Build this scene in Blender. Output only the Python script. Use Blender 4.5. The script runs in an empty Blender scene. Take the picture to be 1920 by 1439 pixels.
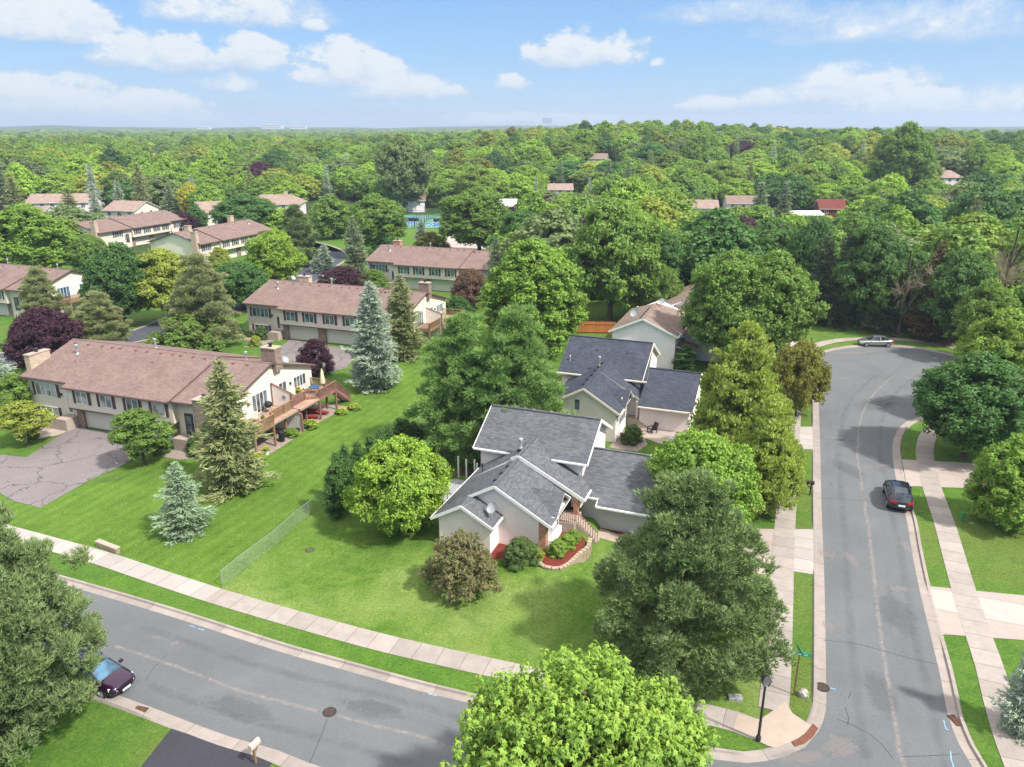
import bpy, math, random, numpy as np
from mathutils import Vector, Matrix
R = math.radians
random.seed(7); np.random.seed(7)
SC = bpy.context.scene; COL = SC.collection
# ---------------------------------------------------------------- camera
CAM_H = 30.0
cd = bpy.data.cameras.new('camera'); cam = bpy.data.objects.new('camera', cd); COL.objects.link(cam)
cd.sensor_width = 36; cd.lens = 1420/1920*36; cd.clip_start = .5; cd.clip_end = 20000
cam.location = (0, 0, CAM_H); cam.rotation_euler = (R(90-18.73), 0, 0)
SC.camera = cam
# ---------------------------------------------------------------- sun + world
SUN_EL, SUN_AZ = 50, 124          # azimuth clockwise from +Y
sd = bpy.data.lights.new('sun', 'SUN'); sun = bpy.data.objects.new('sun', sd); COL.objects.link(sun)
sd.energy = 2.85; sd.angle = R(3); sd.color = (1, .95, .87)
sv = Vector((math.sin(R(SUN_AZ))*math.cos(R(SUN_EL)), math.cos(R(SUN_AZ))*math.cos(R(SUN_EL)), math.sin(R(SUN_EL))))
sun.rotation_euler = sv.to_track_quat('Z', 'Y').to_euler(); sun.location = (60, 20, 80)
W = bpy.data.worlds.new('World'); SC.world = W; W.use_nodes = True
def ND(nt, t, **k):
    n = nt.nodes.new(t)
    for a, b in k.items():
        if a.startswith('i_'): n.inputs[int(a[2:])].default_value = b
        else: setattr(n, a, b)
    return n
def mth(nt, op, a, b=None, c=None, clamp=False):
    n = nt.nodes.new('ShaderNodeMath'); n.operation = op; n.use_clamp = clamp
    for i, v in enumerate((a, b, c)):
        if v is None: continue
        if isinstance(v, (int, float)): n.inputs[i].default_value = v
        else: nt.links.new(v, n.inputs[i])
    return n.outputs[0]
def mixc(nt, f, a, b, mode='MIX'):
    n = nt.nodes.new('ShaderNodeMix'); n.data_type = 'RGBA'; n.blend_type = mode
    for i, v in ((0, f), (6, a), (7, b)):
        if isinstance(v, (int, float)): n.inputs[i].default_value = v
        elif isinstance(v, tuple): n.inputs[i].default_value = (*v, 1) if len(v) == 3 else v
        else: nt.links.new(v, n.inputs[i])
    return n.outputs[2]
def ramp(nt, f, pts):
    n = nt.nodes.new('ShaderNodeValToRGB'); e = n.color_ramp.elements
    while len(e) < len(pts): e.new(.5)
    for i, (p, c) in enumerate(pts):
        e[i].position = p; e[i].color = (c, c, c, 1) if isinstance(c, (int, float)) else (*c, 1)
    if f is not None: nt.links.new(f, n.inputs[0])
    return n.outputs[0]
def noise(nt, vec, scale, detail=4, rough=.55, dist=0.):
    n = nt.nodes.new('ShaderNodeTexNoise'); n.inputs['Scale'].default_value = scale
    n.inputs['Detail'].default_value = detail; n.inputs['Roughness'].default_value = rough; n.inputs['Distortion'].default_value = dist
    if vec is not None: nt.links.new(vec, n.inputs['Vector'])
    return n
def build_world():
    nt = W.node_tree; nt.nodes.clear(); L = nt.links.new
    out = ND(nt, 'ShaderNodeOutputWorld'); bg = ND(nt, 'ShaderNodeBackground'); bg.inputs[1].default_value = .15
    sky = ND(nt, 'ShaderNodeTexSky', sky_type='NISHITA', sun_disc=False, sun_elevation=R(SUN_EL), sun_rotation=R(SUN_AZ),
             air_density=1.0, dust_density=.6, ozone_density=2.0, altitude=300)
    tc = ND(nt, 'ShaderNodeTexCoord'); sep = ND(nt, 'ShaderNodeSeparateXYZ'); L(tc.outputs['Generated'], sep.inputs[0])
    X, Y, Z = sep.outputs
    az = mth(nt, 'ARCTAN2', X, Y)
    hyp = mth(nt, 'SQRT', mth(nt, 'ADD', mth(nt, 'MULTIPLY', X, X), mth(nt, 'MULTIPLY', Y, Y)))
    el = mth(nt, 'ARCTAN2', Z, hyp)
    cmb = ND(nt, 'ShaderNodeCombineXYZ'); L(az, cmb.inputs[0]); L(mth(nt, 'MULTIPLY', el, 1.5), cmb.inputs[1])
    n1 = noise(nt, cmb.outputs[0], 11, 10, .62); n2 = noise(nt, cmb.outputs[0], 42, 8, .62)
    wob = mth(nt, 'ADD', mth(nt, 'MULTIPLY', mth(nt, 'SUBTRACT', n1.outputs[0], .5), 2.6), mth(nt, 'MULTIPLY', mth(nt, 'SUBTRACT', n2.outputs[0], .5), 1.5))
    # cumulus: (azimuth, elevation, half width, height, strength) in radians
    cl = CLOUDS
    acc = None; shade = None
    for (a, e, w, h, s) in cl:
        da = mth(nt, 'DIVIDE', mth(nt, 'SUBTRACT', az, a), w)
        de0 = mth(nt, 'SUBTRACT', el, e)
        up = mth(nt, 'DIVIDE', mth(nt, 'MAXIMUM', de0, 0), h)          # rounded top
        dn = mth(nt, 'DIVIDE', mth(nt, 'MINIMUM', de0, 0), h*.38)      # flatter base
        de = mth(nt, 'ADD', up, dn)
        r2 = mth(nt, 'ADD', mth(nt, 'MULTIPLY', da, da), mth(nt, 'MULTIPLY', de, de))
        v = mth(nt, 'MULTIPLY', mth(nt, 'SUBTRACT', mth(nt, 'ADD', 1, mth(nt, 'MULTIPLY', wob, 1.0)), r2), s)
        v = mth(nt, 'MULTIPLY', v, 2.3, None, True)
        sh = mth(nt, 'MULTIPLY', v, mth(nt, 'ADD', mth(nt, 'MULTIPLY_ADD', de, .5, .30), mth(nt, 'MULTIPLY', mth(nt, 'SUBTRACT', n2.outputs[0], .35), 1.3), None, True))
        acc = v if acc is None else mth(nt, 'MAXIMUM', acc, v)
        shade = sh if shade is None else mth(nt, 'MAXIMUM', shade, sh)
    # thin streaky veil
    mp = ND(nt, 'ShaderNodeMapping'); mp.inputs['Scale'].default_value = (1.6, 5.0, 1); L(cmb.outputs[0], mp.inputs[0])
    n3 = noise(nt, mp.outputs[0], 2.6, 8, .6, .6)
    veil = ramp(nt, n3.outputs[0], [(.48, 0), (.78, .55)])
    gain = mixc(nt, 1, sky.outputs[0], (.62, .66, .74), 'MULTIPLY')
    grad = ramp(nt, mth(nt, 'MULTIPLY', el, 3.2, None, True), [(0, (1.40, 2.05, 2.9)), (.22, (.92, 1.72, 2.8)), (.55, (.60, 1.40, 2.72)), (1, (.48, 1.15, 2.5))])
    c0 = mixc(nt, .8, gain, grad)
    c1 = mixc(nt, veil, c0, (1.3, 1.9, 2.75))
    ccol = mixc(nt, mth(nt, 'MULTIPLY', shade, 1.5, None, True), (1.6, 2.1, 2.85), (2.85, 3.0, 3.1))
    c2 = mixc(nt, mth(nt, 'MULTIPLY', acc, .95), c1, ccol)
    # unseen bright cloud added overhead, above the frame, to raise the ambient fill
    hi = ramp(nt, el, [(.42, 0), (.62, 1)]); hn = ramp(nt, n1.outputs[0], [(.35, .55), (.6, 1)])
    c2 = mixc(nt, mth(nt, 'MULTIPLY', hi, hn), c2, (6.4, 6.1, 5.8))
    L(c2, bg.inputs[0]); L(bg.outputs[0], out.inputs[0])
def cpx(x, y, w, h, s):        # cloud placed by direction: azimuth / elevation in radians
    f, p = 1420., R(18.73)
    a, b = (x-960)/f, (719.5-y)/f
    dy, dz = math.cos(p)+b*math.sin(p), -math.sin(p)+b*math.cos(p)
    return (math.atan2(a, dy), math.atan2(dz, math.hypot(a, dy)), w/f, h/f, s)
CLOUDS = [cpx(*c) for c in [(100, 55, 105, 62, 1), (40, 60, 80, 25, .8), (440, 30, 160, 55, .5), (590, 52, 26, 16, .6), (255, 110, 90, 50, .6), (345, 115, 75, 55, 1),
    (465, 115, 75, 50, 1), (660, 145, 125, 58, 1), (750, 175, 110, 40, .6), (1095, 108, 112, 52, 1), (958, 160, 38, 24, .8), (1232, 120, 16, 14, .6),
    (90, 205, 130, 60, 1), (280, 220, 120, 46, 1), (60, 185, 60, 30, .6), (1330, 200, 70, 26, .75), (1430, 190, 60, 24, .6), (1600, 180, 130, 60, .6), (1730, 205, 160, 36, .7), (1560, 150, 60, 30, .5),
    (1700, 60, 260, 60, .32), (1380, 30, 160, 40, .3), (430, 165, 60, 24, .4), (850, 175, 40, 18, .5), (1000, 228, 170, 22, .8), (1880, 190, 90, 30, .5)]]
build_world()
SC.view_settings.view_transform = 'Standard'; SC.view_settings.look = 'None'; SC.view_settings.gamma = 1
SC.view_settings.exposure = 1.04
SC.render.engine = 'CYCLES'
cy = SC.cycles; cy.max_bounces = 6; cy.diffuse_bounces = 2; cy.glossy_bounces = 2; cy.transmission_bounces = 2; cy.transparent_max_bounces = 8; cy.volume_bounces = 0
cy.use_denoising = True; cy.denoising_prefilter = 'NONE'
try: cy.denoiser = 'OPENIMAGEDENOISE'
except Exception: pass
cy.caustics_reflective = False; cy.caustics_refractive = False
cy.use_adaptive_sampling = True; cy.adaptive_threshold = .01
T={'A_far_in':[(-60.55,55.61),(-47.6,51.35),(-36.91,47.47),(-26.6,43.44),(-20.85,41.07),(-14.08,38.15),(-9.64,36.44),(-5.18,34.76),(-2.95,34.01),(1.14,32.66),(5.26,31.35),(8.39,30.42),(10.28,29.88),(11.69,29.67),(13.63,30.05),(14.94,30.7),(16.02,31.75),(16.92,33.13),(17.85,35.41),(21.92,46.1),(25.87,56.82),(30.16,68.21),(35.51,82.6),(40.09,94.91),(42.58,100.29),(44.44,102.38),(48.09,104.28),(50.39,104.83),(55.15,104.83),(58.11,103.73),(60.78,100.29),(61.79,96.33),(60.91,91.54),(56.73,85.4),(50.78,80.47),(44.09,76.82),(42.12,75.41),(40.11,73.01),(38.19,69.93),(36.53,66.44),(34.23,60.83),(31.89,54.36),(30.07,49.95),(28.08,44.93),(26.15,39.72),(24.78,36.03),(23.47,32.73),(22.98,30.84),(22.82,29.38),(22.77,27.77),(23.42,26.03),(25.76,23.71)],'A_near_in':[(-44.75,43.08),(-35.2,39.62),(-26.6,36.21),(-19.86,33.48),(-16.94,32.24),(-14.79,31.35),(-11.9,30.39),(-10.16,29.61),(-6.69,28.38),(-1.47,26.45),(4.39,24.45),(11.7,22.32),(21.09,20.24)],'walkA':[((-59.84,61.04),(-59.92,59.47)),((-44.26,54.89),(-44.16,53.5)),((-30.68,49.42),(-30.36,47.96)),((-25.14,46.85),(-25.04,45.45)),((-20.15,44.55),(-20.41,43.32)),((-13.81,41.85),(-13.96,40.63)),((-8.67,39.83),(-9.02,38.64)),((-4.64,38.44),(-5.06,37.23)),((0.34,36.81),(-0.06,35.63)),((5.15,35.28),(4.58,34.09)),((9.0,34.05),(8.48,32.93)),((12.16,32.93),(11.63,31.86)),((13.25,32.54),(13.09,30.7))],'walkL':[((13.25,32.54),(15.09,33.85)),((14.61,35.85),(16.54,37.71)),((17.22,43.08),(18.57,43.08)),((19.35,49.05),(20.78,49.05)),((22.2,56.54),(23.58,56.54)),((25.87,66.19),(27.3,66.19)),((30.84,79.11),(32.09,79.11)),((34.44,88.37),(35.69,88.37)),((37.98,97.29),(39.27,97.29))],'corner':[(12.16,32.93),(13.25,32.54),(15.09,33.85),(15.12,33.01),(15.78,32.09),(15.09,31.35),(13.48,30.56),(13.09,30.7),(11.63,31.86)],'walkR':[((23.91,28.38),(25.84,28.38)),((24.87,30.84),(26.4,30.84)),((25.99,33.56),(27.36,33.56)),((27.19,36.53),(28.66,36.53)),((28.21,39.3),(29.66,39.3)),((30.32,44.68),(31.57,44.68)),((33.65,52.82),(34.74,52.82)),((34.98,56.73),(36.32,56.73)),((36.25,60.51),(37.85,60.51)),((39.15,67.06),(40.26,66.44)),((40.91,70.33),(42.2,69.93)),((42.75,72.87),(44.42,72.87)),((45.91,75.87),(47.46,75.56)),((50.8,79.45),(52.2,78.78)),((58.0,85.4),(59.0,84.45)),((62.41,91.54),(64.31,92.19)),((63.79,97.29),(65.83,98.77)),((63.06,102.38),(64.89,104.56)),((59.93,106.53),(61.38,108.57)),((56.74,107.98),(57.76,109.77)),((50.43,107.98),(51.33,110.08)),((46.58,106.24),(47.0,108.87)),((43.3,103.73),(42.65,105.68))],'drive1':[(20.56,52.74),(23.75,52.74),(21.34,46.37),(18.75,47.19)],'drive1b':[(15.59,52.99),(20.81,52.74),(18.4,46.37),(13.33,46.92)],'drive2':[(20.86,74.34),(31.73,74.19),(29.58,68.34),(19.37,68.34)],'driveR1':[(28.77,44.93),(40.26,42.78),(37.61,38.44),(26.79,39.72)],'driveR2':[(37.11,65.95),(45.04,64.86),(42.86,59.68),(34.78,60.3)],'driveC':[(39.8,114.17),(44.04,111.0),(44.0,104.56),(41.6,99.27),(39.81,94.91),(39.78,99.27),(35.61,101.06)],'driveDark':[(-17.93,31.9),(-13.1,30.15),(-11.89,29.61),(-13.05,27.46),(-18.78,26.88)],'parking':[(-49.71,62.9),(-58.7,72.87),(-49.45,67.06),(-46.49,66.44),(-46.39,72.15),(-45.66,74.34),(-44.34,73.45),(-35.8,71.16),(-36.2,65.22),(-37.8,61.58),(-39.17,56.26),(-42.19,57.49)],'parking2':[(-33.67,100.29),(-31.52,107.98),(-19.43,101.85),(-22.22,97.29),(-24.68,92.64),(-29.44,94.91)],'driveT2':[(-33.89,100.29),(-33.03,108.87),(-26.14,105.11),(-21.57,103.73),(-21.73,94.91),(-23.86,92.64),(-28.67,97.29)],'bed':[(2.74,48.61),(3.3,48.11),(3.8,47.96),(4.3,48.47),(4.57,49.42),(5.06,50.57),(5.4,52.16),(5.32,53.16),(4.3,54.28),(3.39,53.41),(2.75,50.57)],'fence':[(-19.92,44.93),(-19.01,47.54),(-17.92,50.33),(-17.01,53.58),(-15.64,57.2),(-14.25,61.04),(-12.39,65.95),(-10.79,70.74),(-9.15,75.56)],'lawnT':[(-39.17,56.26),(-37.8,61.58),(-36.2,65.22),(-32.88,68.08),(-27.63,63.81),(-24.45,66.19),(-22.32,71.44),(-19.05,79.11),(-21.26,92.64),(-19.15,100.29),(-10.97,92.64),(-8.2,84.45),(-9.15,75.56),(-12.39,65.95),(-15.64,57.2),(-17.92,50.33),(-19.92,44.93),(-20.19,44.68),(-25.17,46.92),(-30.72,49.5),(-44.32,54.98),(-49.56,62.68),(-42.07,57.3)],'lawnH':[(-20.02,44.61),(-17.92,50.33),(-15.64,57.2),(-12.39,65.95),(-6.73,67.44),(3.45,63.81),(10.68,56.54),(15.8,52.16),(20.85,52.99),(17.15,43.08),(14.75,36.3),(13.24,32.62),(9.0,34.09),(0.35,36.9),(-4.65,38.54),(-13.84,41.97)],'stripA':[(-29.18,47.4),(-20.36,43.2),(-13.93,40.52),(-9.0,38.54),(-5.05,37.14),(-0.06,35.54),(4.57,34.01),(8.46,32.85),(11.61,31.79),(13.01,30.63),(11.91,30.42),(10.48,30.63),(5.35,32.05),(1.16,33.4),(-3.07,34.98),(-7.28,36.26),(-12.16,38.2),(-19.14,41.07),(-26.83,44.49)],'park':[(-56.66,194.56),(-90.13,324.32),(-85.1,344.29),(-54.91,306.48),(12.67,306.48),(9.41,224.97),(-4.06,192.81),(-34.9,191.09)],'court':[(-51.48,286.69),(9.9,286.69),(8.16,234.66),(-43.35,239.82)],'streetB':[(-85.82,84.45),(-74.29,94.91),(-68.61,99.27),(-63.81,103.73),(-59.89,107.98),(-55.66,112.56),(-53.68,121.77),(-49.09,128.71),(-44.25,140.62),(-43.5,157.07),(-43.53,171.12),(-43.08,179.82),(-45.91,191.09),(-52.32,201.87),(-62.17,211.78),(-69.72,217.09),(-84.68,224.97),(-105.59,229.72)],'pathP':[(-18.49,230.93),(-13.77,219.29),(-8.03,208.71),(-6.01,190.24),(-15.02,194.56),(-18.25,208.71)],'mulchT1':[(-24.21,65.46),(-23.08,68.47),(-22.24,71.16),(-21.8,72.58),(-20.47,75.1),(-19.05,79.11),(-18.44,80.47),(-19.99,83.51),(-23.38,77.46),(-26.92,67.44),(-26.06,64.98)],'drops':[(23.24,50.96),(22.37,48.69),(31.35,72.15),(30.34,69.79),(28.08,42.78),(27.22,40.52),(36.59,64.98),(35.05,61.04),(15.53,31.79),(14.57,31.06),(13.71,30.53),(-17.47,32.09),(-15.53,31.42),(-13.93,30.77),(-12.38,30.18),(40.49,97.29),(43.3,103.73)],'seams':[[(47.95,90.95),(44.99,87.3),(41.5,82.65),(38.62,77.98),(36.46,73.76),(34.65,69.93),(33.07,66.42),(31.95,63.22),(30.49,59.43),(29.85,57.55)],[(30.49,59.47),(29.74,57.33),(28.84,54.99),(27.52,51.34),(26.27,48.08),(24.83,44.45),(23.35,40.66),(22.45,38.23),(21.84,36.52),(21.09,34.46),(20.39,32.44),(19.83,30.85),(19.41,29.38)],[(-24.18,38.58),(-20.9,37.26),(-17.84,35.85),(-15.25,34.75),(-12.85,33.93),(-10.55,33.2)],[(-9.39,32.91),(-7.58,32.19),(-5.14,31.5),(-3.94,31.04),(-2.17,30.1)],[(44.39,102.31),(46.94,101.59),(51.47,102.67),(53.95,102.31),(56.68,100.88),(58.83,97.47)]],'cracks':[[(19.21,39.14),(20.99,38.86),(22.43,38.14),(23.82,37.44),(25.04,36.93)],[(17.38,32.58),(18.1,32.1),(18.64,31.49),(18.94,30.85),(19.12,29.97)],[(18.14,33.42),(18.05,32.71),(17.77,32.16)],[(18.96,34.61),(18.63,34.08)],[(19.53,30.03),(20.51,30.06),(22.62,30.19)],[(26.25,58.03),(29.05,57.68),(31.34,56.99)],[(56.04,104.52),(54.57,101.59),(53.09,97.47),(50.96,94.89),(46.82,90.09)],[(56.44,99.84),(55.23,97.47)],[(31.32,71.42),(33.22,70.66),(35.04,70.48)],[(-20.7,37.87),(-20.97,36.67),(-20.91,35.53)],[(-9.88,32.57),(-9.94,31.09),(-10.06,29.6)]],'blue':[[(23.04,32.51),(22.95,32.23),(22.83,31.83)],[(22.83,31.83),(22.96,31.85)],[(22.25,30.4),(21.98,29.85),(21.86,29.38)],[(17.87,34.99),(18.24,34.84)],[(-20.47,40.59),(-20.03,40.42)],[(-19.81,40.3),(-19.35,40.13)],[(-4.67,34.48),(-4.15,34.31)]],'blots':[(32.44,71.16,1.5,0.5,0),(33.34,70.06,1.0,0.3,-10),(33.17,64.28,0.9,0.55,0),(34.87,64.51,1.3,0.4,0),(23.38,49.05,1.0,0.8,0),(24.85,48.32,0.5,1.5,0),(25.21,44.61,0.8,0.7,0),(26.49,44.61,1.2,0.5,0),(41.95,90.46,1.2,0.5,0),(47.82,101.85,3.0,0.7,5),(51.55,91.54,1.5,0.4,30),(20.08,40.52,0.5,0.8,0),(16.77,30.7,1.2,1.0,0),(-21.99,39.41,0.4,0.3,0),(-20.6,38.85,0.4,0.35,0),(14.47,30.01,2.0,0.6,0),(29.79,50.18,0.5,1.5,-15)],'stains':[(25.01,41.91,1.5,3,-10),(31.09,63.81,1.2,3,10),(-14.79,33.32,3,1,-20),(20.58,34.55,1,2.5,-10),(-7.54,33.32,2.5,0.9,-15),(41.27,80.82,4,2,20),(-42.1,64.98,2.5,1,0),(-36.37,61.58,2,1,10)],'mh':[(-9.87,33.09),(17.53,35.01),(-15.12,49.65)],'dr':[(-20.17,33.24),(23.65,32.48)],'tact':[[(15.96,32.23),(15.46,31.69),(14.84,31.23),(14.35,30.97)],[(16.11,31.89),(15.61,31.3),(15.0,30.85),(14.44,30.65)]]}
TREES=[
('pine', -26.2, 31.7, 13.7, 5.3, 'pinegrey', 'large shaggy grey-green pine at the near street, hanging over the maroon car', 'tree', ''),
('maple', 2.7, 23.7, 10.5, 5.4, 'mid', 'bright lime green maple filling the bottom centre in front of the street', 'tree', ''),
('pine', 10.1, 37.6, 12.1, 5.7, 'pinedark', 'wide dark pine on the corner lot beside the sidewalk of the straight street', 'tree', ''),
('decid', 14.5, 52.2, 8.3, 3.9, 'mid', 'fresh green feathery tree between the corner house garage and the dark pine', 'tree', ''),
('linden', 20.6, 63.8, 13.9, 4.3, 'linden', 'tallest yellow-green linden at the left kerb of the straight street', 'tree', ''),
('linden', 20.4, 55.4, 10.1, 2.9, 'linden', 'shorter linden in front of the tall one, reaching over the left sidewalk', 'tree', ''),
('decid', 31.0, 77.5, 8.5, 2.9, 'olive', 'small olive brown tree leaning over the cul-de-sac edge', 'tree', ''),
('decid', 27.7, 94.9, 15.2, 5.0, 'green', 'twin-crowned green ash over the tan roofed house, left crown', 'tree', ''),
('decid', 33.4, 94.9, 15.1, 5.5, 'green', 'right crown of the two big green trees over the tan roofed house', 'tree', ''),
('decid', -8.6, 52.2, 7.8, 3.6, 'bright', 'round bright green maple beside the chain link fence and corner house', 'tree', ''),
('wpine', -4.6, 67.4, 13.9, 5.0, 'wpine', 'tall soft-needled pine left of the corner house, nearest the townhouse lawn', 'tree', ''),
('wpine', 0.1, 65.9, 14.9, 5.0, 'wpine', 'tall soft-needled pine directly behind the corner house roof', 'tree', ''),
('decid', 3.1, 102.4, 15.5, 7.5, 'lime', 'dense egg-shaped yellow-green tree behind the two soft-needled pines', 'tree', ''),
('decid', 15.9, 120.3, 19.2, 7.0, 'green', 'big round green maple with visible trunk left of the tan roofed house', 'tree', ''),
('spruce', -16.5, 86.4, 13.0, 3.7, 'blue', 'tall silvery blue spruce on the lawn between the two nearest townhouses', 'tree', ''),
('spruce', -14.9, 99.3, 11.4, 3.6, 'olivespruce', 'tall olive spruce just behind the silvery blue spruce', 'tree', ''),
('spruce', -24.2, 59.7, 11.6, 3.6, 'olivespruce', 'olive green spruce in front of the nearest townhouse gable', 'tree', ''),
('spruce', -25.5, 52.2, 5.9, 2.4, 'bluesmall', 'small blue-green spruce alone on the townhouse lawn', 'tree', ''),
('decid', -34.4, 64.7, 5.6, 2.9, 'green', 'small multi-stem green tree at the cracked driveway of the nearest townhouse', 'tree', ''),
('decid', -48.0, 69.4, 4.7, 2.6, 'yellow', 'little yellow-green tree on the lawn at the left end of the nearest townhouse', 'tree', ''),
('decid', -58.9, 92.2, 8.5, 4.2, 'purple', 'round dark purple maple behind the left chimney of the nearest townhouse', 'tree', ''),
('shrub', -25.2, 92.6, 4.5, 2.4, 'purple', 'upright dark purple plum shrub behind the nearest townhouse roof end', 'shrub', ''),
('spruce', -57.6, 80.0, 6.9, 3.2, 'blue', 'blue spruce cut by the left picture edge', 'tree', ''),
('decid', -53.2, 75.9, 5.4, 2.3, 'green', 'dark green tree at the left end wall of the nearest townhouse', 'tree', ''),
('shrub', -3.3, 44.5, 4.5, 2.3, 'crab', 'wide brownish purple crabapple bush in front of the corner house', 'shrub', ''),
('shrub', 0.6, 47.3, 2.7, 1.3, 'shrubgreen', 'rounded dark green shrub between crabapple bush and brick corner', 'shrub', ''),
('decid', -61.3, 116.8, 13.0, 4.8, 'deep', 'deep green maple with visible trunk beside the side street', 'tree', ''),
('decid', -55.3, 119.3, 11.8, 4.8, 'yellow', 'yellow-green tree above the side street, second from the deep green maple', 'tree', ''),
('wpine', -43.2, 103.7, 13.6, 5.1, 'olivespruce', 'tall greyish olive pine between the side street and second townhouse', 'tree', ''),
('shrub', -45.1, 101.3, 5.8, 5.0, 'green', 'spreading green shrub mass behind the ridge of the nearest townhouse', 'shrub', ''),
('wpine', -58.8, 105.1, 8.0, 4.0, 'olivespruce', 'low olive pine between purple maple and side street', 'tree', ''),
('wpine', -72.1, 113.5, 10.1, 3.5, 'olivespruce', 'open olive pine in front of the far left townhouse gable', 'tree', ''),
('decid', -101.1, 158.3, 14.8, 9.4, 'lime', 'big lime green tree at the left edge behind the far left townhouse', 'tree', ''),
('decid', -90.1, 161.3, 8.5, 4.4, 'green', 'mid green tree behind the far left chimney', 'tree', ''),
('decid', -46.7, 128.7, 8.3, 5.1, 'deep', 'dark green round tree behind the second townhouse left end', 'tree', ''),
('decid', -44.8, 143.0, 11.7, 4.9, 'bright', 'bright green round tree behind the second townhouse', 'tree', ''),
('wpine', -48.0, 171.1, 13.8, 5.1, 'greyg', 'grey-green birch beside the bend of the side street', 'tree', ''),
('decid', -73.9, 213.9, 12.5, 8.9, 'deep', 'dark green broad tree behind the ridge of the middle left townhouse', 'tree', ''),
('spruce', -40.4, 163.2, 6.4, 2.5, 'blue', 'small pale blue spruce at the side street kerb', 'tree', ''),
('spruce', -32.8, 158.3, 12.4, 3.7, 'greyspruce', 'tall grey-green spruce left of the third townhouse', 'tree', ''),
('spruce', -42.4, 163.2, 3.9, 1.7, 'blue', 'tiny blue spruce touching the small pale blue one', 'tree', ''),
('decid', -32.9, 186.1, 14.7, 7.0, 'green', 'broad green tree left of the tennis courts', 'tree', ''),
('decid', -50.5, 216.0, 11.8, 5.6, 'green', 'loose green tree on the park lawn by the street bend', 'tree', ''),
('decid', -8.0, 186.1, 16.3, 8.7, 'green', 'large spreading green tree right of the tennis courts', 'tree', ''),
('spruce', -23.0, 194.6, 7.8, 2.7, 'blue', 'dark blue spruce in front of the tennis court fence', 'tree', ''),
('shrub', -20.2, 190.2, 5.2, 4.7, 'olive', 'round olive shrub in front of the tennis courts', 'shrub', ''),
('decid', -30.0, 182.1, 5.7, 3.8, 'deep', 'dark green shrubby tree left of the third townhouse chimney', 'tree', ''),
('shrub', -32.0, 143.0, 4.9, 5.3, 'purple', 'low spreading purple hedge behind the second townhouse ridge', 'shrub', ''),
('shrub', -26.7, 144.5, 4.1, 3.1, 'green', 'green shrub beside the low purple hedge', 'shrub', ''),
('decid', -7.2, 128.7, 6.9, 3.0, 'brownred', 'reddish brown small tree at the right end of the third townhouse', 'tree', ''),
('shrub', -9.1, 121.0, 4.0, 2.6, 'deep', 'dark green shrub at the gable of the second townhouse', 'shrub', ''),
('spruce', -2.9, 137.3, 11.2, 2.4, 'greyspruce', 'narrow grey spruce at the right end of the third townhouse roof', 'tree', ''),
('decid', 2.2, 158.3, 13.8, 6.1, 'deep', 'dark green tree behind the egg-shaped yellow-green tree', 'tree', ''),
('decid', 10.3, 147.1, 14.4, 5.2, 'deep', 'dark green tree left of the big round maple with trunk', 'tree', ''),
('decid', 23.4, 124.8, 15.1, 4.9, 'deep', 'dark green tree right of the big round maple with trunk', 'tree', ''),
('decid', 32.0, 137.3, 11.7, 4.4, 'green', 'green tree behind the white chimney of the tan roofed house', 'tree', ''),
('decid', 23.5, 117.5, 9.4, 3.4, 'green', 'lower green tree behind the tan roofs', 'tree', ''),
('decid', 43.1, 66.2, 10.5, 5.0, 'deep', 'big deep green maple overhanging the right side of the cul-de-sac', 'tree', ''),
('decid', 51.4, 75.9, 12.2, 4.2, 'limedk', 'yellow-green tree behind the deep green maple at the right edge', 'tree', ''),
('decid', 62.4, 97.3, 11.2, 3.5, 'green', 'green tree at the upper right end of the cul-de-sac', 'tree', ''),
('decid', 39.0, 53.4, 7.5, 3.1, 'lime', 'bright green tree over the lawn at the right edge', 'tree', ''),
('spruce', 26.5, 31.8, 6.6, 1.4, 'blue', 'dark blue spruce cut by the right picture edge', 'tree', ''),
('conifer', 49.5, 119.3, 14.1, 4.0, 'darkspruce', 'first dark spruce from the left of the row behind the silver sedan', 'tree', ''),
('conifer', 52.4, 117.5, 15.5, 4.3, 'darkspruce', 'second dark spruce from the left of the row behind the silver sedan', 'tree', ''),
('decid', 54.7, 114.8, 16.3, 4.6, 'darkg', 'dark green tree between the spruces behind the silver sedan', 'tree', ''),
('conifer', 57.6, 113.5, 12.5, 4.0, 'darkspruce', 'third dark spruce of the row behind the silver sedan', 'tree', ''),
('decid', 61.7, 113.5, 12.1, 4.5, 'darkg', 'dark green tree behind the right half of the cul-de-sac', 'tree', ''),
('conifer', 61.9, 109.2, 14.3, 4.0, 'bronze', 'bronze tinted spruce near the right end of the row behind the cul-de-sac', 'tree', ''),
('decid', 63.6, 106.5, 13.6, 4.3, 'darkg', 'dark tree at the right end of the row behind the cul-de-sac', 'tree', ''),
('decid', 49.3, 124.8, 15.9, 4.0, 'deep', 'dark green crown directly right of the twin green trees', 'tree', ''),
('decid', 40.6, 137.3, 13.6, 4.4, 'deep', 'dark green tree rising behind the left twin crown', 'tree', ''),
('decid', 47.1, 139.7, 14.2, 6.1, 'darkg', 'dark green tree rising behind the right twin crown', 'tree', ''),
('spruce', -155.2, 237.2, 19.8, 5.7, 'greyspruce', 'grey spruce cut by the left edge beyond the far townhouses', 'tree', ''),
('spruce', -144.2, 225.0, 16.7, 4.6, 'olivespruce', 'olive spruce beside the grey spruce at the far left edge', 'tree', ''),
('spruce', -139.4, 243.8, 11.5, 5.0, 'olivespruce', 'olive spruce in front of the far left red-tan roof', 'tree', ''),
('spruce', -136.6, 253.7, 12.8, 3.0, 'blue', 'left one of the two pale spruces behind the middle left townhouse', 'tree', ''),
('spruce', -134.6, 266.0, 12.3, 3.5, 'blue', 'right one of the two pale spruces behind the middle left townhouse', 'tree', ''),
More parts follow.
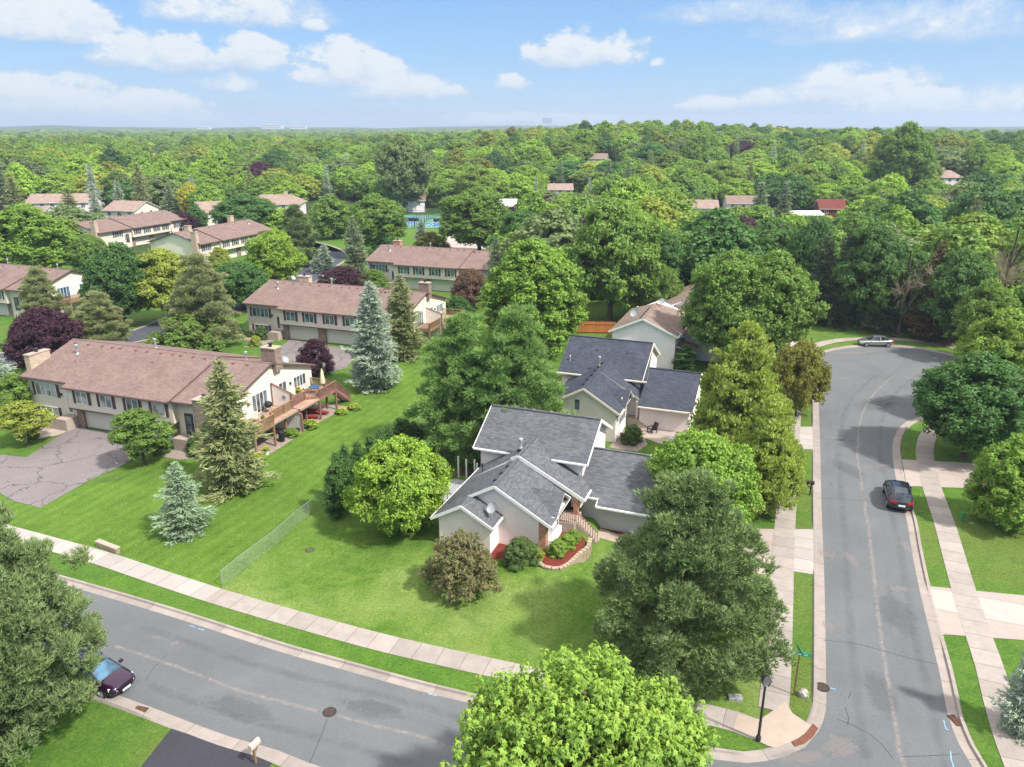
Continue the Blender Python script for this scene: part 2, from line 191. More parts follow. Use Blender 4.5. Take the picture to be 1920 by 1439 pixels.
('spruce', -127.0, 266.0, 17.7, 4.7, 'olivespruce', 'tall olive spruce right of the two pale spruces', 'tree', ''),
('spruce', -116.0, 262.8, 11.0, 4.2, 'greyspruce', 'grey-green spruce above the middle left townhouse ridge', 'tree', ''),
('decid', -108.7, 262.8, 11.8, 4.0, 'gold', 'golden yellow tree left of the distant white gable', 'tree', ''),
('decid', -95.0, 222.7, 6.7, 4.2, 'purple', 'dark purple round tree at the end of the middle left townhouse', 'tree', ''),
('decid', -92.2, 225.0, 8.4, 2.8, 'deep', 'dark green tree touching the dark purple round tree', 'tree', ''),
('shrub', -66.2, 171.1, 4.3, 2.6, 'yellow', 'round yellow-green shrub at the middle townhouse garage', 'shrub', ''),
('decid', -141.1, 312.9, 13.9, 3.2, 'bare', 'bare pinkish twiggy tree among the far spruces', 'tree', ''),
('decid', 40.0, 250.8, 13.2, 3.5, 'purple', 'reddish purple tree in the middle of the far woods', 'tree', ''),
('spruce', 27.3, 274.2, 13.0, 2.1, 'blue', 'left small blue spruce in the far woods above the round maple', 'tree', ''),
('spruce', 8.2, 266.0, 13.4, 1.8, 'blue', 'narrow blue spruce in the far woods left of centre', 'tree', ''),
('spruce', 75.9, 237.2, 13.6, 4.9, 'greyspruce', 'wide grey-blue spruce near the flat pink roof in the far woods', 'tree', ''),
('spruce', 85.6, 243.8, 13.1, 4.2, 'greyspruce', 'grey-blue spruce right of the wide one in the far woods', 'tree', ''),
('decid', 109.4, 302.3, 16.4, 4.3, 'yellow', 'columnar yellow-green tree in the far woods right of centre', 'tree', ''),
('decid', -39.4, 283.0, 27.5, 10.1, 'greyg', 'tallest grey-green cottonwood rising over the woods left of centre', 'tree', ''),
('decid', 139.9, 283.0, 31.2, 10.0, 'green', 'tallest dark tree breaking the skyline at the right', 'tree', ''),
('decid', -13.1, 349.7, 16.1, 7.1, 'olive', 'olive tree in the woods above the tennis courts', 'tree', ''),
('decid', -37.6, 292.4, 12.7, 5.0, 'yellow', 'yellow-green tree beyond the tennis court fence', 'tree', ''),
('decid', 58.8, 111.6, 14.0, 3.8, 'bare', 'greyish bare tree among the dark wood at the right', 'tree', ''),
('decid', 62.3, 108.0, 14.7, 3.3, 'bare', 'pinkish bare tree in the wood at the far right', 'tree', ''),
('decid', 71.2, 108.0, 17.8, 4.2, 'bare', 'leafless grey tree at the right edge above the deep green maple', 'tree', ''),
('decid', 91.7, 194.6, 13.0, 5.4, 'green', 'broad green tree right of the dark red house', 'tree', ''),
]
ORD = ['nearest', 'second', 'third', 'fourth', 'fifth', 'sixth', 'seventh', 'eighth', 'ninth', 'tenth', 'eleventh', 'twelfth', 'thirteenth']
FARH = [
(-168, 268, 8, 20, 12, 4.8, 7.2, dict(label='brown roofed row house at the far left behind the spruces')),
(-158, 232, -5, 16, 12, 4.8, 7.0, dict(label='pale brown roof behind the lime green tree at the left edge')),
(-131, 248, -12, 11, 12, 4.8, 7.2, dict(label='white gabled house behind the two pale spruces', wall='siding_stucco')),
(-97, 238, 22, 12, 14, 5.0, 7.6, dict(label='pale house with white gable right of the golden tree', wall='siding_stucco')),
(-92, 268, 4, 18, 12, 4.8, 7.4, dict(label='hip roofed brown house behind the pale gabled house', hip=True, chim=12)),
(60, 264, -8, 10, 9, 4.0, 6.2, dict(label='tan roofed house in the woods above the big round maple')),
(78, 280, -4, 11, 9, 4.0, 6.2, dict(label='pinkish roof between the two grey-blue spruces', shing='shingle_tan')),
(103, 258, -6, 8, 8, 4.4, 6.9, dict(label='dark red house with white windows in the woods at the right', shing='shingle_red', wall='shingle_red')),
(91, 250, 2, 10, 8, 3.0, 3.9, dict(label='low pale roof left of the dark red house', shing='far_white')),
(174, 326, -3, 13, 9, 4.6, 7., dict(label='white house with hip roof high in the far right woods', hip=True, chim=6)),
(15, 322, 0, 10, 8, 4.2, 6.2, dict(label='small pale roof in the far woods just right of the picture middle')),
(38, 396, 0, 10, 8, 4.2, 6.4, dict(label='small red-brown roof in the far woods right of the middle', shing='shingle_tan')),
(-246, 536, 6, 12, 9, 4.2, 7, dict(label='pale roof in the far woods at the upper left')),
(-41, 284, 10, 9, 9, 4.6, 7., dict(label='pink sided house behind the tennis courts', shing='shingle_tan')),
(-10, 274, -6, 11, 9, 3.6, 5.6, dict(label='pale grey roof among small spruces left of the picture middle', shing='far_white')),
]
ARB=[(-14.0, 54.9, 5.6, 0.78), (-13.7, 57.0, 5.4, 0.58), (-13.1, 59.0, 4.8, 0.6), (-12.5, 61.0, 4.5, 0.66), (-11.9, 63.1, 4.3, 0.64), (-11.4, 64.7, 4.0, 0.65), (-10.7, 66.4, 4.1, 0.72), (-10.2, 67.9, 3.4, 0.68), (-9.6, 69.0, 2.7, 0.69), (-9.0, 70.3, 1.9, 0.64)]
CLEAR=[[(-77.3, 52.2), (-208.9, 158.3), (-172.0, 194.6), (-123.3, 171.1), (-113.9, 167.7), (-113.3, 194.6), (-112.9, 225.0), (-112.8, 258.2), (-90.5, 250.8), (-75.0, 219.3), (-58.4, 208.7), (-51.9, 194.6), (-35.5, 194.6), (-19.1, 194.6), (-7.3, 171.1), (0.0, 137.3), (13.0, 128.7), (19.3, 121.0), (30.6, 124.8), (38.5, 121.0), (46.6, 119.3), (55.2, 119.3), (61.7, 114.8), (65.4, 108.0), (64.5, 94.9), (60.7, 80.8), (78.5, 61.6), (41.2, 27.5), (-46.7, 27.5)], [(-69.0, 225.0), (-86.2, 312.9), (-80.3, 324.3), (-52.5, 292.4), (12.3, 298.3), (9.4, 225.0), (-3.9, 186.1), (-18.3, 186.1), (-35.5, 194.6), (-47.1, 186.1), (-58.4, 208.7)], [(-115, 215), (-90, 210), (-75, 236), (-98, 245)]]
SIGNP = (-61.3, 117.9); COURT = (-49., 241.5, 38, 37); CANG = -8; HAZE = 2.2e-4
FARB = [(190, 5000, 58, 40, 30, 'tall square grey office block on the horizon right of the middle', dict(mat='far_grey', z=52)), (20, 5000, 120, 40, 14, 'long low pale buildings left of the grey office block', dict(z=48, storeys=2)),
 (-1130, 3600, 90, 40, 16, 'white round topped building on the horizon left of the middle', dict(z=22, storeys=2)), (-1000, 3600, 70, 30, 10, 'long white flat building right of the round topped one on the horizon', dict(z=22, storeys=1)),
 (-1500, 3800, 60, 30, 9, 'small white building at the far left on the horizon', dict(z=20, storeys=1))]
CARS = [((32.55, 57.5), R(71), 'suv', 'paint_black', 'black suv with roof rails parked at the right kerb of the straight street'),
 ((52.5, 105.6), R(176), 'sedan', 'paint_silver', 'silver sedan parked at the far kerb of the cul-de-sac'),
 ((-23.55, 35.4), R(-23), 'hatch', 'paint_maroon', 'dark maroon car at the near kerb, half hidden by the big pine at the left')]
# ---------------------------------------------------------------- materials
M = {}
def newmat(name):
    m = bpy.data.materials.new(name); m.use_nodes = True; nt = m.node_tree
    b = nt.nodes['Principled BSDF']; M[name] = m
    return m, nt, b
def setc(nt, b, c, rough=.8, spec=.3):
    if isinstance(c, tuple): b.inputs['Base Color'].default_value = (*c, 1)
    else: nt.links.new(c, b.inputs['Base Color'])
    if isinstance(rough, (int, float)): b.inputs['Roughness'].default_value = rough
    else: nt.links.new(rough, b.inputs['Roughness'])
    b.inputs['Specular IOR Level'].default_value = spec
def bump(nt, b, h, st=.3, dist=.05):
    n = ND(nt, 'ShaderNodeBump'); n.inputs['Strength'].default_value = st; n.inputs['Distance'].default_value = dist
    nt.links.new(h, n.inputs['Height']); nt.links.new(n.outputs[0], b.inputs['Normal'])
def coords(nt):
    g = ND(nt, 'ShaderNodeNewGeometry'); return g.outputs['Position']
def objco(nt):
    return ND(nt, 'ShaderNodeTexCoord').outputs['Object']
def uvco(nt):
    return ND(nt, 'ShaderNodeTexCoord').outputs['UV']
def plain(name, c, rough=.7, metal=0., spec=.3, var=.12, scale=3.):
    m, nt, b = newmat(name)
    n = noise(nt, objco(nt), scale, 5)
    k = ramp(nt, n.outputs[0], [(.3, 1-var), (.7, 1+var*.5)])
    setc(nt, b, mixc(nt, 1, c, k, 'MULTIPLY'), rough, spec); b.inputs['Metallic'].default_value = metal
    return m
def sepuv(nt, v):
    s = ND(nt, 'ShaderNodeSeparateXYZ'); nt.links.new(v, s.inputs[0]); return s.outputs
def grass_mat(name, c1, c2, c3, stripes=None, patch=.5):
    m, nt, b = newmat(name); P = coords(nt)
    big = noise(nt, P, .09, 5, .6).outputs[0]; mid = noise(nt, P, .7, 6, .65, .5).outputs[0]
    mp = ND(nt, 'ShaderNodeMapping'); mp.inputs['Scale'].default_value = (1, 1, .2); nt.links.new(P, mp.inputs[0])
    fine = noise(nt, mp.outputs[0], 5.5, 8, .75, .3).outputs[0]; vf = noise(nt, mp.outputs[0], 22, 3, .7).outputs[0]
    base = mixc(nt, ramp(nt, mid, [(.35, 0), (.65, 1)]), c1, c2)
    base = mixc(nt, mth(nt, 'MULTIPLY', ramp(nt, big, [(.46, 0), (.62, 1)]), patch), base, c3)
    if stripes:
        ang, wd, amt = stripes
        s = sepuv(nt, P)
        t = mth(nt, 'ADD', mth(nt, 'MULTIPLY', s[0], math.cos(R(ang))), mth(nt, 'MULTIPLY', s[1], -math.sin(R(ang))))
        t = mth(nt, 'ADD', t, mth(nt, 'MULTIPLY', big, 1.2))
        w = mth(nt, 'SINE', mth(nt, 'MULTIPLY', t, 2*math.pi/wd))
        w2 = mth(nt, 'SINE', mth(nt, 'MULTIPLY', t, 2*math.pi/wd*2.7))
        k = mth(nt, 'MULTIPLY_ADD', mth(nt, 'ADD', w, mth(nt, 'MULTIPLY', w2, .4)), amt, 1.0)
        cc = ND(nt, 'ShaderNodeCombineXYZ')
        for i in range(3): nt.links.new(k, cc.inputs[i])
        base = mixc(nt, 1, base, cc.outputs[0], 'MULTIPLY')
    base = mixc(nt, 1, base, ramp(nt, fine, [(.25, .5), (.5, .98), (.75, 1.5)]), 'MULTIPLY')
    base = mixc(nt, 1, base, ramp(nt, vf, [(.3, .78), (.7, 1.22)]), 'MULTIPLY')
    wd_ = noise(nt, P, 1.7, 5, .7, .8).outputs[0]; base = mixc(nt, ramp(nt, wd_, [(.62, 0), (.70, .38)]), base, (.20, .21, .085)); w3 = noise(nt, P, .45, 4, .6, .4).outputs[0]; base = mixc(nt, ramp(nt, w3, [(.60, 0), (.68, .35)]), base, (.045, .12, .02))
    setc(nt, b, base, .9, .15)
    bump(nt, b, mth(nt, 'ADD', fine, mth(nt, 'MULTIPLY', vf, .6)), .8, .12)
    return m
GC = (.084, .165, .02), (.122, .215, .032)
grass_mat('grass', (.07, .155, .022), (.11, .21, .03), (.16, .19, .05), None, .5)
grass_mat('grass_mown', GC[0], GC[1], (.15, .27, .035), (21, 1.15, .065), .5)
grass_mat('grass_corner', (.078, .17, .02), (.15, .24, .042), (.22, .30, .08), None, .9)
grass_mat('grass_strip', (.075, .165, .02), (.11, .215, .03), (.13, .22, .04), None, .5)
grass_mat('woods_floor', (.03, .06, .015), (.05, .09, .02), (.06, .08, .03), None, .6)
def asphalt(name, c, cracks=0., pale=.5, rough=.9):
    m, nt, b = newmat(name); P = coords(nt)
    sp = noise(nt, P, 14, 6, .8).outputs[0]; vf = noise(nt, P, 60, 2, .8).outputs[0]; big = noise(nt, P, .18, 6, .6, .4).outputs[0]
    base = mixc(nt, 1, c, ramp(nt, sp, [(.3, .76), (.5, 1), (.72, 1.24)]), 'MULTIPLY')
    base = mixc(nt, 1, base, ramp(nt, vf, [(.25, .7), (.75, 1.35)]), 'MULTIPLY')
    base = mixc(nt, 1, base, ramp(nt, big, [(.3, .88), (.7, 1.1)]), 'MULTIPLY')
    pt = noise(nt, P, .33, 9, .72, 1.2).outputs[0]
    base = mixc(nt, mth(nt, 'MULTIPLY', ramp(nt, pt, [(.68, 0), (.75, 1)]), pale), base, (.36, .31, .29))
    if cracks:
        wn = noise(nt, P, .45, 5, .6); wm = mixc(nt, .0, wn.outputs[1], wn.outputs[1])
        ad = ND(nt, 'ShaderNodeVectorMath', operation='MULTIPLY_ADD'); nt.links.new(wn.outputs[1], ad.inputs[0]); ad.inputs[1].default_value = (3.4, 3.4, 0); nt.links.new(P, ad.inputs[2])
        for sc_, wd_, st_ in ((.24, .014, 1.), (.55, .016, .7)):
            v = ND(nt, 'ShaderNodeTexVoronoi', feature='DISTANCE_TO_EDGE', voronoi_dimensions='2D'); v.inputs['Scale'].default_value = sc_; nt.links.new(ad.outputs[0], v.inputs['Vector'])
            k = ramp(nt, v.outputs['Distance'], [(0, 1), (wd_*.7, .9), (wd_*1.5, 0)])
            if st_ < 1: k = mth(nt, 'MULTIPLY', k, ramp(nt, big, [(.45, 0), (.55, 1)]))
            base = mixc(nt, mth(nt, 'MULTIPLY', k, cracks*st_), base, (.035, .033, .038))
    setc(nt, b, base, rough, .2); bump(nt, b, sp, .25, .01)
    return m
asphalt('asphalt', (.138, .146, .152), 0, .45)
asphalt('asphalt_dark', (.05, .05, .062), 0, 0)
asphalt('asphalt_new', (.075, .083, .10), 0, 0)
asphalt('asphalt_old', (.205, .182, .18), .62, .25)
def concrete(name, c, joint=1.5, var=.16):
    m, nt, b = newmat(name); P = coords(nt); U = sepuv(nt, uvco(nt))
    n = noise(nt, P, 1.1, 7, .7).outputs[0]; f = noise(nt, P, 25, 3, .7).outputs[0]; big = noise(nt, P, .16, 3).outputs[0]
    base = mixc(nt, 1, c, ramp(nt, n, [(.3, 1-var), (.7, 1+var*.6)]), 'MULTIPLY')
    base = mixc(nt, 1, base, ramp(nt, f, [(.3, .9), (.7, 1.08)]), 'MULTIPLY')
    if joint:
        cell = mth(nt, 'FLOOR', mth(nt, 'DIVIDE', U[0], joint))
        wn = ND(nt, 'ShaderNodeTexWhiteNoise', noise_dimensions='1D'); nt.links.new(cell, wn.inputs['W'])
        base = mixc(nt, 1, base, ramp(nt, wn.outputs[0], [(0, .88), (1, 1.08)]), 'MULTIPLY')
        fr = mth(nt, 'FRACT', mth(nt, 'DIVIDE', U[0], joint)); d = mth(nt, 'MULTIPLY', mth(nt, 'MINIMUM', fr, mth(nt, 'SUBTRACT', 1, fr)), joint)
        base = mixc(nt, ramp(nt, d, [(.012, .75), (.03, 0)]), base, (.13, .11, .09))
    setc(nt, b, base, .9, .2); bump(nt, b, f, .2, .01)
    return m
CC = (.365, .32, .29)
concrete('concrete_walk', CC, 1.5)
concrete('concrete_curb', (.34, .295, .268), 3.0)
concrete('concrete_new', (.41, .375, .345), 1.6, .08)
concrete('concrete_drive', (.44, .37, .335), 2.6, .1)
concrete('concrete_plain', (.43, .35, .29), 0, .12)
def shingle(name, c1, c2, row=.14, tab=.32, low=.55):
    m, nt, b = newmat(name); uv = uvco(nt)
    br = ND(nt, 'ShaderNodeTexBrick', offset=.5); nt.links.new(uv, br.inputs['Vector'])
    br.inputs['Color1'].default_value = (0, 0, 0, 1); br.inputs['Color2'].default_value = (1, 1, 1, 1); br.inputs['Mortar'].default_value = (.5, .5, .5, 1)
    br.inputs['Scale'].default_value = 1; br.inputs['Mortar Size'].default_value = .012; br.inputs['Brick Width'].default_value = tab; br.inputs['Row Height'].default_value = row
    n = noise(nt, uv, .5, 6, .65).outputs[0]; f = noise(nt, uv, 9, 4, .7).outputs[0]
    base = mixc(nt, br.outputs['Color'], c1, c2)
    base = mixc(nt, mth(nt, 'MULTIPLY', br.outputs['Fac'], low), base, tuple(x*.45 for x in c1))
    base = mixc(nt, 1, base, ramp(nt, n, [(.3, .86), (.7, 1.12)]), 'MULTIPLY')
    base = mixc(nt, 1, base, ramp(nt, f, [(.3, .85), (.7, 1.15)]), 'MULTIPLY')
    setc(nt, b, base, .95, .15)
    bump(nt, b, mth(nt, 'ADD', br.outputs['Fac'], f), .35, .02)
    return m
shingle('shingle_brown', (.195, .135, .12), (.265, .19, .168), .15, .36)
shingle('shingle_grey', (.098, .102, .114), (.158, .163, .178), .15, .40)
shingle('shingle_navy', (.046, .053, .072), (.074, .084, .108), .16, .42, .35)
shingle('shingle_tan', (.20, .145, .12), (.29, .22, .185), .18, .45, .3)
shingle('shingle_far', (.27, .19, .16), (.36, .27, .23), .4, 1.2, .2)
shingle('shingle_red', (.14, .045, .04), (.20, .06, .05), .3, .6, .3)
def siding(name, c, lap=.2, dark=.45):
    m, nt, b = newmat(name); U = sepuv(nt, uvco(nt))
    fr = mth(nt, 'FRACT', mth(nt, 'DIVIDE', U[1], lap))
    n = noise(nt, uvco(nt), .8, 5, .6).outputs[0]
    base = mixc(nt, 1, c, ramp(nt, n, [(.3, .93), (.7, 1.04)]), 'MULTIPLY')
    base = mixc(nt, mth(nt, 'MULTIPLY', ramp(nt, fr, [(0, 1), (.16, .0), (.9, 0), (1, .6)]), dark), base, tuple(x*.4 for x in c))
    setc(nt, b, base, .55, .35); bump(nt, b, fr, .5, .03)
    return m
siding('siding_beige', (.80, .70, .59), .2, .16)
siding('siding_cream', (.94, .85, .78), .2, .22)
siding('siding_pale', (.94, .82, .79), .2, .2)
siding('siding_shaded', (.50, .49, .51), .2, .4)  # cream siding of the corner garage with the pine's shade put into the colour
siding('siding_white', (.96, .85, .88), .25, .18)
siding('siding_stucco', (.84, .78, .66), 4.0, .05)
def brick(name, c1, c2, mo, bw=.22, rh=.075):
    m, nt, b = newmat(name); uv = uvco(nt)
    br = ND(nt, 'ShaderNodeTexBrick', offset=.5); nt.links.new(uv, br.inputs['Vector'])
    br.inputs['Color1'].default_value = (*c1, 1); br.inputs['Color2'].default_value = (*c2, 1); br.inputs['Mortar'].default_value = (*mo, 1)
    br.inputs['Scale'].default_value = 1; br.inputs['Mortar Size'].default_value = .009; br.inputs['Brick Width'].default_value = bw; br.inputs['Row Height'].default_value = rh
    n = noise(nt, uv, 1.4, 6, .7).outputs[0]
    base = mixc(nt, 1, br.outputs['Color'], ramp(nt, n, [(.3, .8), (.7, 1.2)]), 'MULTIPLY')
    setc(nt, b, base, .9, .2); bump(nt, b, br.outputs['Fac'], -.4, .01)
    return m
brick('brick_brown', (.16, .10, .08), (.33, .22, .17), (.36, .30, .26))
brick('brick_tan', (.40, .30, .22), (.62, .48, .36), (.55, .47, .38), .35, .12)
brick('brick_red', (.36, .13, .07), (.55, .24, .13), (.5, .40, .32))
brick('block_tan', (.36, .28, .21), (.45, .36, .27), (.25, .19, .14), .4, .15)
def wood(name, c, w=.14, vert=True):
    m, nt, b = newmat(name); U = sepuv(nt, uvco(nt)); u = U[0] if vert else U[1]
    cell = mth(nt, 'FLOOR', mth(nt, 'DIVIDE', u, w)); wn = ND(nt, 'ShaderNodeTexWhiteNoise', noise_dimensions='1D'); nt.links.new(cell, wn.inputs['W'])
    n = noise(nt, uvco(nt), 6, 5, .6).outputs[0]
    base = mixc(nt, 1, c, ramp(nt, wn.outputs[0], [(0, .75), (1, 1.15)]), 'MULTIPLY')
    base = mixc(nt, 1, base, ramp(nt, n, [(.3, .8), (.7, 1.15)]), 'MULTIPLY')
    fr = mth(nt, 'FRACT', mth(nt, 'DIVIDE', u, w))
    base = mixc(nt, ramp(nt, fr, [(0, .8), (.1, 0)]), base, tuple(x*.2 for x in c))
    setc(nt, b, base, .8, .25)
    return m
wood('wood_deck', (.32, .195, .11)); wood('wood_red', (.28, .14, .115)); wood('wood_fence', (.50, .17, .05), .16); wood('wood_grey', (.36, .36, .37), .14)
wood('wood_floor', (.45, .30, .22), .14, False)
plain('white_trim', (.80, .79, .77), .5, 0, .4, .05); plain('cream_trim', (.74, .68, .58), .5, 0, .4, .05)
plain('brown_trim', (.13, .075, .062), .6); plain('shutter', (.115, .06, .06), .6); plain('door_dark', (.05, .04, .04), .4); plain('door_white', (.72, .70, .66), .5, 0, .4, .05)
m, nt, b = newmat('garage_door'); U = sepuv(nt, uvco(nt)); fr = mth(nt, 'FRACT', mth(nt, 'DIVIDE', U[1], .54))
setc(nt, b, mixc(nt, ramp(nt, fr, [(0, .5), (.05, 0), (.95, 0), (1, .3)]), (.76, .71, .62), (.4, .36, .3)), .5, .4)
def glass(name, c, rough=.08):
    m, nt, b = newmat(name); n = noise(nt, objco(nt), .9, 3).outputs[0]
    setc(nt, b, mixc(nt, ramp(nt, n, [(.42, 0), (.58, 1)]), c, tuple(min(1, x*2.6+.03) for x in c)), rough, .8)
glass('glass', (.05, .065, .07)); glass('glass_teal', (.055, .095, .095)); glass('glass_car', (.012, .016, .02), .03); glass('glass_curtain', (.20, .20, .19), .2)
glass('glass_blue', (.02, .07, .12), .03)
plain('metal_grey', (.38, .39, .40), .45, .6); plain('metal_dark', (.05, .045, .045), .5, .3); plain('metal_galv', (.52, .55, .56), .4, .7); plain('rust', (.20, .085, .055), .8, .2, .3, .35, 12)
plain('black', (.018, .018, .02), .5); plain('tyre', (.02, .02, .02), .9); plain('bark', (.13, .095, .07), .95, 0, .1, .4, 5); plain('bark_pale', (.28, .22, .18), .95, 0, .1, .3, 5)
plain('dish', (.36, .39, .40), .4); plain('vent', (.24, .12, .10), .6); plain('fabric_cream', (.72, .66, .42), .9); plain('plastic_red', (.34, .035, .04), .4); plain('plastic_blue', (.03, .10, .22), .4)
plain('mulch', (.19, .045, .032), .98, 0, .05, .45, 9); plain('gravel', (.34, .28, .24), .95, 0, .1, .45, 6); plain('stone', (.42, .38, .34), .9, 0, .2, .3, 6); plain('soil', (.10, .06, .045), .98, 0, .1, .4, 3)
plain('sign_green', (.0, .32, .20), .4, 0, .5, .02); plain('white', (.85, .85, .85), .5, 0, .4, .02); plain('flower_yellow', (.75, .52, .03), .8); plain('flower_pot', (.55, .5, .45), .7)
plain('green_box', (.05, .28, .08), .5); plain('paint_blue', (.25, .50, .68), .8, 0, .2, .3, 8); plain('crack', (.06, .065, .07), .9); plain('seam', (.36, .33, .32), .9, 0, .2, .35, 4)
def film(name, c, amt, sc=3., radial=False):
    m, nt, b = newmat(name); U = sepuv(nt, uvco(nt)); n = noise(nt, coords(nt), sc, 7, .7, .6).outputs[0]
    if radial:
        r2 = mth(nt, 'ADD', mth(nt, 'MULTIPLY', U[0], U[0]), mth(nt, 'MULTIPLY', U[1], U[1])); f = mth(nt, 'SUBTRACT', 1, r2, None, True)
        a = mth(nt, 'MULTIPLY', ramp(nt, mth(nt, 'MULTIPLY', mth(nt, 'ADD', n, mth(nt, 'MULTIPLY', f, .45)), .7), [(.46, 0), (.60, 1)]), amt)
    else:
        f = mth(nt, 'SUBTRACT', 1, mth(nt, 'ABSOLUTE', mth(nt, 'MULTIPLY_ADD', U[1], 2., -1.)), None, True)
        a = mth(nt, 'MULTIPLY', mth(nt, 'MULTIPLY', mth(nt, 'POWER', f, .7), ramp(nt, n, [(.38, .15), (.62, 1)])), amt)
    setc(nt, b, c, .9, .15); nt.links.new(a, b.inputs['Alpha'])
film('seam_film', (.40, .36, .34), .62); film('lane_wear', (.24, .245, .25), .18, .8); film('lane_dark', (.06, .065, .07), .15, .8); film('blotch', (.32, .29, .28), .36, 2.2, True); film('stain', (.07, .07, .075), .16, 1.6, True)
plain('court_green', (.11, .25, .19), .8); plain('court_blue', (.04, .15, .34), .8); plain('mesh_wire', (.40, .42, .42), .5, .5)
plain('red_light', (.45, .01, .015), .2, 0, .6); plain('head_light', (.7, .7, .72), .15, 0, .8, .02); plain('far_white', (.72, .70, .68), .8); plain('far_grey', (.35, .37, .40), .8); plain('cushion', (.62, .50, .42), .9)
def paint(name, c, metal=.6):
    m, nt, b = newmat(name); setc(nt, b, c, .28, .6); b.inputs['Metallic'].default_value = metal; b.inputs['Coat Weight'].default_value = 1.; b.inputs['Coat Roughness'].default_value = .04
paint('paint_maroon', (.035, .006, .035)); paint('paint_black', (.008, .012, .022), .3); paint('paint_silver', (.46, .47, .47), .75)
# chain link: real translucent lattice made by alpha in a fine woven pattern
m, nt, b = newmat('chain_link'); U = sepuv(nt, uvco(nt))
a1 = mth(nt, 'FRACT', mth(nt, 'MULTIPLY', mth(nt, 'ADD', U[0], U[1]), 12.)); a2 = mth(nt, 'FRACT', mth(nt, 'MULTIPLY', mth(nt, 'SUBTRACT', U[0], U[1]), 12.))
al = mth(nt, 'MAXIMUM', mth(nt, 'LESS_THAN', a1, .09), mth(nt, 'LESS_THAN', a2, .09))
setc(nt, b, (.62, .66, .64), .4, .5); b.inputs['Metallic'].default_value = .3; nt.links.new(al, b.inputs['Alpha'])
def foliage(name, source='object', col=None, trans=.3, var=1.):
    m, nt, b = newmat(name); L = nt.links.new
    at = ND(nt, 'ShaderNodeAttribute', attribute_name='leaf', attribute_type='GEOMETRY')
    if col is not None: base = None; c = ND(nt, 'ShaderNodeRGB'); c.outputs[0].default_value = (*col, 1); base = c.outputs[0]
    elif source == 'object': base = ND(nt, 'ShaderNodeObjectInfo').outputs['Color']
    else: base = ND(nt, 'ShaderNodeAttribute', attribute_name='tint', attribute_type='INSTANCER').outputs['Color']
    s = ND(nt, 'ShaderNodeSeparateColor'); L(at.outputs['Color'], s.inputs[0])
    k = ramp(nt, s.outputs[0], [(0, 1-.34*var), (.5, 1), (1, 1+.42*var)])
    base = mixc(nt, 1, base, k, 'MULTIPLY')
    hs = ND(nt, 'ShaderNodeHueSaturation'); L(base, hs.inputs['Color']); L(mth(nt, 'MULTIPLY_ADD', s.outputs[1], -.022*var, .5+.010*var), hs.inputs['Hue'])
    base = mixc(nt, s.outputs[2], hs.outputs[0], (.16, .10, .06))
    setc(nt, b, base, .6, .25)
    tr = ND(nt, 'ShaderNodeBsdfTranslucent'); L(mixc(nt, 1, base, (1.25, 1.35, .6), 'MULTIPLY'), tr.inputs[0])
    mx = ND(nt, 'ShaderNodeMixShader'); mx.inputs[0].default_value = trans
    L(b.outputs[0], mx.inputs[1]); L(tr.outputs[0], mx.inputs[2]); L(mx.outputs[0], nt.nodes['Material Output'].inputs[0])
    return m
foliage('foliage'); foliage('foliage_instance', 'instancer'); foliage('foliage_needle', 'object', None, .12, .8)
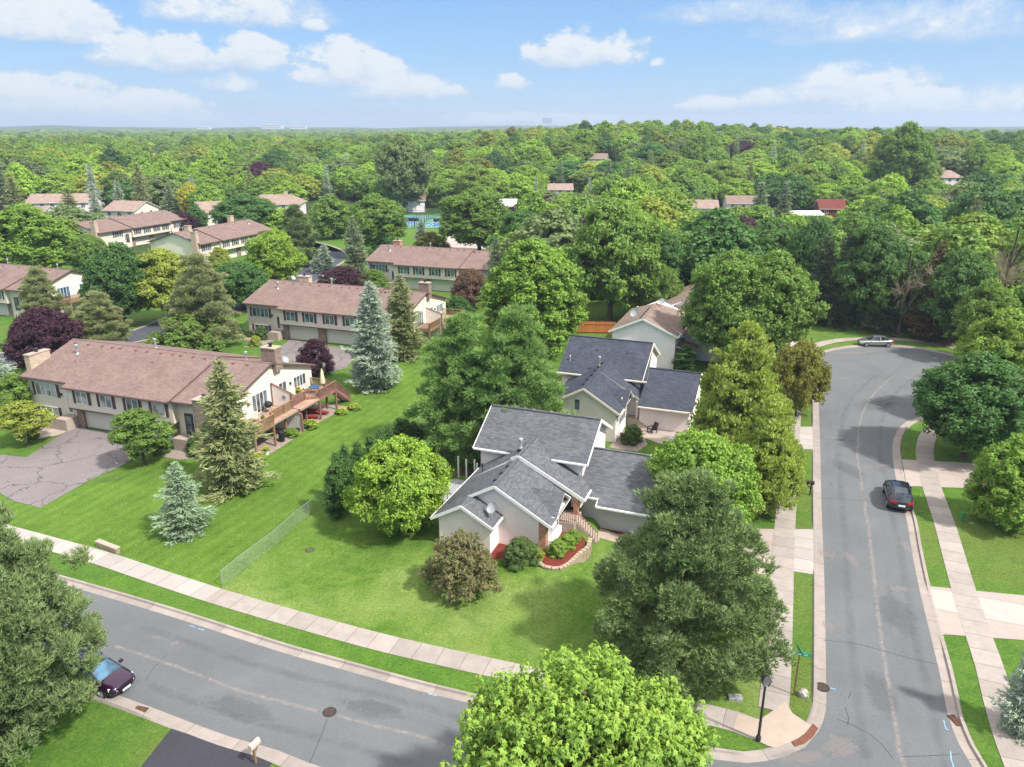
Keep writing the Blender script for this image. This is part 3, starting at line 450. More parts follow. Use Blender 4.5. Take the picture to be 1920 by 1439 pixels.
# ---------------------------------------------------------------- mesh helpers
def tag(o, label=None, cat=None, group=None, kind=None):
    if label: o['label'] = label
    if cat: o['category'] = cat
    if group: o['group'] = group
    if kind: o['kind'] = kind
    return o
def link(o, parent=None):
    COL.objects.link(o)
    if parent is not None: o.parent = parent
    return o
def empty(name, loc=(0, 0, 0), rz=0, label=None, cat=None, group=None):
    o = bpy.data.objects.new(name, None); link(o); o.location = loc; o.rotation_euler = (0, 0, rz); o.empty_display_size = .3
    return tag(o, label, cat, group)
class MB:
    def __init__(s): s.v = []; s.f = []; s.m = []
    def poly(s, pts, mi=0):
        k = len(s.v); s.v += [tuple(p) for p in pts]; s.f.append(tuple(range(k, k+len(pts)))); s.m.append(mi); return s
    def hexa(s, p, mi=0):      # 8 points: bottom 4 ccw, top 4
        k = len(s.v); s.v += [tuple(q) for q in p]
        for f in ((3, 2, 1, 0), (4, 5, 6, 7), (0, 1, 5, 4), (1, 2, 6, 5), (2, 3, 7, 6), (3, 0, 4, 7)): s.f.append(tuple(k+i for i in f)); s.m.append(mi)
        return s
    def box(s, x0, y0, z0, x1, y1, z1, mi=0):
        if x0 > x1: x0, x1 = x1, x0
        if y0 > y1: y0, y1 = y1, y0
        if z0 > z1: z0, z1 = z1, z0
        return s.hexa([(x0, y0, z0), (x1, y0, z0), (x1, y1, z0), (x0, y1, z0), (x0, y0, z1), (x1, y0, z1), (x1, y1, z1), (x0, y1, z1)], mi)
    def prism(s, pts, d, mi=0, mside=None):   # pts: planar polygon, d: extrusion vector
        n = len(pts); k = len(s.v); d = Vector(d)
        s.v += [tuple(p) for p in pts] + [tuple(Vector(p)+d) for p in pts]
        s.f.append(tuple(range(k, k+n))); s.m.append(mi)
        s.f.append(tuple(reversed(range(k+n, k+2*n)))); s.m.append(mi if mside is None else mside)
        for i in range(n):
            j = (i+1) % n; s.f.append((k+j, k+i, k+n+i, k+n+j)); s.m.append(mi if mside is None else mside)
        return s
    def tube(s, pts, rad, n=8, mi=0, cap=True):
        pts = [Vector(p) for p in pts]; rings = []
        if isinstance(rad, (int, float)): rad = [rad]*len(pts)
        for i, p in enumerate(pts):
            d = (pts[min(i+1, len(pts)-1)]-pts[max(i-1, 0)]).normalized()
            a = d.cross(Vector((0, 0, 1)) if abs(d.z) < .9 else Vector((1, 0, 0))).normalized(); b_ = d.cross(a)
            k = len(s.v); rings.append(k)
            for j in range(n):
                t = 2*math.pi*j/n; s.v.append(tuple(p+(a*math.cos(t)+b_*math.sin(t))*rad[i]))
        for i in range(len(rings)-1):
            for j in range(n):
                s.f.append((rings[i]+j, rings[i]+(j+1) % n, rings[i+1]+(j+1) % n, rings[i+1]+j)); s.m.append(mi)
        if cap:
            s.f.append(tuple(rings[0]+j for j in range(n))); s.m.append(mi)
            s.f.append(tuple(rings[-1]+j for j in reversed(range(n)))); s.m.append(mi)
        return s
    def bar(s, a, b, w, h=None, mi=0):
        a, b = Vector(a), Vector(b); h = h or w; d = (b-a).normalized()
        x = d.cross(Vector((0, 0, 1)) if abs(d.z) < .95 else Vector((1, 0, 0))).normalized(); y = x.cross(d)
        q = [(-1, -1), (1, -1), (1, 1), (-1, 1)]
        return s.hexa([a+x*i*w/2+y*j*h/2 for i, j in q]+[b+x*i*w/2+y*j*h/2 for i, j in q], mi)
    def lathe(s, c, prof, n=16, mi=0):
        k0 = []
        for (r, z) in prof:
            k0.append(len(s.v))
            for j in range(n): t = 2*math.pi*j/n; s.v.append((c[0]+r*math.cos(t), c[1]+r*math.sin(t), c[2]+z))
        for i in range(len(prof)-1):
            for j in range(n): s.f.append((k0[i]+j, k0[i]+(j+1) % n, k0[i+1]+(j+1) % n, k0[i+1]+j)); s.m.append(mi)
        s.f.append(tuple(k0[-1]+j for j in range(n))); s.m.append(mi)
        return s
    def build(s, name, mats, parent=None, uv=None, smooth=False, loc=None):
        me = bpy.data.meshes.new(name); me.from_pydata(s.v, [], s.f)
        mats = mats if isinstance(mats, (list, tuple)) else [mats]
        for x in mats: me.materials.append(M[x])
        me.polygons.foreach_set('material_index', s.m)
        ul = me.uv_layers.new(name='UVMap').data
        if uv is None:
            for p in me.polygons:
                n = p.normal
                if abs(n.z) > .995: t = Vector((1, 0, 0)); b_ = Vector((0, 1, 0))
                else: t = Vector((0, 0, 1)).cross(n).normalized(); b_ = n.cross(t)
                for li in p.loop_indices:
                    co = me.vertices[me.loops[li].vertex_index].co; ul[li].uv = (co.dot(t), co.dot(b_))
        else:
            for l in me.loops: ul[l.index].uv = uv[l.vertex_index]
        if smooth: me.polygons.foreach_set('use_smooth', [True]*len(me.polygons))
        me.update(); o = bpy.data.objects.new(name, me); link(o, parent)
        if loc: o.location = loc
        return o
def copy_tree(o, parent=None):
    c = o.copy(); COL.objects.link(c); c.parent = parent
    for ch in o.children: copy_tree(ch, c)
    return c
def ss(a, b, x):
    t = min(1, max(0, (x-a)/(b-a))); return t*t*(3-2*t)
def hz(x, y):
    """gentle rise of the land far from the houses"""
    d = math.hypot(x, y)
    if d < 190 or y < 0: return 0.
    q = x/max(y, 1.)
    h = 6*ss(292, 440, d) + 11*ss(285, 480, d)*math.exp(-((q-.16)/.2)**2) + 5*ss(285, 460, d)*ss(.15, .5, q)
    h *= 1-.75*ss(700, 1500, d)
    h += ss(2200, 5200, d)*(27+5*math.sin(q*9+1)+4*math.sin(q*23+2)+3*math.sin(q*51))
    return h
def smooth_line(pts, step=1.5):
    out = []; P = [Vector(p) for p in pts]; n = len(P)
    for i in range(n-1):
        p0, p1, p2, p3 = P[max(i-1, 0)], P[i], P[i+1], P[min(i+2, n-1)]
        k = max(1, int((p2-p1).length/step))
        # centripetal-ish: limit tangents to keep tight corners clean
        t1 = (p2-p0)*.5; t2 = (p3-p1)*.5; L = (p2-p1).length
        if t1.length > L: t1 = t1.normalized()*L
        if t2.length > L: t2 = t2.normalized()*L
        for j in range(k):
            t = j/k; a = 2*t**3-3*t**2+1; b_ = t**3-2*t**2+t; c = -2*t**3+3*t**2; d = t**3-t**2
            out.append(a*p1+b_*t1+c*p2+d*t2)
    out.append(P[-1]); return out
def offset(line, d):
    out = []
    for i, p in enumerate(line):
        t = (line[min(i+1, len(line)-1)]-line[max(i-1, 0)]).normalized(); out.append(p+Vector((-t.y, t.x))*d)
    return out
def strip(name, A, B, mat, z, kind='structure', za=None, zb=None):
    mb = MB(); uv = []; s = 0
    for i, (a, b_) in enumerate(zip(A, B)):
        if i: s += ((a+b_)/2-(A[i-1]+B[i-1])/2).length
        mb.v += [(a.x, a.y, z), (b_.x, b_.y, z)]; uv += [(s, 0), (s, (a-b_).length)]
    for i in range(len(A)-1): mb.f.append((2*i, 2*i+1, 2*i+3, 2*i+2)); mb.m.append(0)
    o = mb.build(name, mat, uv=uv); return tag(o, kind=kind)
def area(name, pts, z, mat, kind='structure', sm=False):
    p = [Vector(q) for q in pts]
    if sm: p = smooth_line(p+[p[0]], 1.2)[:-1]
    mb = MB(); ca, sa = math.cos(R(20.65)), math.sin(R(20.65)); mb.poly([(q.x, q.y, z) for q in p]); o = mb.build(name, mat, uv=[(q.x*sa+q.y*ca, q.x*ca-q.y*sa) for q in p])
    me = o.data
    if me.polygons[0].normal.z < 0: me.flip_normals()
    return tag(o, kind=kind)
# ---------------------------------------------------------------- ground, streets, walks
def terrain():
    mb = MB(); rr = [0]+[8*1.16**i for i in range(46)]; rr = [r for r in rr if r < 7200]; nA = 120; idx = []
    for i, r in enumerate(rr):
        row = []
        for j in range(nA if r else 1):
            t = 2*math.pi*j/nA; x, y = r*math.sin(t), r*math.cos(t)
            row.append(len(mb.v)); mb.v.append((x, y, hz(x, y)))
        idx.append(row)
    for i in range(len(idx)-1):
        a, b_ = idx[i], idx[i+1]
        for j in range(nA):
            k = (j+1) % nA
            if len(a) == 1: mb.f.append((a[0], b_[k], b_[j]))
            else: mb.f.append((a[j], a[k], b_[k], b_[j]))
            mb.m.append(0 if rr[i] < 205 else 1)
    o = mb.build('ground', ['grass', 'woods_floor']); tag(o, kind='structure')
    if o.data.polygons[5].normal.z < 0: o.data.flip_normals()
terrain()
far_in = smooth_line(T['A_far_in'], .8); near_in = smooth_line(T['A_near_in'], .8)
area('street', [(p.x, p.y) for p in far_in+near_in[::-1]], .008, 'asphalt')
drops = [Vector(p) for p in T['drops']]
def curb(name, line, sgn):
    prof = [(-.05, .012, 0), (.42, .016, 0), (.47, .03, 1), (.62, .03, 1), (.72, -.01, 0)]
    mb = MB(); uv = []; s = 0; rows = []
    offs = [offset(line, sgn*p[0]) for p in prof]
    for i, p in enumerate(line):
        if i: s += (p-line[i-1]).length
        h = min([1]+[max(0, ((p-d).length-1.7)/1.2) for d in drops])*.11
        rows.append([len(mb.v)+j for j in range(len(prof))])
        for j, (d, z, r) in enumerate(prof):
            q = offs[j][i]; mb.v.append((q.x, q.y, z+r*h)); uv.append((s, d))
    for i in range(len(rows)-1):
        for j in range(len(prof)-1):
            f = (rows[i][j], rows[i+1][j], rows[i+1][j+1], rows[i][j+1]); mb.f.append(f if sgn > 0 else f[::-1]); mb.m.append(0)
    o = mb.build(name, 'concrete_curb', uv=uv)
    if o.data.polygons[0].normal.z < 0: o.data.flip_normals()
    tag(o, kind='structure')
curb('kerb', far_in, 1); curb('kerb', near_in, -1)
def sm_pair(pairs, step=1.):
    A = [p[0] for p in pairs]; B = [p[1] for p in pairs]; n = len(A)
    mid = smooth_line([((a[0]+b_[0])/2, (a[1]+b_[1])/2) for a, b_ in pairs], step)
    # resample widths by nearest segment
    out = offset(mid, .78), offset(mid, -.78); return out
for k, nm in (('walkA', 'sidewalk'), ('walkL', 'sidewalk'), ('walkR', 'sidewalk')):
    A, B = sm_pair(T[k]); strip(nm, A, B, 'concrete_walk', {'walkA': .034, 'walkL': .037, 'walkR': .034}[k])
# newer pale slabs at the left end of the front sidewalk
A, B = sm_pair(T['walkA'][:5]); strip('sidewalk_new_slabs', A, B, 'concrete_new', .038)
area('corner_pad', T['corner'], .042, 'concrete_plain')
for k in ('drive1', 'drive2'): area('driveway_apron', T[k], .024, 'concrete_new')
for k in ('drive1b', 'drive2b') if False else ('drive1b',): area('driveway', T[k], .022, 'concrete_drive')
for k in ('driveR1', 'driveR2', 'driveC'): area('driveway', T[k], .024, 'concrete_drive')
area('driveway_asphalt', T['driveDark'], .024, 'asphalt_dark')
area('parking_court', T['parking'], .020, 'asphalt_old'); area('parking_court', T['driveT2'], .020, 'asphalt_old')
area('lawn_townhouse', T['lawnT'], .004, 'grass_mown'); area('lawn_corner', T['lawnH'], .008, 'grass_corner'); area('lawn_verge', T['stripA'], .010, 'grass_strip')
# side street behind the townhouses
sb = smooth_line(T['streetB'], 3)
A, B = offset(sb, 3.3), offset(sb, -3.3); strip('side_street', A, B, 'asphalt_new', .012)
for s_ in (1, -1):
    A, B = offset(sb, s_*3.25), offset(sb, s_*3.95)
    if s_ < 0: A, B = B, A
    strip('side_street_kerb', A, B, 'concrete_curb', .05)
# --------- wear on the street: pale centre seam, crack lines, utility paint
def ribbon(mb, pts, w, z, uv=None, wob=.35):
    L_ = smooth_line(pts, .5)
    rs = random.Random(int(abs(pts[0][0])*100)); L_ = [p+Vector((rs.uniform(-1, 1), rs.uniform(-1, 1)))*w*wob for p in L_]
    A_, B_ = offset(L_, w/2), offset(L_, -w/2); k = len(mb.v)
    for i, (a, b_) in enumerate(zip(A_, B_)):
        mb.v += [(a.x, a.y, z), (b_.x, b_.y, z)]
        if uv is not None: uv += [(i*.5, 0), (i*.5, 1)]
    for i in range(len(L_)-1): mb.f.append((k+2*i, k+2*i+1, k+2*i+3, k+2*i+2)); mb.m.append(0)
mb = MB(); uv = []
for l in T['seams']: ribbon(mb, l, .34, .014, uv, .12)
tag(mb.build('street_seam', 'seam_film', uv=uv), kind='structure')
mb = MB()
for l in T['cracks']: ribbon(mb, l, .035, .0155, None, .6)
tag(mb.build('street_cracks', 'crack'), kind='structure')
mb = MB()
for l in T['blue']: ribbon(mb, l, .05, .017)
tag(mb.build('street_utility_paint', 'paint_blue'), kind='structure')
# worn wheel lanes either side of the seams
for nm, mat, offs_, w_ in (('street_lane_wear', 'lane_wear', (1.1, -2.6), .9), ('street_lane_stain', 'lane_dark', (-1.75, 2.0), .7)):
    mb = MB(); uv = []
    for l in (T['seams'][0]+T['seams'][1], T['seams'][2]+T['seams'][3]):
        c = smooth_line(l, 1.5)
        for o_ in offs_: ribbon(mb, [tuple(q) for q in offset(c, o_)][::2], w_, .0125 if nm[-4:] == 'wear' else .0132, uv, .05)
    tag(mb.build(nm, mat, uv=uv), kind='structure')
for nm, mat, L_ in (('street_patch', 'blotch', T['blots']), ('street_stain', 'stain', T['stains'])):
    mb = MB(); uv = []
    for (x, y, rx, ry, a) in L_:
        k = len(mb.v); ca, sa = math.cos(R(a)), math.sin(R(a)); mb.v.append((x, y, .0145)); uv.append((0, 0))
        for j in range(20): t = j*math.pi/10; u_, v_ = math.cos(t), math.sin(t); mb.v.append((x+u_*rx*ca-v_*ry*sa, y+u_*rx*sa+v_*ry*ca, .0145)); uv.append((u_, v_))
        for j in range(20): mb.f.append((k, k+1+j, k+1+(j+1) % 20)); mb.m.append(0)
    tag(mb.build(nm, mat, uv=uv), kind='structure')
def disc(name, c, r, z, mat, rim, label, cat, h=.012, grp=None):
    rt = empty(name, (c[0], c[1], z), 0, label, cat, grp)
    mb = MB(); mb.lathe((0, 0, 0), [(r, 0), (r, h), (r*.86, h)], 24); mb.build('rim', rim, rt)
    mb = MB(); mb.lathe((0, 0, 0), [(r*.84, 0), (r*.84, h*.9)], 24)
    for i in range(5): mb.box(-r*.6, -r*.5+i*r*.25-.012, h*.5, r*.6, -r*.5+i*r*.25+.012, h*1.3)
    mb.build('lid', mat, rt)
disc('manhole_cover', T['mh'][0], .38, .010, 'rust', 'metal_dark', 'round rusty manhole cover in the middle of the front street', 'manhole cover')
disc('manhole_cover', T['mh'][1], .40, .016, 'rust', 'metal_dark', 'round rusty cover in the left gutter beside the street name sign', 'manhole cover')
disc('manhole_cover', T['mh'][2], .36, .010, 'green_box', 'soil', 'round green cover sunk in the corner lawn near the chain link fence', 'utility cover')
def drain(c, rz, w, l, label, mat='rust'):
    rt = empty('storm_drain', (c[0], c[1], .018), rz, label, 'storm drain', 'storm drains in the gutters')
    mb = MB(); mb.box(-l/2, -w/2, 0, l/2, w/2, .012); mb.build('frame', 'metal_dark', rt)
    mb = MB()
    for i in range(9): x = -l/2+.06+i*(l-.12)/8; mb.box(x-.02, -w/2+.04, .012, x+.02, w/2-.04, .035)
    mb.build('grate', mat, rt)
drain(T['dr'][0], R(-14), .5, .75, 'rusty square storm drain in the near gutter right of the maroon car')
drain(T['dr'][1], R(100), .45, .8, 'slotted storm drain in the right gutter of the straight street')
# curb-ramp tactile plate
o = strip('kerb_ramp_plate', [Vector(p) for p in T['tact'][0]], [Vector(p) for p in T['tact'][1]], 'rust', .047)
# ---------------------------------------------------------------- building helpers
class Wall:
    """local frame on a wall: o = origin, u = unit vector along it, n = outward normal (2D), z up"""
    def __init__(s, o, u, n): s.o = Vector((*o, 0)); s.u = Vector((*u, 0)); s.n = Vector((*n, 0))
    def p(s, a, d, z): q = s.o+s.u*a+s.n*d; return (q.x, q.y, z)
    def box(s, mb, a0, a1, z0, z1, d0, d1, mi=0):
        mb.hexa([s.p(a0, d0, z0), s.p(a1, d0, z0), s.p(a1, d1, z0), s.p(a0, d1, z0), s.p(a0, d0, z1), s.p(a1, d0, z1), s.p(a1, d1, z1), s.p(a0, d1, z1)], mi)
def window(root, w, a0, a1, z0, z1, n=2, shut=0, g='glass_curtain', frame='white_trim', name='window', label=None, muntin=False):
    mb = MB(); t = .08
    w.box(mb, a0-t, a1+t, z0-t, z0, -.02, .07); w.box(mb, a0-t, a1+t, z1, z1+t, -.02, .07)
    w.box(mb, a0-t, a0, z0, z1, -.02, .068); w.box(mb, a1, a1+t, z0, z1, -.02, .068)
    for i in range(1, n):
        x = a0+(a1-a0)*i/n; w.box(mb, x-.04, x+.04, z0, z1, -.02, .06)
    if muntin: z = (z0+z1)/2; w.box(mb, a0, a1, z-.03, z+.03, -.02, .055)
    f = mb.build(name, frame, root)
    if label: f['label'] = label
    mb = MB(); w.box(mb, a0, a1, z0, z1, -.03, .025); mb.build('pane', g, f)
    if shut:
        for s_ in (-1, 1):
            mb = MB(); x = a0-t-.02-shut if s_ < 0 else a1+t+.02
            w.box(mb, x, x+shut, z0-t, z1+t, -.01, .05)
            for k in range(8):
                z = z0+(z1-z0)*(k+.5)/8; w.box(mb, x+.05, x+shut-.05, z-.03, z+.03, .05, .065)
            mb.build('shutter', 'shutter', root)
    return f
def slab(mb, pts, t=.16):      # roof slab: top face mat 0, edges mat 1
    mb.prism(pts, (0, 0, -t), 0, 1)
def roofvent(root, x, y, z, mat='vent', s=.3):
    mb = MB(); mb.hexa([(x-s/2, y-s/2, z-.1), (x+s/2, y-s/2, z-.1), (x+s/2, y+s/2, z-.1), (x-s/2, y+s/2, z-.1), (x-s*.4, y-s*.4, z+.13), (x+s*.4, y-s*.4, z+.13), (x+s*.4, y+s*.4, z+.16), (x-s*.4, y+s*.4, z+.16)])
    mb.build('roof_vent', mat, root)
def flue(root, x, y, z, h=.9, r=.12, mat='metal_galv'):
    mb = MB(); mb.lathe((x, y, z), [(r*2.2, -.15), (r*1.1, .1), (r, .15), (r, h), (r*1.7, h+.02), (r*1.7, h+.22), (r*.6, h+.3)], 12); mb.build('vent_pipe', mat, root)
def dish(root, p, az=-60, r=.42):
    mb = MB(); x, y, z = p; mb.tube([(x, y, z-.3), (x, y, z+.45)], .03, 6)
    c = Vector((x, y, z+.6)); n = Vector((math.sin(R(az))*.75, math.cos(R(az))*.75, .62)).normalized(); a = n.orthogonal().normalized(); b_ = n.cross(a)
    rings = []
    for rr, dd in ((.02, -.1), (.5, -.07), (.85, -.01), (1, .04)):
        k = len(mb.v); rings.append(k)
        for j in range(14): t = j/14*2*math.pi; mb.v.append(tuple(c+(a*math.cos(t)+b_*math.sin(t))*r*rr+n*dd))
    for i in range(3):
        for j in range(14): mb.f.append((rings[i]+j, rings[i]+(j+1) % 14, rings[i+1]+(j+1) % 14, rings[i+1]+j)); mb.m.append(0)
    mb.bar(c-b_*r*.8, c+n*.45, .025); mb.build('satellite_dish', 'dish', root)
def chimney(root, x0, y0, x1, y1, z0, z1, mat='brick_brown', cap='concrete_plain'):
    mb = MB(); mb.box(x0, y0, z0, x1, y1, z1); c = mb.build('chimney', mat, root)
    mb = MB(); mb.box(x0-.07, y0-.07, z1, x1+.07, y1+.07, z1+.1); mb.build('chimney_cap', cap, c)
    mb = MB(); mb.lathe(((x0+x1)/2, (y0+y1)/2, z1+.1), [(.16, 0), (.16, .3), (.24, .32), (.24, .4), (.05, .46)], 10); mb.build('flue', 'metal_dark', c)
BR = 'brown_trim'
def steps(root, w, a0, a1, z_top, d0, n, run=.3, mat='concrete_plain', direction=-1, width=None, side=True):
    """landing a0..a1 out to d0, then n steps descending along the wall"""
    mb = MB(); w.box(mb, a0, a1, 0, z_top, 0, d0)
    r = z_top/(n+1)
    for i in range(n):
        z = z_top-r*(i+1)
        x0, x1 = (a0-run*(i+1), a0-run*i) if direction < 0 else (a1+run*i, a1+run*(i+1))
        w.box(mb, x0, x1, 0, z, .0, d0-.02)
    s_ = mb.build('steps', mat, root)
    mb = MB(); zz = z_top
    e = a0-run*n if direction < 0 else a1+run*n
    for t in (0, .5, 1): x = (a0 if direction < 0 else a1)*(1-t)+e*t; mb.bar(w.p(x, d0-.08, z_top*(1-t)), w.p(x, d0-.08, z_top*(1-t)+.85), .035)
    mb.bar(w.p(a0 if direction < 0 else a1, d0-.08, z_top+.85), w.p(e, d0-.08, .85), .04)
    mb.build('handrail', 'metal_dark', s_)
def townhouse(X, Y, ang, L=26.8, mirror=False, label='', shing='shingle_brown', wins='full', chim=((7.6, 'L'),), decks=False, group='rows of tan sided townhouses with brown roofs', g=('glass_curtain', 'glass_curtain'), far=False, roof_only=False):
    """front eave line at v=0, ridge v=7.9, back eave v=15.8; u runs along the house"""
    root = empty('townhouse', (X, Y, 0), R(ang), label, 'townhouse', group)
    mu = (lambda u: L-u) if mirror else (lambda u: u)
    E, RZ, V0, VR, VB = 4.85, 7.3, 0., 7.9, 15.8; sl = (RZ-E)/VR
    j, st = 6.6, 20.2
    def pt(u, v, z): return (mu(u), v, z)
    def order(p): return p[::-1] if mirror else p
    def rf(u0, u1, v0, d=0.):
        zE = E+sl*(v0)-d; return order([pt(u0, v0, zE), pt(u1, v0, zE), pt(u1, VR, RZ-d), pt(u0, VR, RZ-d)])
    mb = MB(); slab(mb, rf(0, j, .75)); slab(mb, rf(j, st, 0)); slab(mb, rf(st, L, .45, .16))
    slab(mb, order([pt(0, VR, RZ), pt(st, VR, RZ), pt(st, VB, E), pt(0, VB, E)])); slab(mb, order([pt(st, VR, RZ-.16), pt(L, VR, RZ-.16), pt(L, VB, E-.16), pt(st, VB, E-.16)]))
    mb.bar(pt(st, 0.05, E+.04), pt(st, VR, RZ+.03), .14, .1, 0)
    mb.bar(pt(0, VR, RZ-.02), pt(st, VR, RZ-.02), .25, .08, 0); mb.bar(pt(st, VR, RZ-.18), pt(L, VR, RZ-.18), .25, .08, 0)
    roof = mb.build('roof', [shing, BR], root)
    # gutters
    mb = MB()
    for u0, u1, v0, d in ((0, j, .75, 0), (j, st, 0, 0), (st, L, .45, .16)): mb.bar(pt(u0, v0-.05, E+sl*v0-d-.1), pt(u1, v0-.05, E+sl*v0-d-.1), .11, .12)
    mb.build('gutter', BR, roof)
    # walls
    z = lambda v, d=0: min(E+sl*v, RZ-sl*(v-VR)) - .17-d
    mb = MB()
    def solid(u0, u1, v0, v1, z0=0, d=0.):
        prof = [(v0, z0), (v1, z0), (v1, z(v1, d)), (VR, RZ-.17-d), (v0, z(v0, d))]
        mb.prism(order([pt(u0, v, q) for v, q in prof][::-1]), Vector(pt(u1, 0, 0))-Vector(pt(u0, 0, 0)))
    solid(.4, j+.02, 1.35, VB-.5)
    mb.box(mu(j+.02), .5, 2.45, mu(st), 1.7, E-.1); solid(j+.02, st, 1.7, VB-.5)
    solid(st, L-.5, 1.15, VB-.5, 0, .16)
    mb.build('wall', 'siding_beige', root)
    # light gable ends
    for u0, sgn in ((.4, -1), (L-.5, 1)):
        v0 = 1.35 if sgn < 0 else 1.15
        prof = [(v0, 0), (VB-.5, 0), (VB-.5, z(VB-.5, .16)-.03), (VR, RZ-.37), (v0, z(v0, .16)-.03)]
        mb = MB(); pts = [pt(u0+sgn*.002, v, q) for v, q in prof]; a = Vector(pt(u0+sgn*.04, 0, 0))-Vector(pt(u0+sgn*.002, 0, 0))
        mb.prism(pts, a); mb.build('gable_wall', 'siding_stucco', root)
        wg = Wall((mu(u0+sgn*.04), 0), (0, 1), (sgn*(-1 if mirror else 1), 0))
        m2 = MB(); q = wg.p(VR, .0, 6.45); m2.tube([wg.p(VR, -.02, 6.3), wg.p(VR, .05, 6.3)], .3, 14); m2.build('gable_vent', 'cream_trim', root)
    if mirror: w1 = Wall((L, 1.35), (-1, 0), (0, -1)); w2 = Wall((L, .5), (-1, 0), (0, -1)); w2b = Wall((L, 1.7), (-1, 0), (0, -1)); w3 = Wall((L, 1.15), (-1, 0), (0, -1))
    else: w1 = Wall((0, 1.35), (1, 0), (0, -1)); w2 = Wall((0, .5), (1, 0), (0, -1)); w2b = Wall((0, 1.7), (1, 0), (0, -1)); w3 = Wall((0, 1.15), (1, 0), (0, -1))
    g0, g1 = g
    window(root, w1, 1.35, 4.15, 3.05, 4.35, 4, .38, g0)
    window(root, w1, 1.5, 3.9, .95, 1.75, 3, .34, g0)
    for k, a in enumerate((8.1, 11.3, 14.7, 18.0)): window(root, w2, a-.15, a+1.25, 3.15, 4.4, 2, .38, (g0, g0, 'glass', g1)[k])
    mb = MB(); w1.box(mb, 5.25, 6.2, 1.3, 3.5, .0, .06); d = mb.build('door', 'door_white', root)
    mb = MB(); w1.box(mb, 5.62, 6.02, 1.6, 3.3, .06, .08); mb.build('pane', 'glass', d)
    # lower level: brick piers and garage doors
    mb = MB()
    for a0, a1 in ((j+.02, 7.5), (12.6, 13.9), (19.0, st)): mb = MB(); w2b.box(mb, a0, a1, 0, 2.45, -.02, .45); mb.build('brick_pier', 'brick_brown', root)
    for a0 in (7.6, 14.0):
        mb = MB(); w2b.box(mb, a0, a0+4.9, 0, 2.3, 0, .12)
        gd = mb.build('garage_door', 'garage_door', root)
        mb = MB(); w2b.box(mb, a0-.1, a0, 0, 2.4, .0, .2); w2b.box(mb, a0+4.9, a0+5, 0, 2.4, 0, .2); w2b.box(mb, a0-.1, a0+5, 2.3, 2.44, 0, .2); mb.build('door_frame', 'white_trim', gd)
    mb = MB(); w2.box(mb, j, st, 2.33, 2.45, -.9, .06); mb.build('soffit_band', BR, root)
    mb = MB(); w3.box(mb, 21.0, 22.0, 1.3, 3.45, 0, .06); d = mb.build('door', 'door_dark', root); mb = MB(); w3.box(mb, 21.2, 21.8, 1.6, 3.2, .06, .08); mb.build('pane', 'glass', d)
    window(root, w3, 22.15, 22.4, 1.5, 3.3, 1, 0, 'glass')
    if far: window(root, w3, 23.4, 25.6, 3.1, 4.35, 3, .36, g1); window(root, w3, 23.4, 25.4, .95, 1.75, 3, 0, g0)
    if not far:
        steps(root, w1, 5.05, 6.55, 1.25, 1.5, 5); steps(root, w3, 20.45, 22.3, 1.25, 1.4, 5, direction=1)
        m2 = MB(); q = w1.p(4.85, .1, 3.45); m2.box(q[0]-.09, q[1]-.09, q[2]-.15, q[0]+.09, q[1]+.09, q[2]+.1); m2.build('wall_lamp', 'metal_dark', root)
        m2 = MB(); q = w3.p(22.75, .1, 3.0); m2.box(q[0]-.09, q[1]-.09, q[2]-.15, q[0]+.09, q[1]+.09, q[2]+.1); m2.build('wall_lamp', 'metal_dark', root)
    rs = random.Random(int(abs(X)*10))
    nv = 15 if not far else 7
    for i in range(nv):
        u = 1.2+(L-2.4)*(i+.5*rs.random())/nv; roofvent(root, mu(u), VR-.75, RZ-.75*sl-(.16 if u > st else 0))
    for u, v in ((4.2, 4.2), (13.5, 5.5), (20.9, 6.9)):
        roofvent(root, mu(u), v, E+sl*v-.12, 'black', .2)
    flue(root, mu(3.2), 5.5, E+sl*5.5, .75, .13); flue(root, mu(10.2), 9.5, RZ-sl*1.6, .8, .12); flue(root, mu(23.0), 8.6, RZ-.4, .7, .11)
    for c in chim: chimney(root, c[0], c[1], c[3], c[4], c[2], c[5], *(c[6:]))
    return root
A0 = -19.5
def frame(o, ang, u, v): a = R(ang); return (o[0]+u*math.cos(a)-v*math.sin(a), o[1]+u*math.sin(a)+v*math.cos(a))
T1 = frame((-53.246, 79.085), A0, 2.2, -3.3)
th1 = townhouse(*T1, A0, 26.6, label='nearest brown roofed townhouse with two wooden decks on its bright gable', chim=((-.25, 1.9, 0, .5, 4.4, 7.0, 'brick_tan'), (24.9, 8.6, 6, 26.6, 9.7, 8.4), (23.4, -.15, 0, 25.2, 1.1, 5.5)))
dish(th1, (26.2, 10.8, 6.1), 100, .42)
T2 = frame((-40.67, 113.337), A0, 1.0, -2.8)
th2 = townhouse(*T2, A0, 27.2, label='second brown roofed townhouse, half hidden by the tall silvery blue spruce', chim=((5.2, 7.8, 6, 7.2, 8.8, 8.1, 'brick_tan'), (25.6, 8.5, 6, 27.2, 9.5, 8.3)), g=('glass_teal', 'glass_teal'))
dish(th2, (4.2, 8.2, 7.2), 100, .4)
T3 = frame((-28.57, 153.883), A0, 1.4, -5.9)
th3 = townhouse(*T3, A0, 28., label='third brown roofed townhouse in front of the tennis courts', chim=((2.6, 7.9, 6, 4.2, 8.9, 8.1, 'brick_red'), (25.9, 2.4, 5, 27.2, 3.6, 7.0, 'brick_tan')), g=('glass_teal', 'glass'))
T0 = frame((0, 0), A0, -139.2, 87.)
th0 = townhouse(*T0, A0, 26.8, label='far left townhouse at the picture edge with a tall brick chimney at the back', chim=((26.4, 12.9, 0, 27.3, 14.9, 8.3, 'brick_brown'),), g=('glass_teal', 'glass_teal'), far=True)
dish(th0, (25, 13, 5.6), 100, .4)
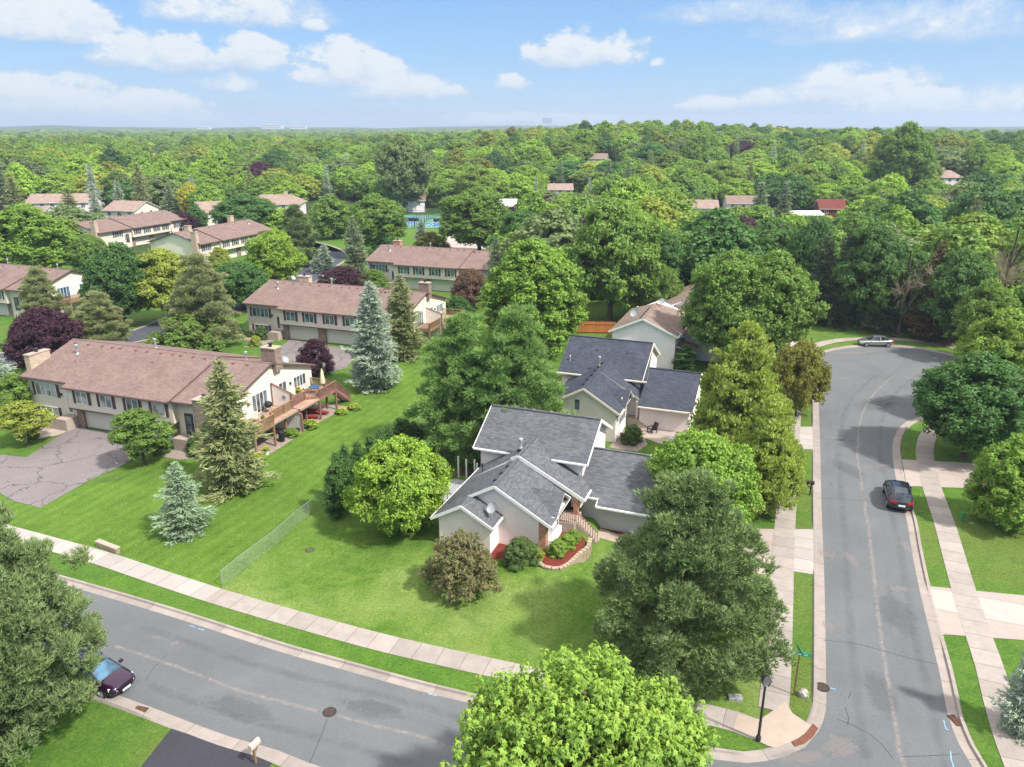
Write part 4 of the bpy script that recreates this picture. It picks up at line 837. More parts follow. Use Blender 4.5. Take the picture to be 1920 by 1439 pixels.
# rotated rows: front faces right, gable towards the viewer
T4 = frame((0, 0), A0, -123.2, 138.6)
th4 = townhouse(*T4, A0+90, 27., True, label='middle left townhouse, windows facing right, chimney at its near corner', chim=((4.2, 7.2, 5, 5.4, 8.4, 8.1, 'brick_tan'), (-.4, 1.2, 0, .5, 2.6, 7.5, 'brick_tan'), (22.5, 10, 6, 23.8, 11, 8.4, 'brick_tan')), g=('glass', 'glass'), far=True)
T5 = frame((0, 0), A0, -160.5, 145.5)
th5 = townhouse(*T5, A0+90, 31., True, label='townhouse behind the middle left one, white gable and chimney facing the viewer', chim=((-.4, .9, 0, .6, 2.4, 7.6, 'brick_tan'),), g=('glass', 'glass'), far=True)
# ------------- simpler homes far off in the trees
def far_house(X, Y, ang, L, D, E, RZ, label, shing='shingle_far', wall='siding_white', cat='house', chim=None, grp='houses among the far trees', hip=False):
    z0 = hz(X, Y); root = empty('house', (X, Y, z0), R(ang), label, cat, grp)
    mb = MB(); sl = (RZ-E)/(D/2)
    slab(mb, [(-.5, -.5, E-sl*.5), (L+.5, -.5, E-sl*.5), (L+.5 if not hip else L-D/3, D/2, RZ), (-.5 if not hip else D/3, D/2, RZ)]); slab(mb, [(-.5 if not hip else D/3, D/2, RZ), (L+.5 if not hip else L-D/3, D/2, RZ), (L+.5, D+.5, E-sl*.5), (-.5, D+.5, E-sl*.5)])
    if hip:
        slab(mb, [(L+.5, -.5, E-sl*.5), (L+.5, D+.5, E-sl*.5), (L-D/3, D/2, RZ)]); slab(mb, [(-.5, D+.5, E-sl*.5), (-.5, -.5, E-sl*.5), (D/3, D/2, RZ)])
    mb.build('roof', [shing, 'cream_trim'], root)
    mb = MB(); mb.prism([(0, 0, -1), (0, D, -1), (0, D, E-.1), (0, D/2, (RZ-.2) if not hip else E), (0, 0, E-.1)][::-1], (L, 0, 0)); mb.build('wall', wall, root)
    w = Wall((0, 0), (1, 0), (0, -1)); k = max(2, int(L/3.2))
    for i in range(k):
        a = L*(i+.5)/k; window(root, w, a-.6, a+.6, E-1.9, E-.7, 2, 0, 'glass')
    w = Wall((L, 0), (0, 1), (1, 0))
    for a in (D*.3, D*.68): window(root, w, a-.6, a+.6, E-1.9, E-.7, 2, 0, 'glass')
    if chim: chimney(root, chim, D/2-.5, chim+1.2, D/2+.5, RZ-1, RZ+1.1, 'brick_tan')
    return root
for h in FARH: far_house(*h[:7], **h[7])
# ---------------------------------------------------------------- the three grey roofed houses on the right street
def gable_roof(mb, u0, u1, v0, v1, zr, zl, zrt, ridge_u, t=.16, left=True, right=True):
    """ridge runs along v; left eave (u0, zl), right eave (u1, zrt)"""
    if left: slab(mb, [(u0, v0, zl), (ridge_u, v0, zr), (ridge_u, v1, zr), (u0, v1, zl)], t)
    if right: slab(mb, [(ridge_u, v0, zr), (u1, v0, zrt), (u1, v1, zrt), (ridge_u, v1, zr)], t)
def fix(o):     # make sure prism normals face outwards
    import bmesh
    b = bmesh.new(); b.from_mesh(o.data); bmesh.ops.recalc_face_normals(b, faces=b.faces); b.to_mesh(o.data); b.free(); return o
def rake(mb, pts, w=.22, d=.06):
    for a, b_ in zip(pts[:-1], pts[1:]): mb.bar(a, b_, d, w)
def corner_house():
    KS = .975; g_ = lambda u, v, z: ((u-.37)/KS, (v+1.25)/KS, (z-.75)/KS)
    r = empty('corner_house', frame((2.5, 49.4), -20.65, .37, -1.25)+(.75,), R(-20.65), 'grey roofed split level house on the corner lot with a brick corner and fenced front', 'house'); r.scale = (KS, KS, KS)
    S_ = 'shingle_grey'; T_ = 'white_trim'
    mb = MB()
    zR, uR = 5.0, -3.9
    gable_roof(mb, -8.3, .55, -.4, 4.75, zR, 2.42, 2.45, uR)             # front wing
    slab(mb, [(-8.3, -2.1, 2.42), (-5.85, -2.1, 3.85), (-5.85, -.4, 3.85), (-8.3, -.4, 2.42)]); slab(mb, [(-5.85, -2.1, 3.85), (-3.35, -2.1, 2.45), (-3.35, .0, 2.45), (-5.85, .0, 3.85)])
    gable_roof(mb, -8.3, 1.6, 4.75, 10.6, 5.22, 2.42, 2.34, uR)          # wider rear part of the wing
    slab(mb, [(-8.85, 7.25, 4.22), (1.1, 7.25, 4.22), (1.1, 11.5, 6.55), (-8.85, 11.5, 6.55)]); slab(mb, [(-8.85, 11.5, 6.55), (1.1, 11.5, 6.55), (1.1, 15.8, 4.2), (-8.85, 15.8, 4.2)])
    slab(mb, [g_(*p) for p in ((1.05, 4.7, 2.68), (2.75, 4.7, 2.68), (2.75, 9, 4.95), (1.05, 9, 4.95))]); slab(mb, [g_(*p) for p in ((2.75, 4.05, 2.34), (7.2, 4.05, 2.34), (7.2, 9, 4.95), (2.75, 9, 4.95))]); slab(mb, [g_(*p) for p in ((1.05, 9, 4.95), (7.2, 9, 4.95), (7.2, 13.9, 2.35), (1.05, 13.9, 2.35))])
    # bay window gablet
    slab(mb, [(-1.9, 3.0, 3.85), (.75, 3.0, 3.78), (.75, 4.2, 2.72), (-.2, 4.2, 2.95)][::-1], .05) if False else None
    slab(mb, [(-2.05, 2.35, 3.92), (.72, 2.35, 3.92), (.62, .55, 2.48)][::-1], .1); slab(mb, [(-2.05, 2.35, 3.92), (.1, 4.1, 2.75), (.72, 4.1, 2.75), (.72, 2.35, 3.92)][::-1], .1)
    mb.bar((-8.85, 11.5, 6.57), (1.1, 11.5, 6.57), .28, .08, 0)
    for a, b_ in (((uR, -.4, zR+.02), (uR, 4.75, zR+.02)), ((uR, 4.75, 5.24), (uR, 9.1, 5.24)), (g_(1.05, 9, 4.97), g_(7.2, 9, 4.97))): mb.bar(a, b_, .25, .07, 0)
    roof = fix(mb.build('roof', [S_, T_], r))
    mb = MB()
    rake(mb, [(-5.85-.0, -2.14, 3.75), (-3.32, -2.14, 2.34)]); rake(mb, [(-8.35, -2.14, 2.32), (-5.85, -2.14, 3.75)])
    rake(mb, [(-5.95, -.44, 3.72), (uR, -.44, 4.9), (.6, -.44, 2.33)]); rake(mb, [(-4.5, 4.70, 4.85), (uR, 4.70, 5.14), (1.65, 4.70, 2.22)], .3)
    rake(mb, [(1.14, 7.2, 4.1), (1.14, 11.5, 6.45), (1.14, 15.8, 4.1)], .26)
    rake(mb, [(-8.9, 7.2, 4.1), (-8.9, 11.5, 6.45), (-8.9, 15.8, 4.1)], .2)
    rake(mb, [g_(7.24, 4.0, 2.24), g_(7.24, 9, 4.85), g_(7.24, 13.9, 2.25)], .24)
    for a, b_ in (((-8.85, 7.2, 4.1), (1.15, 7.2, 4.1)), ((-8.35, -2.1, 2.32), (-8.35, 7.2, 2.32)), ((1.66, 4.7, 2.24), (1.66, 8., 2.24)), (g_(2.7, 4.0, 2.24), g_(7.2, 4.0, 2.24)), (g_(1.7, 4.65, 2.58), g_(2.75, 4.65, 2.58)), (g_(2.72, 4.65, 2.5), g_(2.72, 4.0, 2.28)), ((.62, -.4, 2.33), (.62, .6, 2.33)), ((-3.3, -2.1, 2.33), (-3.3, -.1, 2.33))): mb.bar(a, b_, .11, .13)
    mb.build('gutter', T_, roof)
    C_ = 'siding_cream'
    mb = MB()
    mb.prism([(-7.85, -1.7, 0), (-3.75, -1.7, 0), (-3.75, -1.7, 2.5), (-5.85, -1.7, 3.66), (-7.85, -1.7, 2.52)], (0, 1.75, 0))
    mb.prism([(-7.85, 0, 0), (0, 0, 0), (0, 0, 2.55), (uR, 0, 4.8), (-7.85, 0, 2.5)], (0, 3.2, 0))
    mb.prism([(-7.85, 3.2, 0), (-1.4, 3.2, 0), (-1.4, 3.2, 3.4), (uR, 3.2, 4.8), (-7.85, 3.2, 2.5)], (0, 5, 0))
    mb.box(-8.4, 7.7, 0, .6, 15.3, 4.28); mb.prism([(-8.4, 7.7, 4.28), (-8.4, 15.3, 4.28), (-8.4, 11.5, 6.36)][::-1], (9.0, 0, 0))
    mb.prism([(-1.4, 5.4, 1.2), (1.15, 5.4, 1.2), (1.15, 5.4, 2.36), (-1.4, 5.4, 3.6)], (0, 2.4, 0))
    mb.prism([(0, .62, 2.3), (0, 4.1, 2.5), (0, 2.35, 3.8)], (-.6, 0, 0))
    fix(mb.build('wall', C_, r))
    mb = MB(); mb.prism([(-7.87, -1.72, -.85), (-3.73, -1.72, -.85), (-3.73, -.02, -.85), (.02, -.02, -.85), (.02, 3.2, -.85), (1.2, 3.3, -.85), (1.2, 5.4, -.85), (.6, 7.7, -.85), (.6, 15.3, -.85), (-8.42, 15.3, -.85), (-8.42, 7.7, -.85), (-7.87, 7.7, -.85)][::-1], (0, 0, .84)); fix(mb.build('foundation', 'concrete_plain', r))
    mb = MB(); mb.box(*g_(1.25, 4.95, 0), *g_(6.8, 13.4, 2.42)); mb.prism([g_(6.78, 4.95, 2.42), g_(6.78, 13.4, 2.42), g_(6.78, 9, 4.7)], (-.15, 0, 0)); fix(mb.build('garage_wall', 'siding_shaded', r))
    mb = MB(); mb.box(-.52, -.03, 0, .03, .62, 2.46); mb.build('brick_corner', 'brick_red', r)
    mb = MB(); mb.box(.75, 4.75, .85, 1.12, 5.12, 2.38); mb.box(-.2, 3.25, .85, .03, 3.5, 2.45); mb.build('porch_column', 'brick_red', r)
    w = Wall((0, 0), (0, 1), (1, 0))
    window(r, w, .95, 3.05, .75, 2.35, 3, 0, 'glass_teal', muntin=True)
    mb = MB(); w.box(mb, .7, 3.2, 0, .66, 0, .3); mb.build('bay_panel', 'siding_white', r); mb = MB(); w.box(mb, .7, 3.2, 2.43, 2.62, 0, .5); mb.build('bay_head', 'siding_white', r)
    w = Wall((-3.75, -1.7), (0, 1), (1, 0)); window(r, w, .3, 1.35, 1.25, 2.25, 2, 0, 'glass', muntin=True)
    mb = MB(); w.box(mb, 0, 1.7, 0, 2.5, 0, .03); mb.build('side_panel', 'siding_white', r)
    w = Wall((.6, 7.7), (0, 1), (1, 0)); window(r, w, .35, .95, 2.9, 3.9, 1, 0, 'glass'); window(r, w, 1.35, 1.95, 2.9, 3.9, 1, 0, 'glass')
    mb = MB(); w.box(mb, -.02, 7.62, .0, 4.3, 0, .03); mb.build('side_panel', 'siding_white', r)
    w = Wall((-1.4, 5.4), (1, 0), (0, -1))
    mb = MB(); w.box(mb, .9, 1.8, 1.0, 3.0, .0, .06); d = mb.build('door', 'door_dark', r)
    w = Wall(g_(6.8, 4.95, 0)[:2], (0, 1), (1, 0)); mb = MB(); w.box(mb, 1.5, 6.4, -.77, 1.45, 0, .1); mb.build('garage_door', 'garage_door', r)
    # porch and steps towards the walk
    mb = MB(); mb.box(-.1, 3.3, 0, 1.25, 5.4, .9)
    for i in range(8): mb.box(1.25+i*.22, 3.75, -.77, 1.47+i*.22, 4.9, .71-i*.185)
    p_ = mb.build('porch', 'concrete_plain', r)
    mb = MB()
    for i in range(8):
        x = .15+i*.16; mb.box(x-.02, 3.36, .9, x+.02, 3.4, 1.75)
    mb.bar((.05, 3.38, 1.75), (1.25, 3.38, 1.75), .05)
    for i in range(10):
        t = i/9; x = 1.25+1.76*t; z = .9-1.6*t; mb.box(x-.02, 3.78, z, x+.02, 3.82, z+.9)
    mb.bar((1.25, 3.8, 1.8), (3.05, 3.8, .2), .05); mb.build('railing', 'wood_red', p_)
    for v in (.9, 2.2, 3.5, 5.9): roofvent(r, -4.35, v+.0 if v < 5 else 6.2, 4.98-.28 if v < 4.7 else 4.98, 'black', .26)
    flue(r, -4.5, 7.0, 4.95, .55, .11, 'dish'); flue(r, -7.2, 5.2, 3.1, .5, .05, 'metal_dark')
    for u in (-6.6, -5, -3.4, -1.8): roofvent(r, u, 11.75, 6.42, 'metal_grey', .26)
    return r
H1 = corner_house()
# satellite dish on the little front roof
o = empty('satellite_dish', frame((2.5, 49.4), -20.65, -3.3, -2.4)+(3.55,), R(-20.65), 'pale satellite dish on the small front roof of the corner house', 'satellite dish')
dish(o, (0, 0, .1), 200, .42)
def neighbour_house():
    r = empty('neighbour_house', (10.3, 70.06, 0), R(-20.65), 'navy roofed house with a pointed dormer, second from the corner', 'house')
    mb = MB(); uR = -3.3; zR = 5.5; zE = 3.2
    gable_roof(mb, -7.4, .45, -.4, 5.6, zR, zE, zE, uR); gable_roof(mb, -7.4, 1.5, 5.6, 12, zR+.01, zE, 2.75, uR)
    slab(mb, [(-8.5, 7.7, 4.2), (1.5, 7.7, 4.2), (1.0, 13.3, 6.95), (-8.7, 13.3, 6.95)]); slab(mb, [(-8.7, 13.3, 6.95), (1.0, 13.3, 6.95), (1.0, 18.2, 4.3), (-8.7, 18.2, 4.3)])
    slab(mb, [(1.3, 4.4, 2.55), (6.9, 4.4, 2.55), (6.9, 9.8, 5.1), (1.3, 9.8, 5.1)]); slab(mb, [(1.3, 9.8, 5.1), (6.9, 9.8, 5.1), (6.9, 14.9, 2.6), (1.3, 14.9, 2.6)])
    slab(mb, [(-2.2, 3.3, 4.55), (.7, 3.3, 4.55), (.62, 1.3, 3.15)][::-1], .1); slab(mb, [(-2.2, 3.3, 4.55), (.55, 5.2, 3.15), (.7, 5.2, 3.15), (.7, 3.3, 4.55)][::-1], .1)
    for a, b_ in (((-8.7, 13.3, 6.97), (1., 13.3, 6.97)), ((uR, -.4, zR+.02), (uR, 10.6, zR+.03)), ((1.3, 9.8, 5.12), (6.9, 9.8, 5.12))): mb.bar(a, b_, .25, .07, 0)
    roof = fix(mb.build('roof', ['shingle_navy', 'cream_trim'], r))
    mb = MB(); rake(mb, [(-7.45, -.44, zE-.1), (uR, -.44, zR-.1), (.5, -.44, zE-.1)]); rake(mb, [(1.05, 7.7, 4.1), (1.05, 13.3, 6.85), (1.05, 18.2, 4.2)], .26); rake(mb, [(6.94, 4.4, 2.45), (6.94, 9.8, 5.0), (6.94, 14.9, 2.5)], .24)
    for a, b_ in (((-8.6, 7.65, 4.08), (1.5, 7.65, 4.08)), ((1.3, 4.35, 2.43), (6.9, 4.35, 2.43)), ((1.56, 5.6, 2.65), (1.56, 8.4, 2.65)), ((.52, -.4, zE-.1), (.52, 1.4, zE-.1))): mb.bar(a, b_, .11, .13)
    mb.build('gutter', 'cream_trim', roof)
    mb = MB(); mb.prism([(-7, 0, 0), (0, 0, 0), (0, 0, zE), (uR, 0, zR-.2), (-7, 0, zE)], (0, 5.0, 0)); mb.prism([(-7, 5, 0), (-.8, 5, 0), (-.8, 5, zE), (uR, 5, zR-.2), (-7, 5, zE)], (0, 4.0, 0))
    mb.box(-8.1, 8.2, 0, .7, 17.8, 4.3); mb.prism([(-8.1, 8.2, 4.3), (-8.1, 17.8, 4.3), (-8.1, 13.3, 6.75)], (8.8, 0, 0)); mb.prism([(-.8, 6.2, 0), (1.1, 6.2, 0), (1.1, 6.2, 2.8), (-.8, 6.2, 3.9)], (0, 2.2, 0)); mb.prism([(0, 1.35, 3.0), (0, 5.15, 3.0), (0, 3.3, 4.4)], (-.6, 0, 0))
    mb.box(1.4, 4.9, 0, 6.5, 14.4, 2.65); mb.prism([(6.48, 4.9, 2.65), (6.48, 14.4, 2.65), (6.48, 9.8, 4.9)], (-.15, 0, 0)); fix(mb.build('wall', 'siding_pale', r))
    w = Wall((-7, 0), (1, 0), (0, -1)); window(r, w, 2.75, 3.25, 3.0, 4.1, 1, 0, 'glass')
    w = Wall((0, 0), (0, 1), (1, 0)); window(r, w, .25, .95, 1.9, 2.9, 1, 0, 'glass', muntin=True); window(r, w, 1.5, 4.2, 1.2, 2.9, 3, 0, 'glass', muntin=True); window(r, w, 2.3, 3.6, 3.2, 3.9, 2, 0, 'glass')
    mb = MB(); w.box(mb, 0, 5, 0, .9, 0, .04); mb.build('side_panel', 'siding_white', r)
    w = Wall((.7, 8.2), (0, 1), (1, 0)); mb = MB(); w.box(mb, -.02, 9.62, 0, 4.3, 0, .03); mb.build('side_panel', 'siding_white', r)
    window(r, w, .5, 1.2, 2.9, 3.8, 1, 0, 'glass')
    w = Wall((-.8, 6.2), (1, 0), (0, -1)); mb = MB(); w.box(mb, .5, 1.4, .8, 2.8, 0, .06); mb.build('door', 'door_white', r); window(r, w, .1, .35, .9, 2.7, 1, 0, 'glass')
    mb = MB(); mb.box(-.8, 5.0, 0, 1.3, 6.2, .8)
    for i in range(4): mb.box(1.3+i*.3, 4.7, 0, 1.6+i*.3, 6.1, .64-i*.16)
    mb.build('porch', 'concrete_plain', r)
    mb = MB(); mb.box(.95, 5.3, .8, 1.15, 5.5, 2.7); mb.build('porch_column', 'cream_trim', r)
    for v in (1.4, 3, 4.6, 6.2, 7.6, 9): roofvent(r, uR-.5, v, zR-.28, 'black', .3)
    flue(r, -3.9, 8.3, 5.2, .8, .09); flue(r, -7.6, 9.5, 5.0, .4, .06, 'dish')
    for u in (-7, -5, -1.5): roofvent(r, u, 11.4, 5.9, 'black', .26)
    return r
H2 = neighbour_house()
def third_house():
    r = empty('tan_roofed_house', (21.08, 94.33, 0), R(-20.65), 'tall white house with a tan roof partly hidden by the twin green trees', 'house')
    mb = MB(); uR = -4.3; zR, zE = 6.5, 4.45
    gable_roof(mb, -8.7, .35, -.4, 9.5, zR, zE, zE, uR)
    slab(mb, [(-4.3, 9.5, 6.5), (.35, 9.5, 4.45), (.35, 13, 4.45)], .14); slab(mb, [(-8.7, 9.5, 4.45), (-4.3, 9.5, 6.5), (-4.3, 13.5, 4.45), (-8.7, 13.5, 4.45)][::-1], .14); slab(mb, [(-4.3, 9.5, 6.5), (.35, 13, 4.45), (-4.3, 13.5, 4.45)], .12)
    # rear block with long falling ridge, garage wing and porch roof
    gable_roof(mb, -6.5, 6.5, 12.5, 27, 6.9, 3.9, 3.9, 0.); gable_roof(mb, .2, 7.0, 4.6, 12.5, 4.9, 3.2, 2.7, 3.2); slab(mb, [(.0, .8, 2.9), (2.6, .8, 2.3), (2.6, 4.6, 2.3), (.0, 4.6, 2.9)], .14)
    slab(mb, [(-2.4, 3.4, 5.6), (.8, 3.4, 5.6), (.7, 1.2, 4.4)][::-1], .1); slab(mb, [(-2.4, 3.4, 5.6), (.7, 5.6, 4.4), (.8, 3.4, 5.6)][::-1], .1)
    mb.bar((uR, -.4, zR+.02), (uR, 9.5, zR+.02), .25, .07, 0)
    roof = fix(mb.build('roof', ['shingle_tan', 'white_trim'], r))
    mb = MB(); rake(mb, [(-8.75, -.44, zE-.1), (uR, -.44, zR-.1), (.4, -.44, zE-.1)]); mb.bar((.42, -.4, zE-.1), (.42, 9.5, zE-.1), .11, .13); mb.bar((.15, 4.55, 3.1), (3.2, 4.55, 4.8), .1, .2); mb.bar((3.2, 4.55, 4.8), (7.05, 4.55, 2.6), .1, .2); mb.build('gutter', 'white_trim', roof)
    mb = MB(); mb.prism([(-8.3, 0, 0), (0, 0, 0), (0, 0, 4.45), (uR, 0, 6.3), (-8.3, 0, 4.45)], (0, 12.5, 0)); mb.prism([(-6, 13, 0), (6, 13, 0), (6, 13, 4), (0, 13, 6.7), (-6, 13, 4)], (0, 13.5, 0)); mb.prism([(.5, 5.2, 0), (6.6, 5.2, 0), (6.6, 5.2, 2.8), (3.2, 5.2, 4.7), (.5, 5.2, 3.1)], (0, 7.5, 0)); fix(mb.build('wall', 'siding_white', r))
    mb = MB(); mb.box(2.3, .95, 0, 2.5, 1.15, 2.3); mb.build('porch_column', 'cream_trim', r)
    mb = MB(); mb.box(2.2, 19, 5, 3.4, 20, 9.3); c = mb.build('chimney', 'siding_white', r); mb = MB(); mb.box(2.1, 18.9, 9.3, 3.5, 20.1, 9.4); mb.lathe((2.8, 19.5, 9.4), [(.15, 0), (.15, .5), (.25, .52), (.25, .62)], 10); mb.build('chimney_cap', 'brown_trim', c)
    w = Wall((0, 0), (0, 1), (1, 0)); window(r, w, 1.6, 2.8, 3.0, 4.1, 2, 0, 'glass'); window(r, w, 1.2, 2.4, .6, 1.7, 2, 0, 'glass')
    for v in (.8, 2.0, 3.2, 4.4, 5.6, 6.8): roofvent(r, uR-.5, v, zR-.28, 'black', .3)
    flue(r, -6.4, 6.5, 5.5, .7, .08); dish(r, (-5.9, 1.8, 6.0), 200, .55); dish(r, (-3.4, 8.6, 6.4), 200, .5)
    return r
H3 = third_house()
# ---------------------------------------------------------------- foliage meshes (numpy)
rng = np.random.default_rng(11)
def nrm(v): return v/np.maximum(np.linalg.norm(v, axis=-1, keepdims=True), 1e-9)
def rdir(n):
    return nrm(rng.normal(size=(n, 3)))
def np_mesh(name, verts, quads, tris, leafcol, mats, vmat_q=None):
    """verts (n,3); quads (k,4); tris (m,3); leafcol per vertex (n,3)"""
    me = bpy.data.meshes.new(name); nq, nt_ = len(quads), len(tris)
    me.vertices.add(len(verts)); me.vertices.foreach_set('co', verts.astype(np.float32).ravel())
    me.loops.add(nq*4+nt_*3); me.polygons.add(nq+nt_)
    li = np.concatenate([quads.ravel(), tris.ravel()]).astype(np.int32)
    me.loops.foreach_set('vertex_index', li)
    st = np.concatenate([np.arange(nq)*4, nq*4+np.arange(nt_)*3]).astype(np.int32)
    me.polygons.foreach_set('loop_start', st)
    try: me.polygons.foreach_set('loop_total', np.concatenate([np.full(nq, 4), np.full(nt_, 3)]).astype(np.int32))
    except Exception: pass
    ca = me.color_attributes.new('leaf', 'FLOAT_COLOR', 'POINT')
    c4 = np.concatenate([leafcol, np.ones((len(verts), 1))], 1).astype(np.float32); ca.data.foreach_set('color', c4.ravel())
    for m in mats: me.materials.append(M[m])
    me.update(calc_edges=True); return me
def ico(sub=1):
    import bmesh
    b = bmesh.new(); bmesh.ops.create_icosphere(b, subdivisions=sub, radius=1)
    v = np.array([x.co[:] for x in b.verts]); f = np.array([[w.index for w in q.verts] for q in b.faces]); b.free(); return v, f
ICO = ico(2); ICO1 = ico(1)
class Leaves:
    def __init__(s): s.V = []; s.Q = []; s.T = []; s.C = []; s.n = 0
    def quads(s, c, d, nrmv, ln, wd, col):
        """rhombic leaves centred c, long axis d, normal nrmv; slight fold"""
        d = nrm(d); side = nrm(np.cross(d, nrmv)); n2 = np.cross(side, d); k = len(c)
        ln = np.broadcast_to(ln, (k,))[:, None]; wd = np.broadcast_to(wd, (k,))[:, None]
        p = np.stack([c-d*ln*.5, c+side*wd*.5-d*ln*.05+n2*wd*.12, c+d*ln*.5-n2*ln*.12, c-side*wd*.5-d*ln*.05+n2*wd*.12], 1)
        s.V.append(p.reshape(-1, 3)); s.Q.append(np.arange(k*4).reshape(k, 4)+s.n); s.C.append(np.repeat(col, 4, 0)); s.n += k*4
    def blades(s, c, d, ln, wd, col, k=3):
        """needle tuft: k narrow triangles fanning about direction d"""
        n = len(c); ln = np.broadcast_to(ln, (n,))[:, None]; wd = np.broadcast_to(wd, (n,))[:, None]
        for _ in range(k):
            dd = nrm(d+rng.normal(size=(n, 3))*.42); side = nrm(np.cross(dd, rdir(n)))
            p = np.stack([c-side*wd*.5, c+side*wd*.5, c+dd*ln], 1)
            s.V.append(p.reshape(-1, 3)); s.T.append(np.arange(n*3).reshape(n, 3)+s.n); s.C.append(np.repeat(col, 3, 0)); s.n += n*3
    def cores(s, c, r, squash, col, hi=True):
        iv, if_ = ICO if hi else ICO1; m = len(iv)
        jit = 1+rng.normal(size=(len(c), m))*.16
        v = c[:, None, :]+iv[None]*(r[:, None]*jit)[:, :, None]*np.array([1, 1, squash])
        s.V.append(v.reshape(-1, 3)); s.T.append((if_[None]+(np.arange(len(c))*m)[:, None, None]).reshape(-1, 3)+s.n)
        s.C.append(np.tile(col, (len(c)*m, 1))); s.n += len(c)*m
    def mesh(s, name, mats):
        Q = np.concatenate(s.Q) if s.Q else np.zeros((0, 4), int); T_ = np.concatenate(s.T) if s.T else np.zeros((0, 3), int)
        return np_mesh(name, np.concatenate(s.V), Q, T_, np.concatenate(s.C), mats)
def colr(n, v=.5, sp=.22, hue=.3, br=0.):
    a = np.clip(rng.normal(v, sp, n), 0, 1); return np.stack([a, np.clip(rng.normal(.3, hue, n), 0, 1), np.full(n, br)], 1)
def lobes_ellipsoid(H, R_, z0, n, rl, prof, jitter=.12, inner=.25, top=1.):
    """lobe centres over a crown of revolution; prof(t)=relative radius for t in 0..1 (bottom..top)"""
    out = []; rad = []
    for i in range(n):
        t = (i+.5)/n; t = t**.85; a = i*2.39996+rng.uniform(-.3, .3)
        rr = prof(t)*R_; inn = rng.random() < inner; k = rng.uniform(.2, .6) if inn else rng.uniform(.74, .98)
        r = rl*rng.uniform(.72, 1.25)*(.55+.45*prof(t)); q = max(rr*k-r*.35, 0)+rng.normal()*jitter*R_*.3
        out.append((q*math.cos(a), q*math.sin(a), z0+(H-z0)*t*top-r*.5*t+r*.3*(1-t))); rad.append(r)
    return np.array(out), np.array(rad)
def leafy(lv, C, Rr, nper, ln, wd, squash=.85, axis=None, tuft=False, colk=(.5, .2), up=.35, cull=True, droop=0., clump=None):
    base = C.mean(0) if axis is None else axis
    tot = Rr**2; K = 11; cnt = np.maximum(3, (nper*len(C)/K*tot/tot.sum())).astype(int)
    idx = np.repeat(np.arange(len(C)), cnt); n = len(idx)
    d = rdir(n); out = nrm(C[idx]-np.array([0, 0, base[2]]))
    flip = (d*out).sum(1) < -.35; d[flip] *= -1
    dn = d[:, 2] < -.55; d[dn, 2] *= -.6; d = nrm(d)
    p = C[idx]+d*(Rr[idx]*rng.uniform(.78, 1.16, n))[:, None]*np.array([1, 1, squash])
    if cull:
        keep = np.ones(n, bool)
        for j in range(len(C)):
            q = (p-C[j])/np.array([1, 1, squash]); m_ = (np.einsum('ij,ij->i', q, q) < (Rr[j]*.70)**2) & (idx != j); keep &= ~m_
        p, d, idx = p[keep], d[keep], idx[keep]; n = len(p)
    inn = rng.random(n) < .22; p[inn] = C[idx[inn]]+(p[inn]-C[idx[inn]])*rng.uniform(.45, .8, (inn.sum(), 1))
    # each sprig carries K leaves
    sv = rng.normal(0, .13, n); lobek = rng.normal(0, .08, len(C)); cl = clump or ln*1.25
    p = np.repeat(p, K, 0); d = np.repeat(d, K, 0); idx = np.repeat(idx, K); sv = np.repeat(sv, K); n = len(p)
    off = rng.normal(size=(n, 3)); off *= (rng.random(n)**.4*cl/np.linalg.norm(off, axis=1))[:, None]; off[:, 2] *= .75
    p = p+off; d = nrm(d*.8+off/cl*.7)
    col = colr(n, *colk); col[:, 0] = np.clip(col[:, 0]+lobek[idx]+sv, 0, 1)
    if tuft:
        dd = nrm(d*.9+np.array([0, 0, up])+rng.normal(size=(n, 3))*.25)
        lv.blades(p-dd*ln*.3, dd, ln*rng.uniform(.7, 1.3, n), wd, col, 4)
    else:
        nv = nrm(d*.8+np.array([0, 0, up])+rng.normal(size=(n, 3))*.55); t = nrm(np.cross(nv, rdir(n))+np.array([0, 0, -droop]))
        lv.quads(p, t, nv, ln*rng.uniform(.7, 1.3, n), wd*rng.uniform(.7, 1.3, n), col)
PR = {
 'round': lambda t: math.sqrt(max(.03, 1-(2*t-.92)**2/1.18)),
 'oval': lambda t: max(.10, math.sin(math.pi*min(1, (t*.93+.07)))**.62),
 'egg': lambda t: max(.12, (1-t**2.6)**.6*(.72+.28*min(1, t*4))),
 'spread': lambda t: max(.12, (1-t**2.2)**.5*(.45+.55*min(1, t*2.2))),
 'pine': lambda t: max(.13, (1-t**1.45)**.78*(.78+.22*min(1, t*5))),
 'boreal': lambda t: max(.13, (1-t**1.8)**.78*(.60+.40*min(1, t*3))),
 'linden': lambda t: max(.10, (1-t**2.0)**.75*(.75+.25*min(1, t*5))),
 'cone': lambda t: max(.10, (1-t)**.72*(.8+.2*min(1, t*6))),
 'shrub': lambda t: max(.2, math.sqrt(max(.02, 1-t**2.2))),
 'vase': lambda t: max(.15, (1-t**5)**.6*(.35+.65*t**.7)),
}
MESH = {}
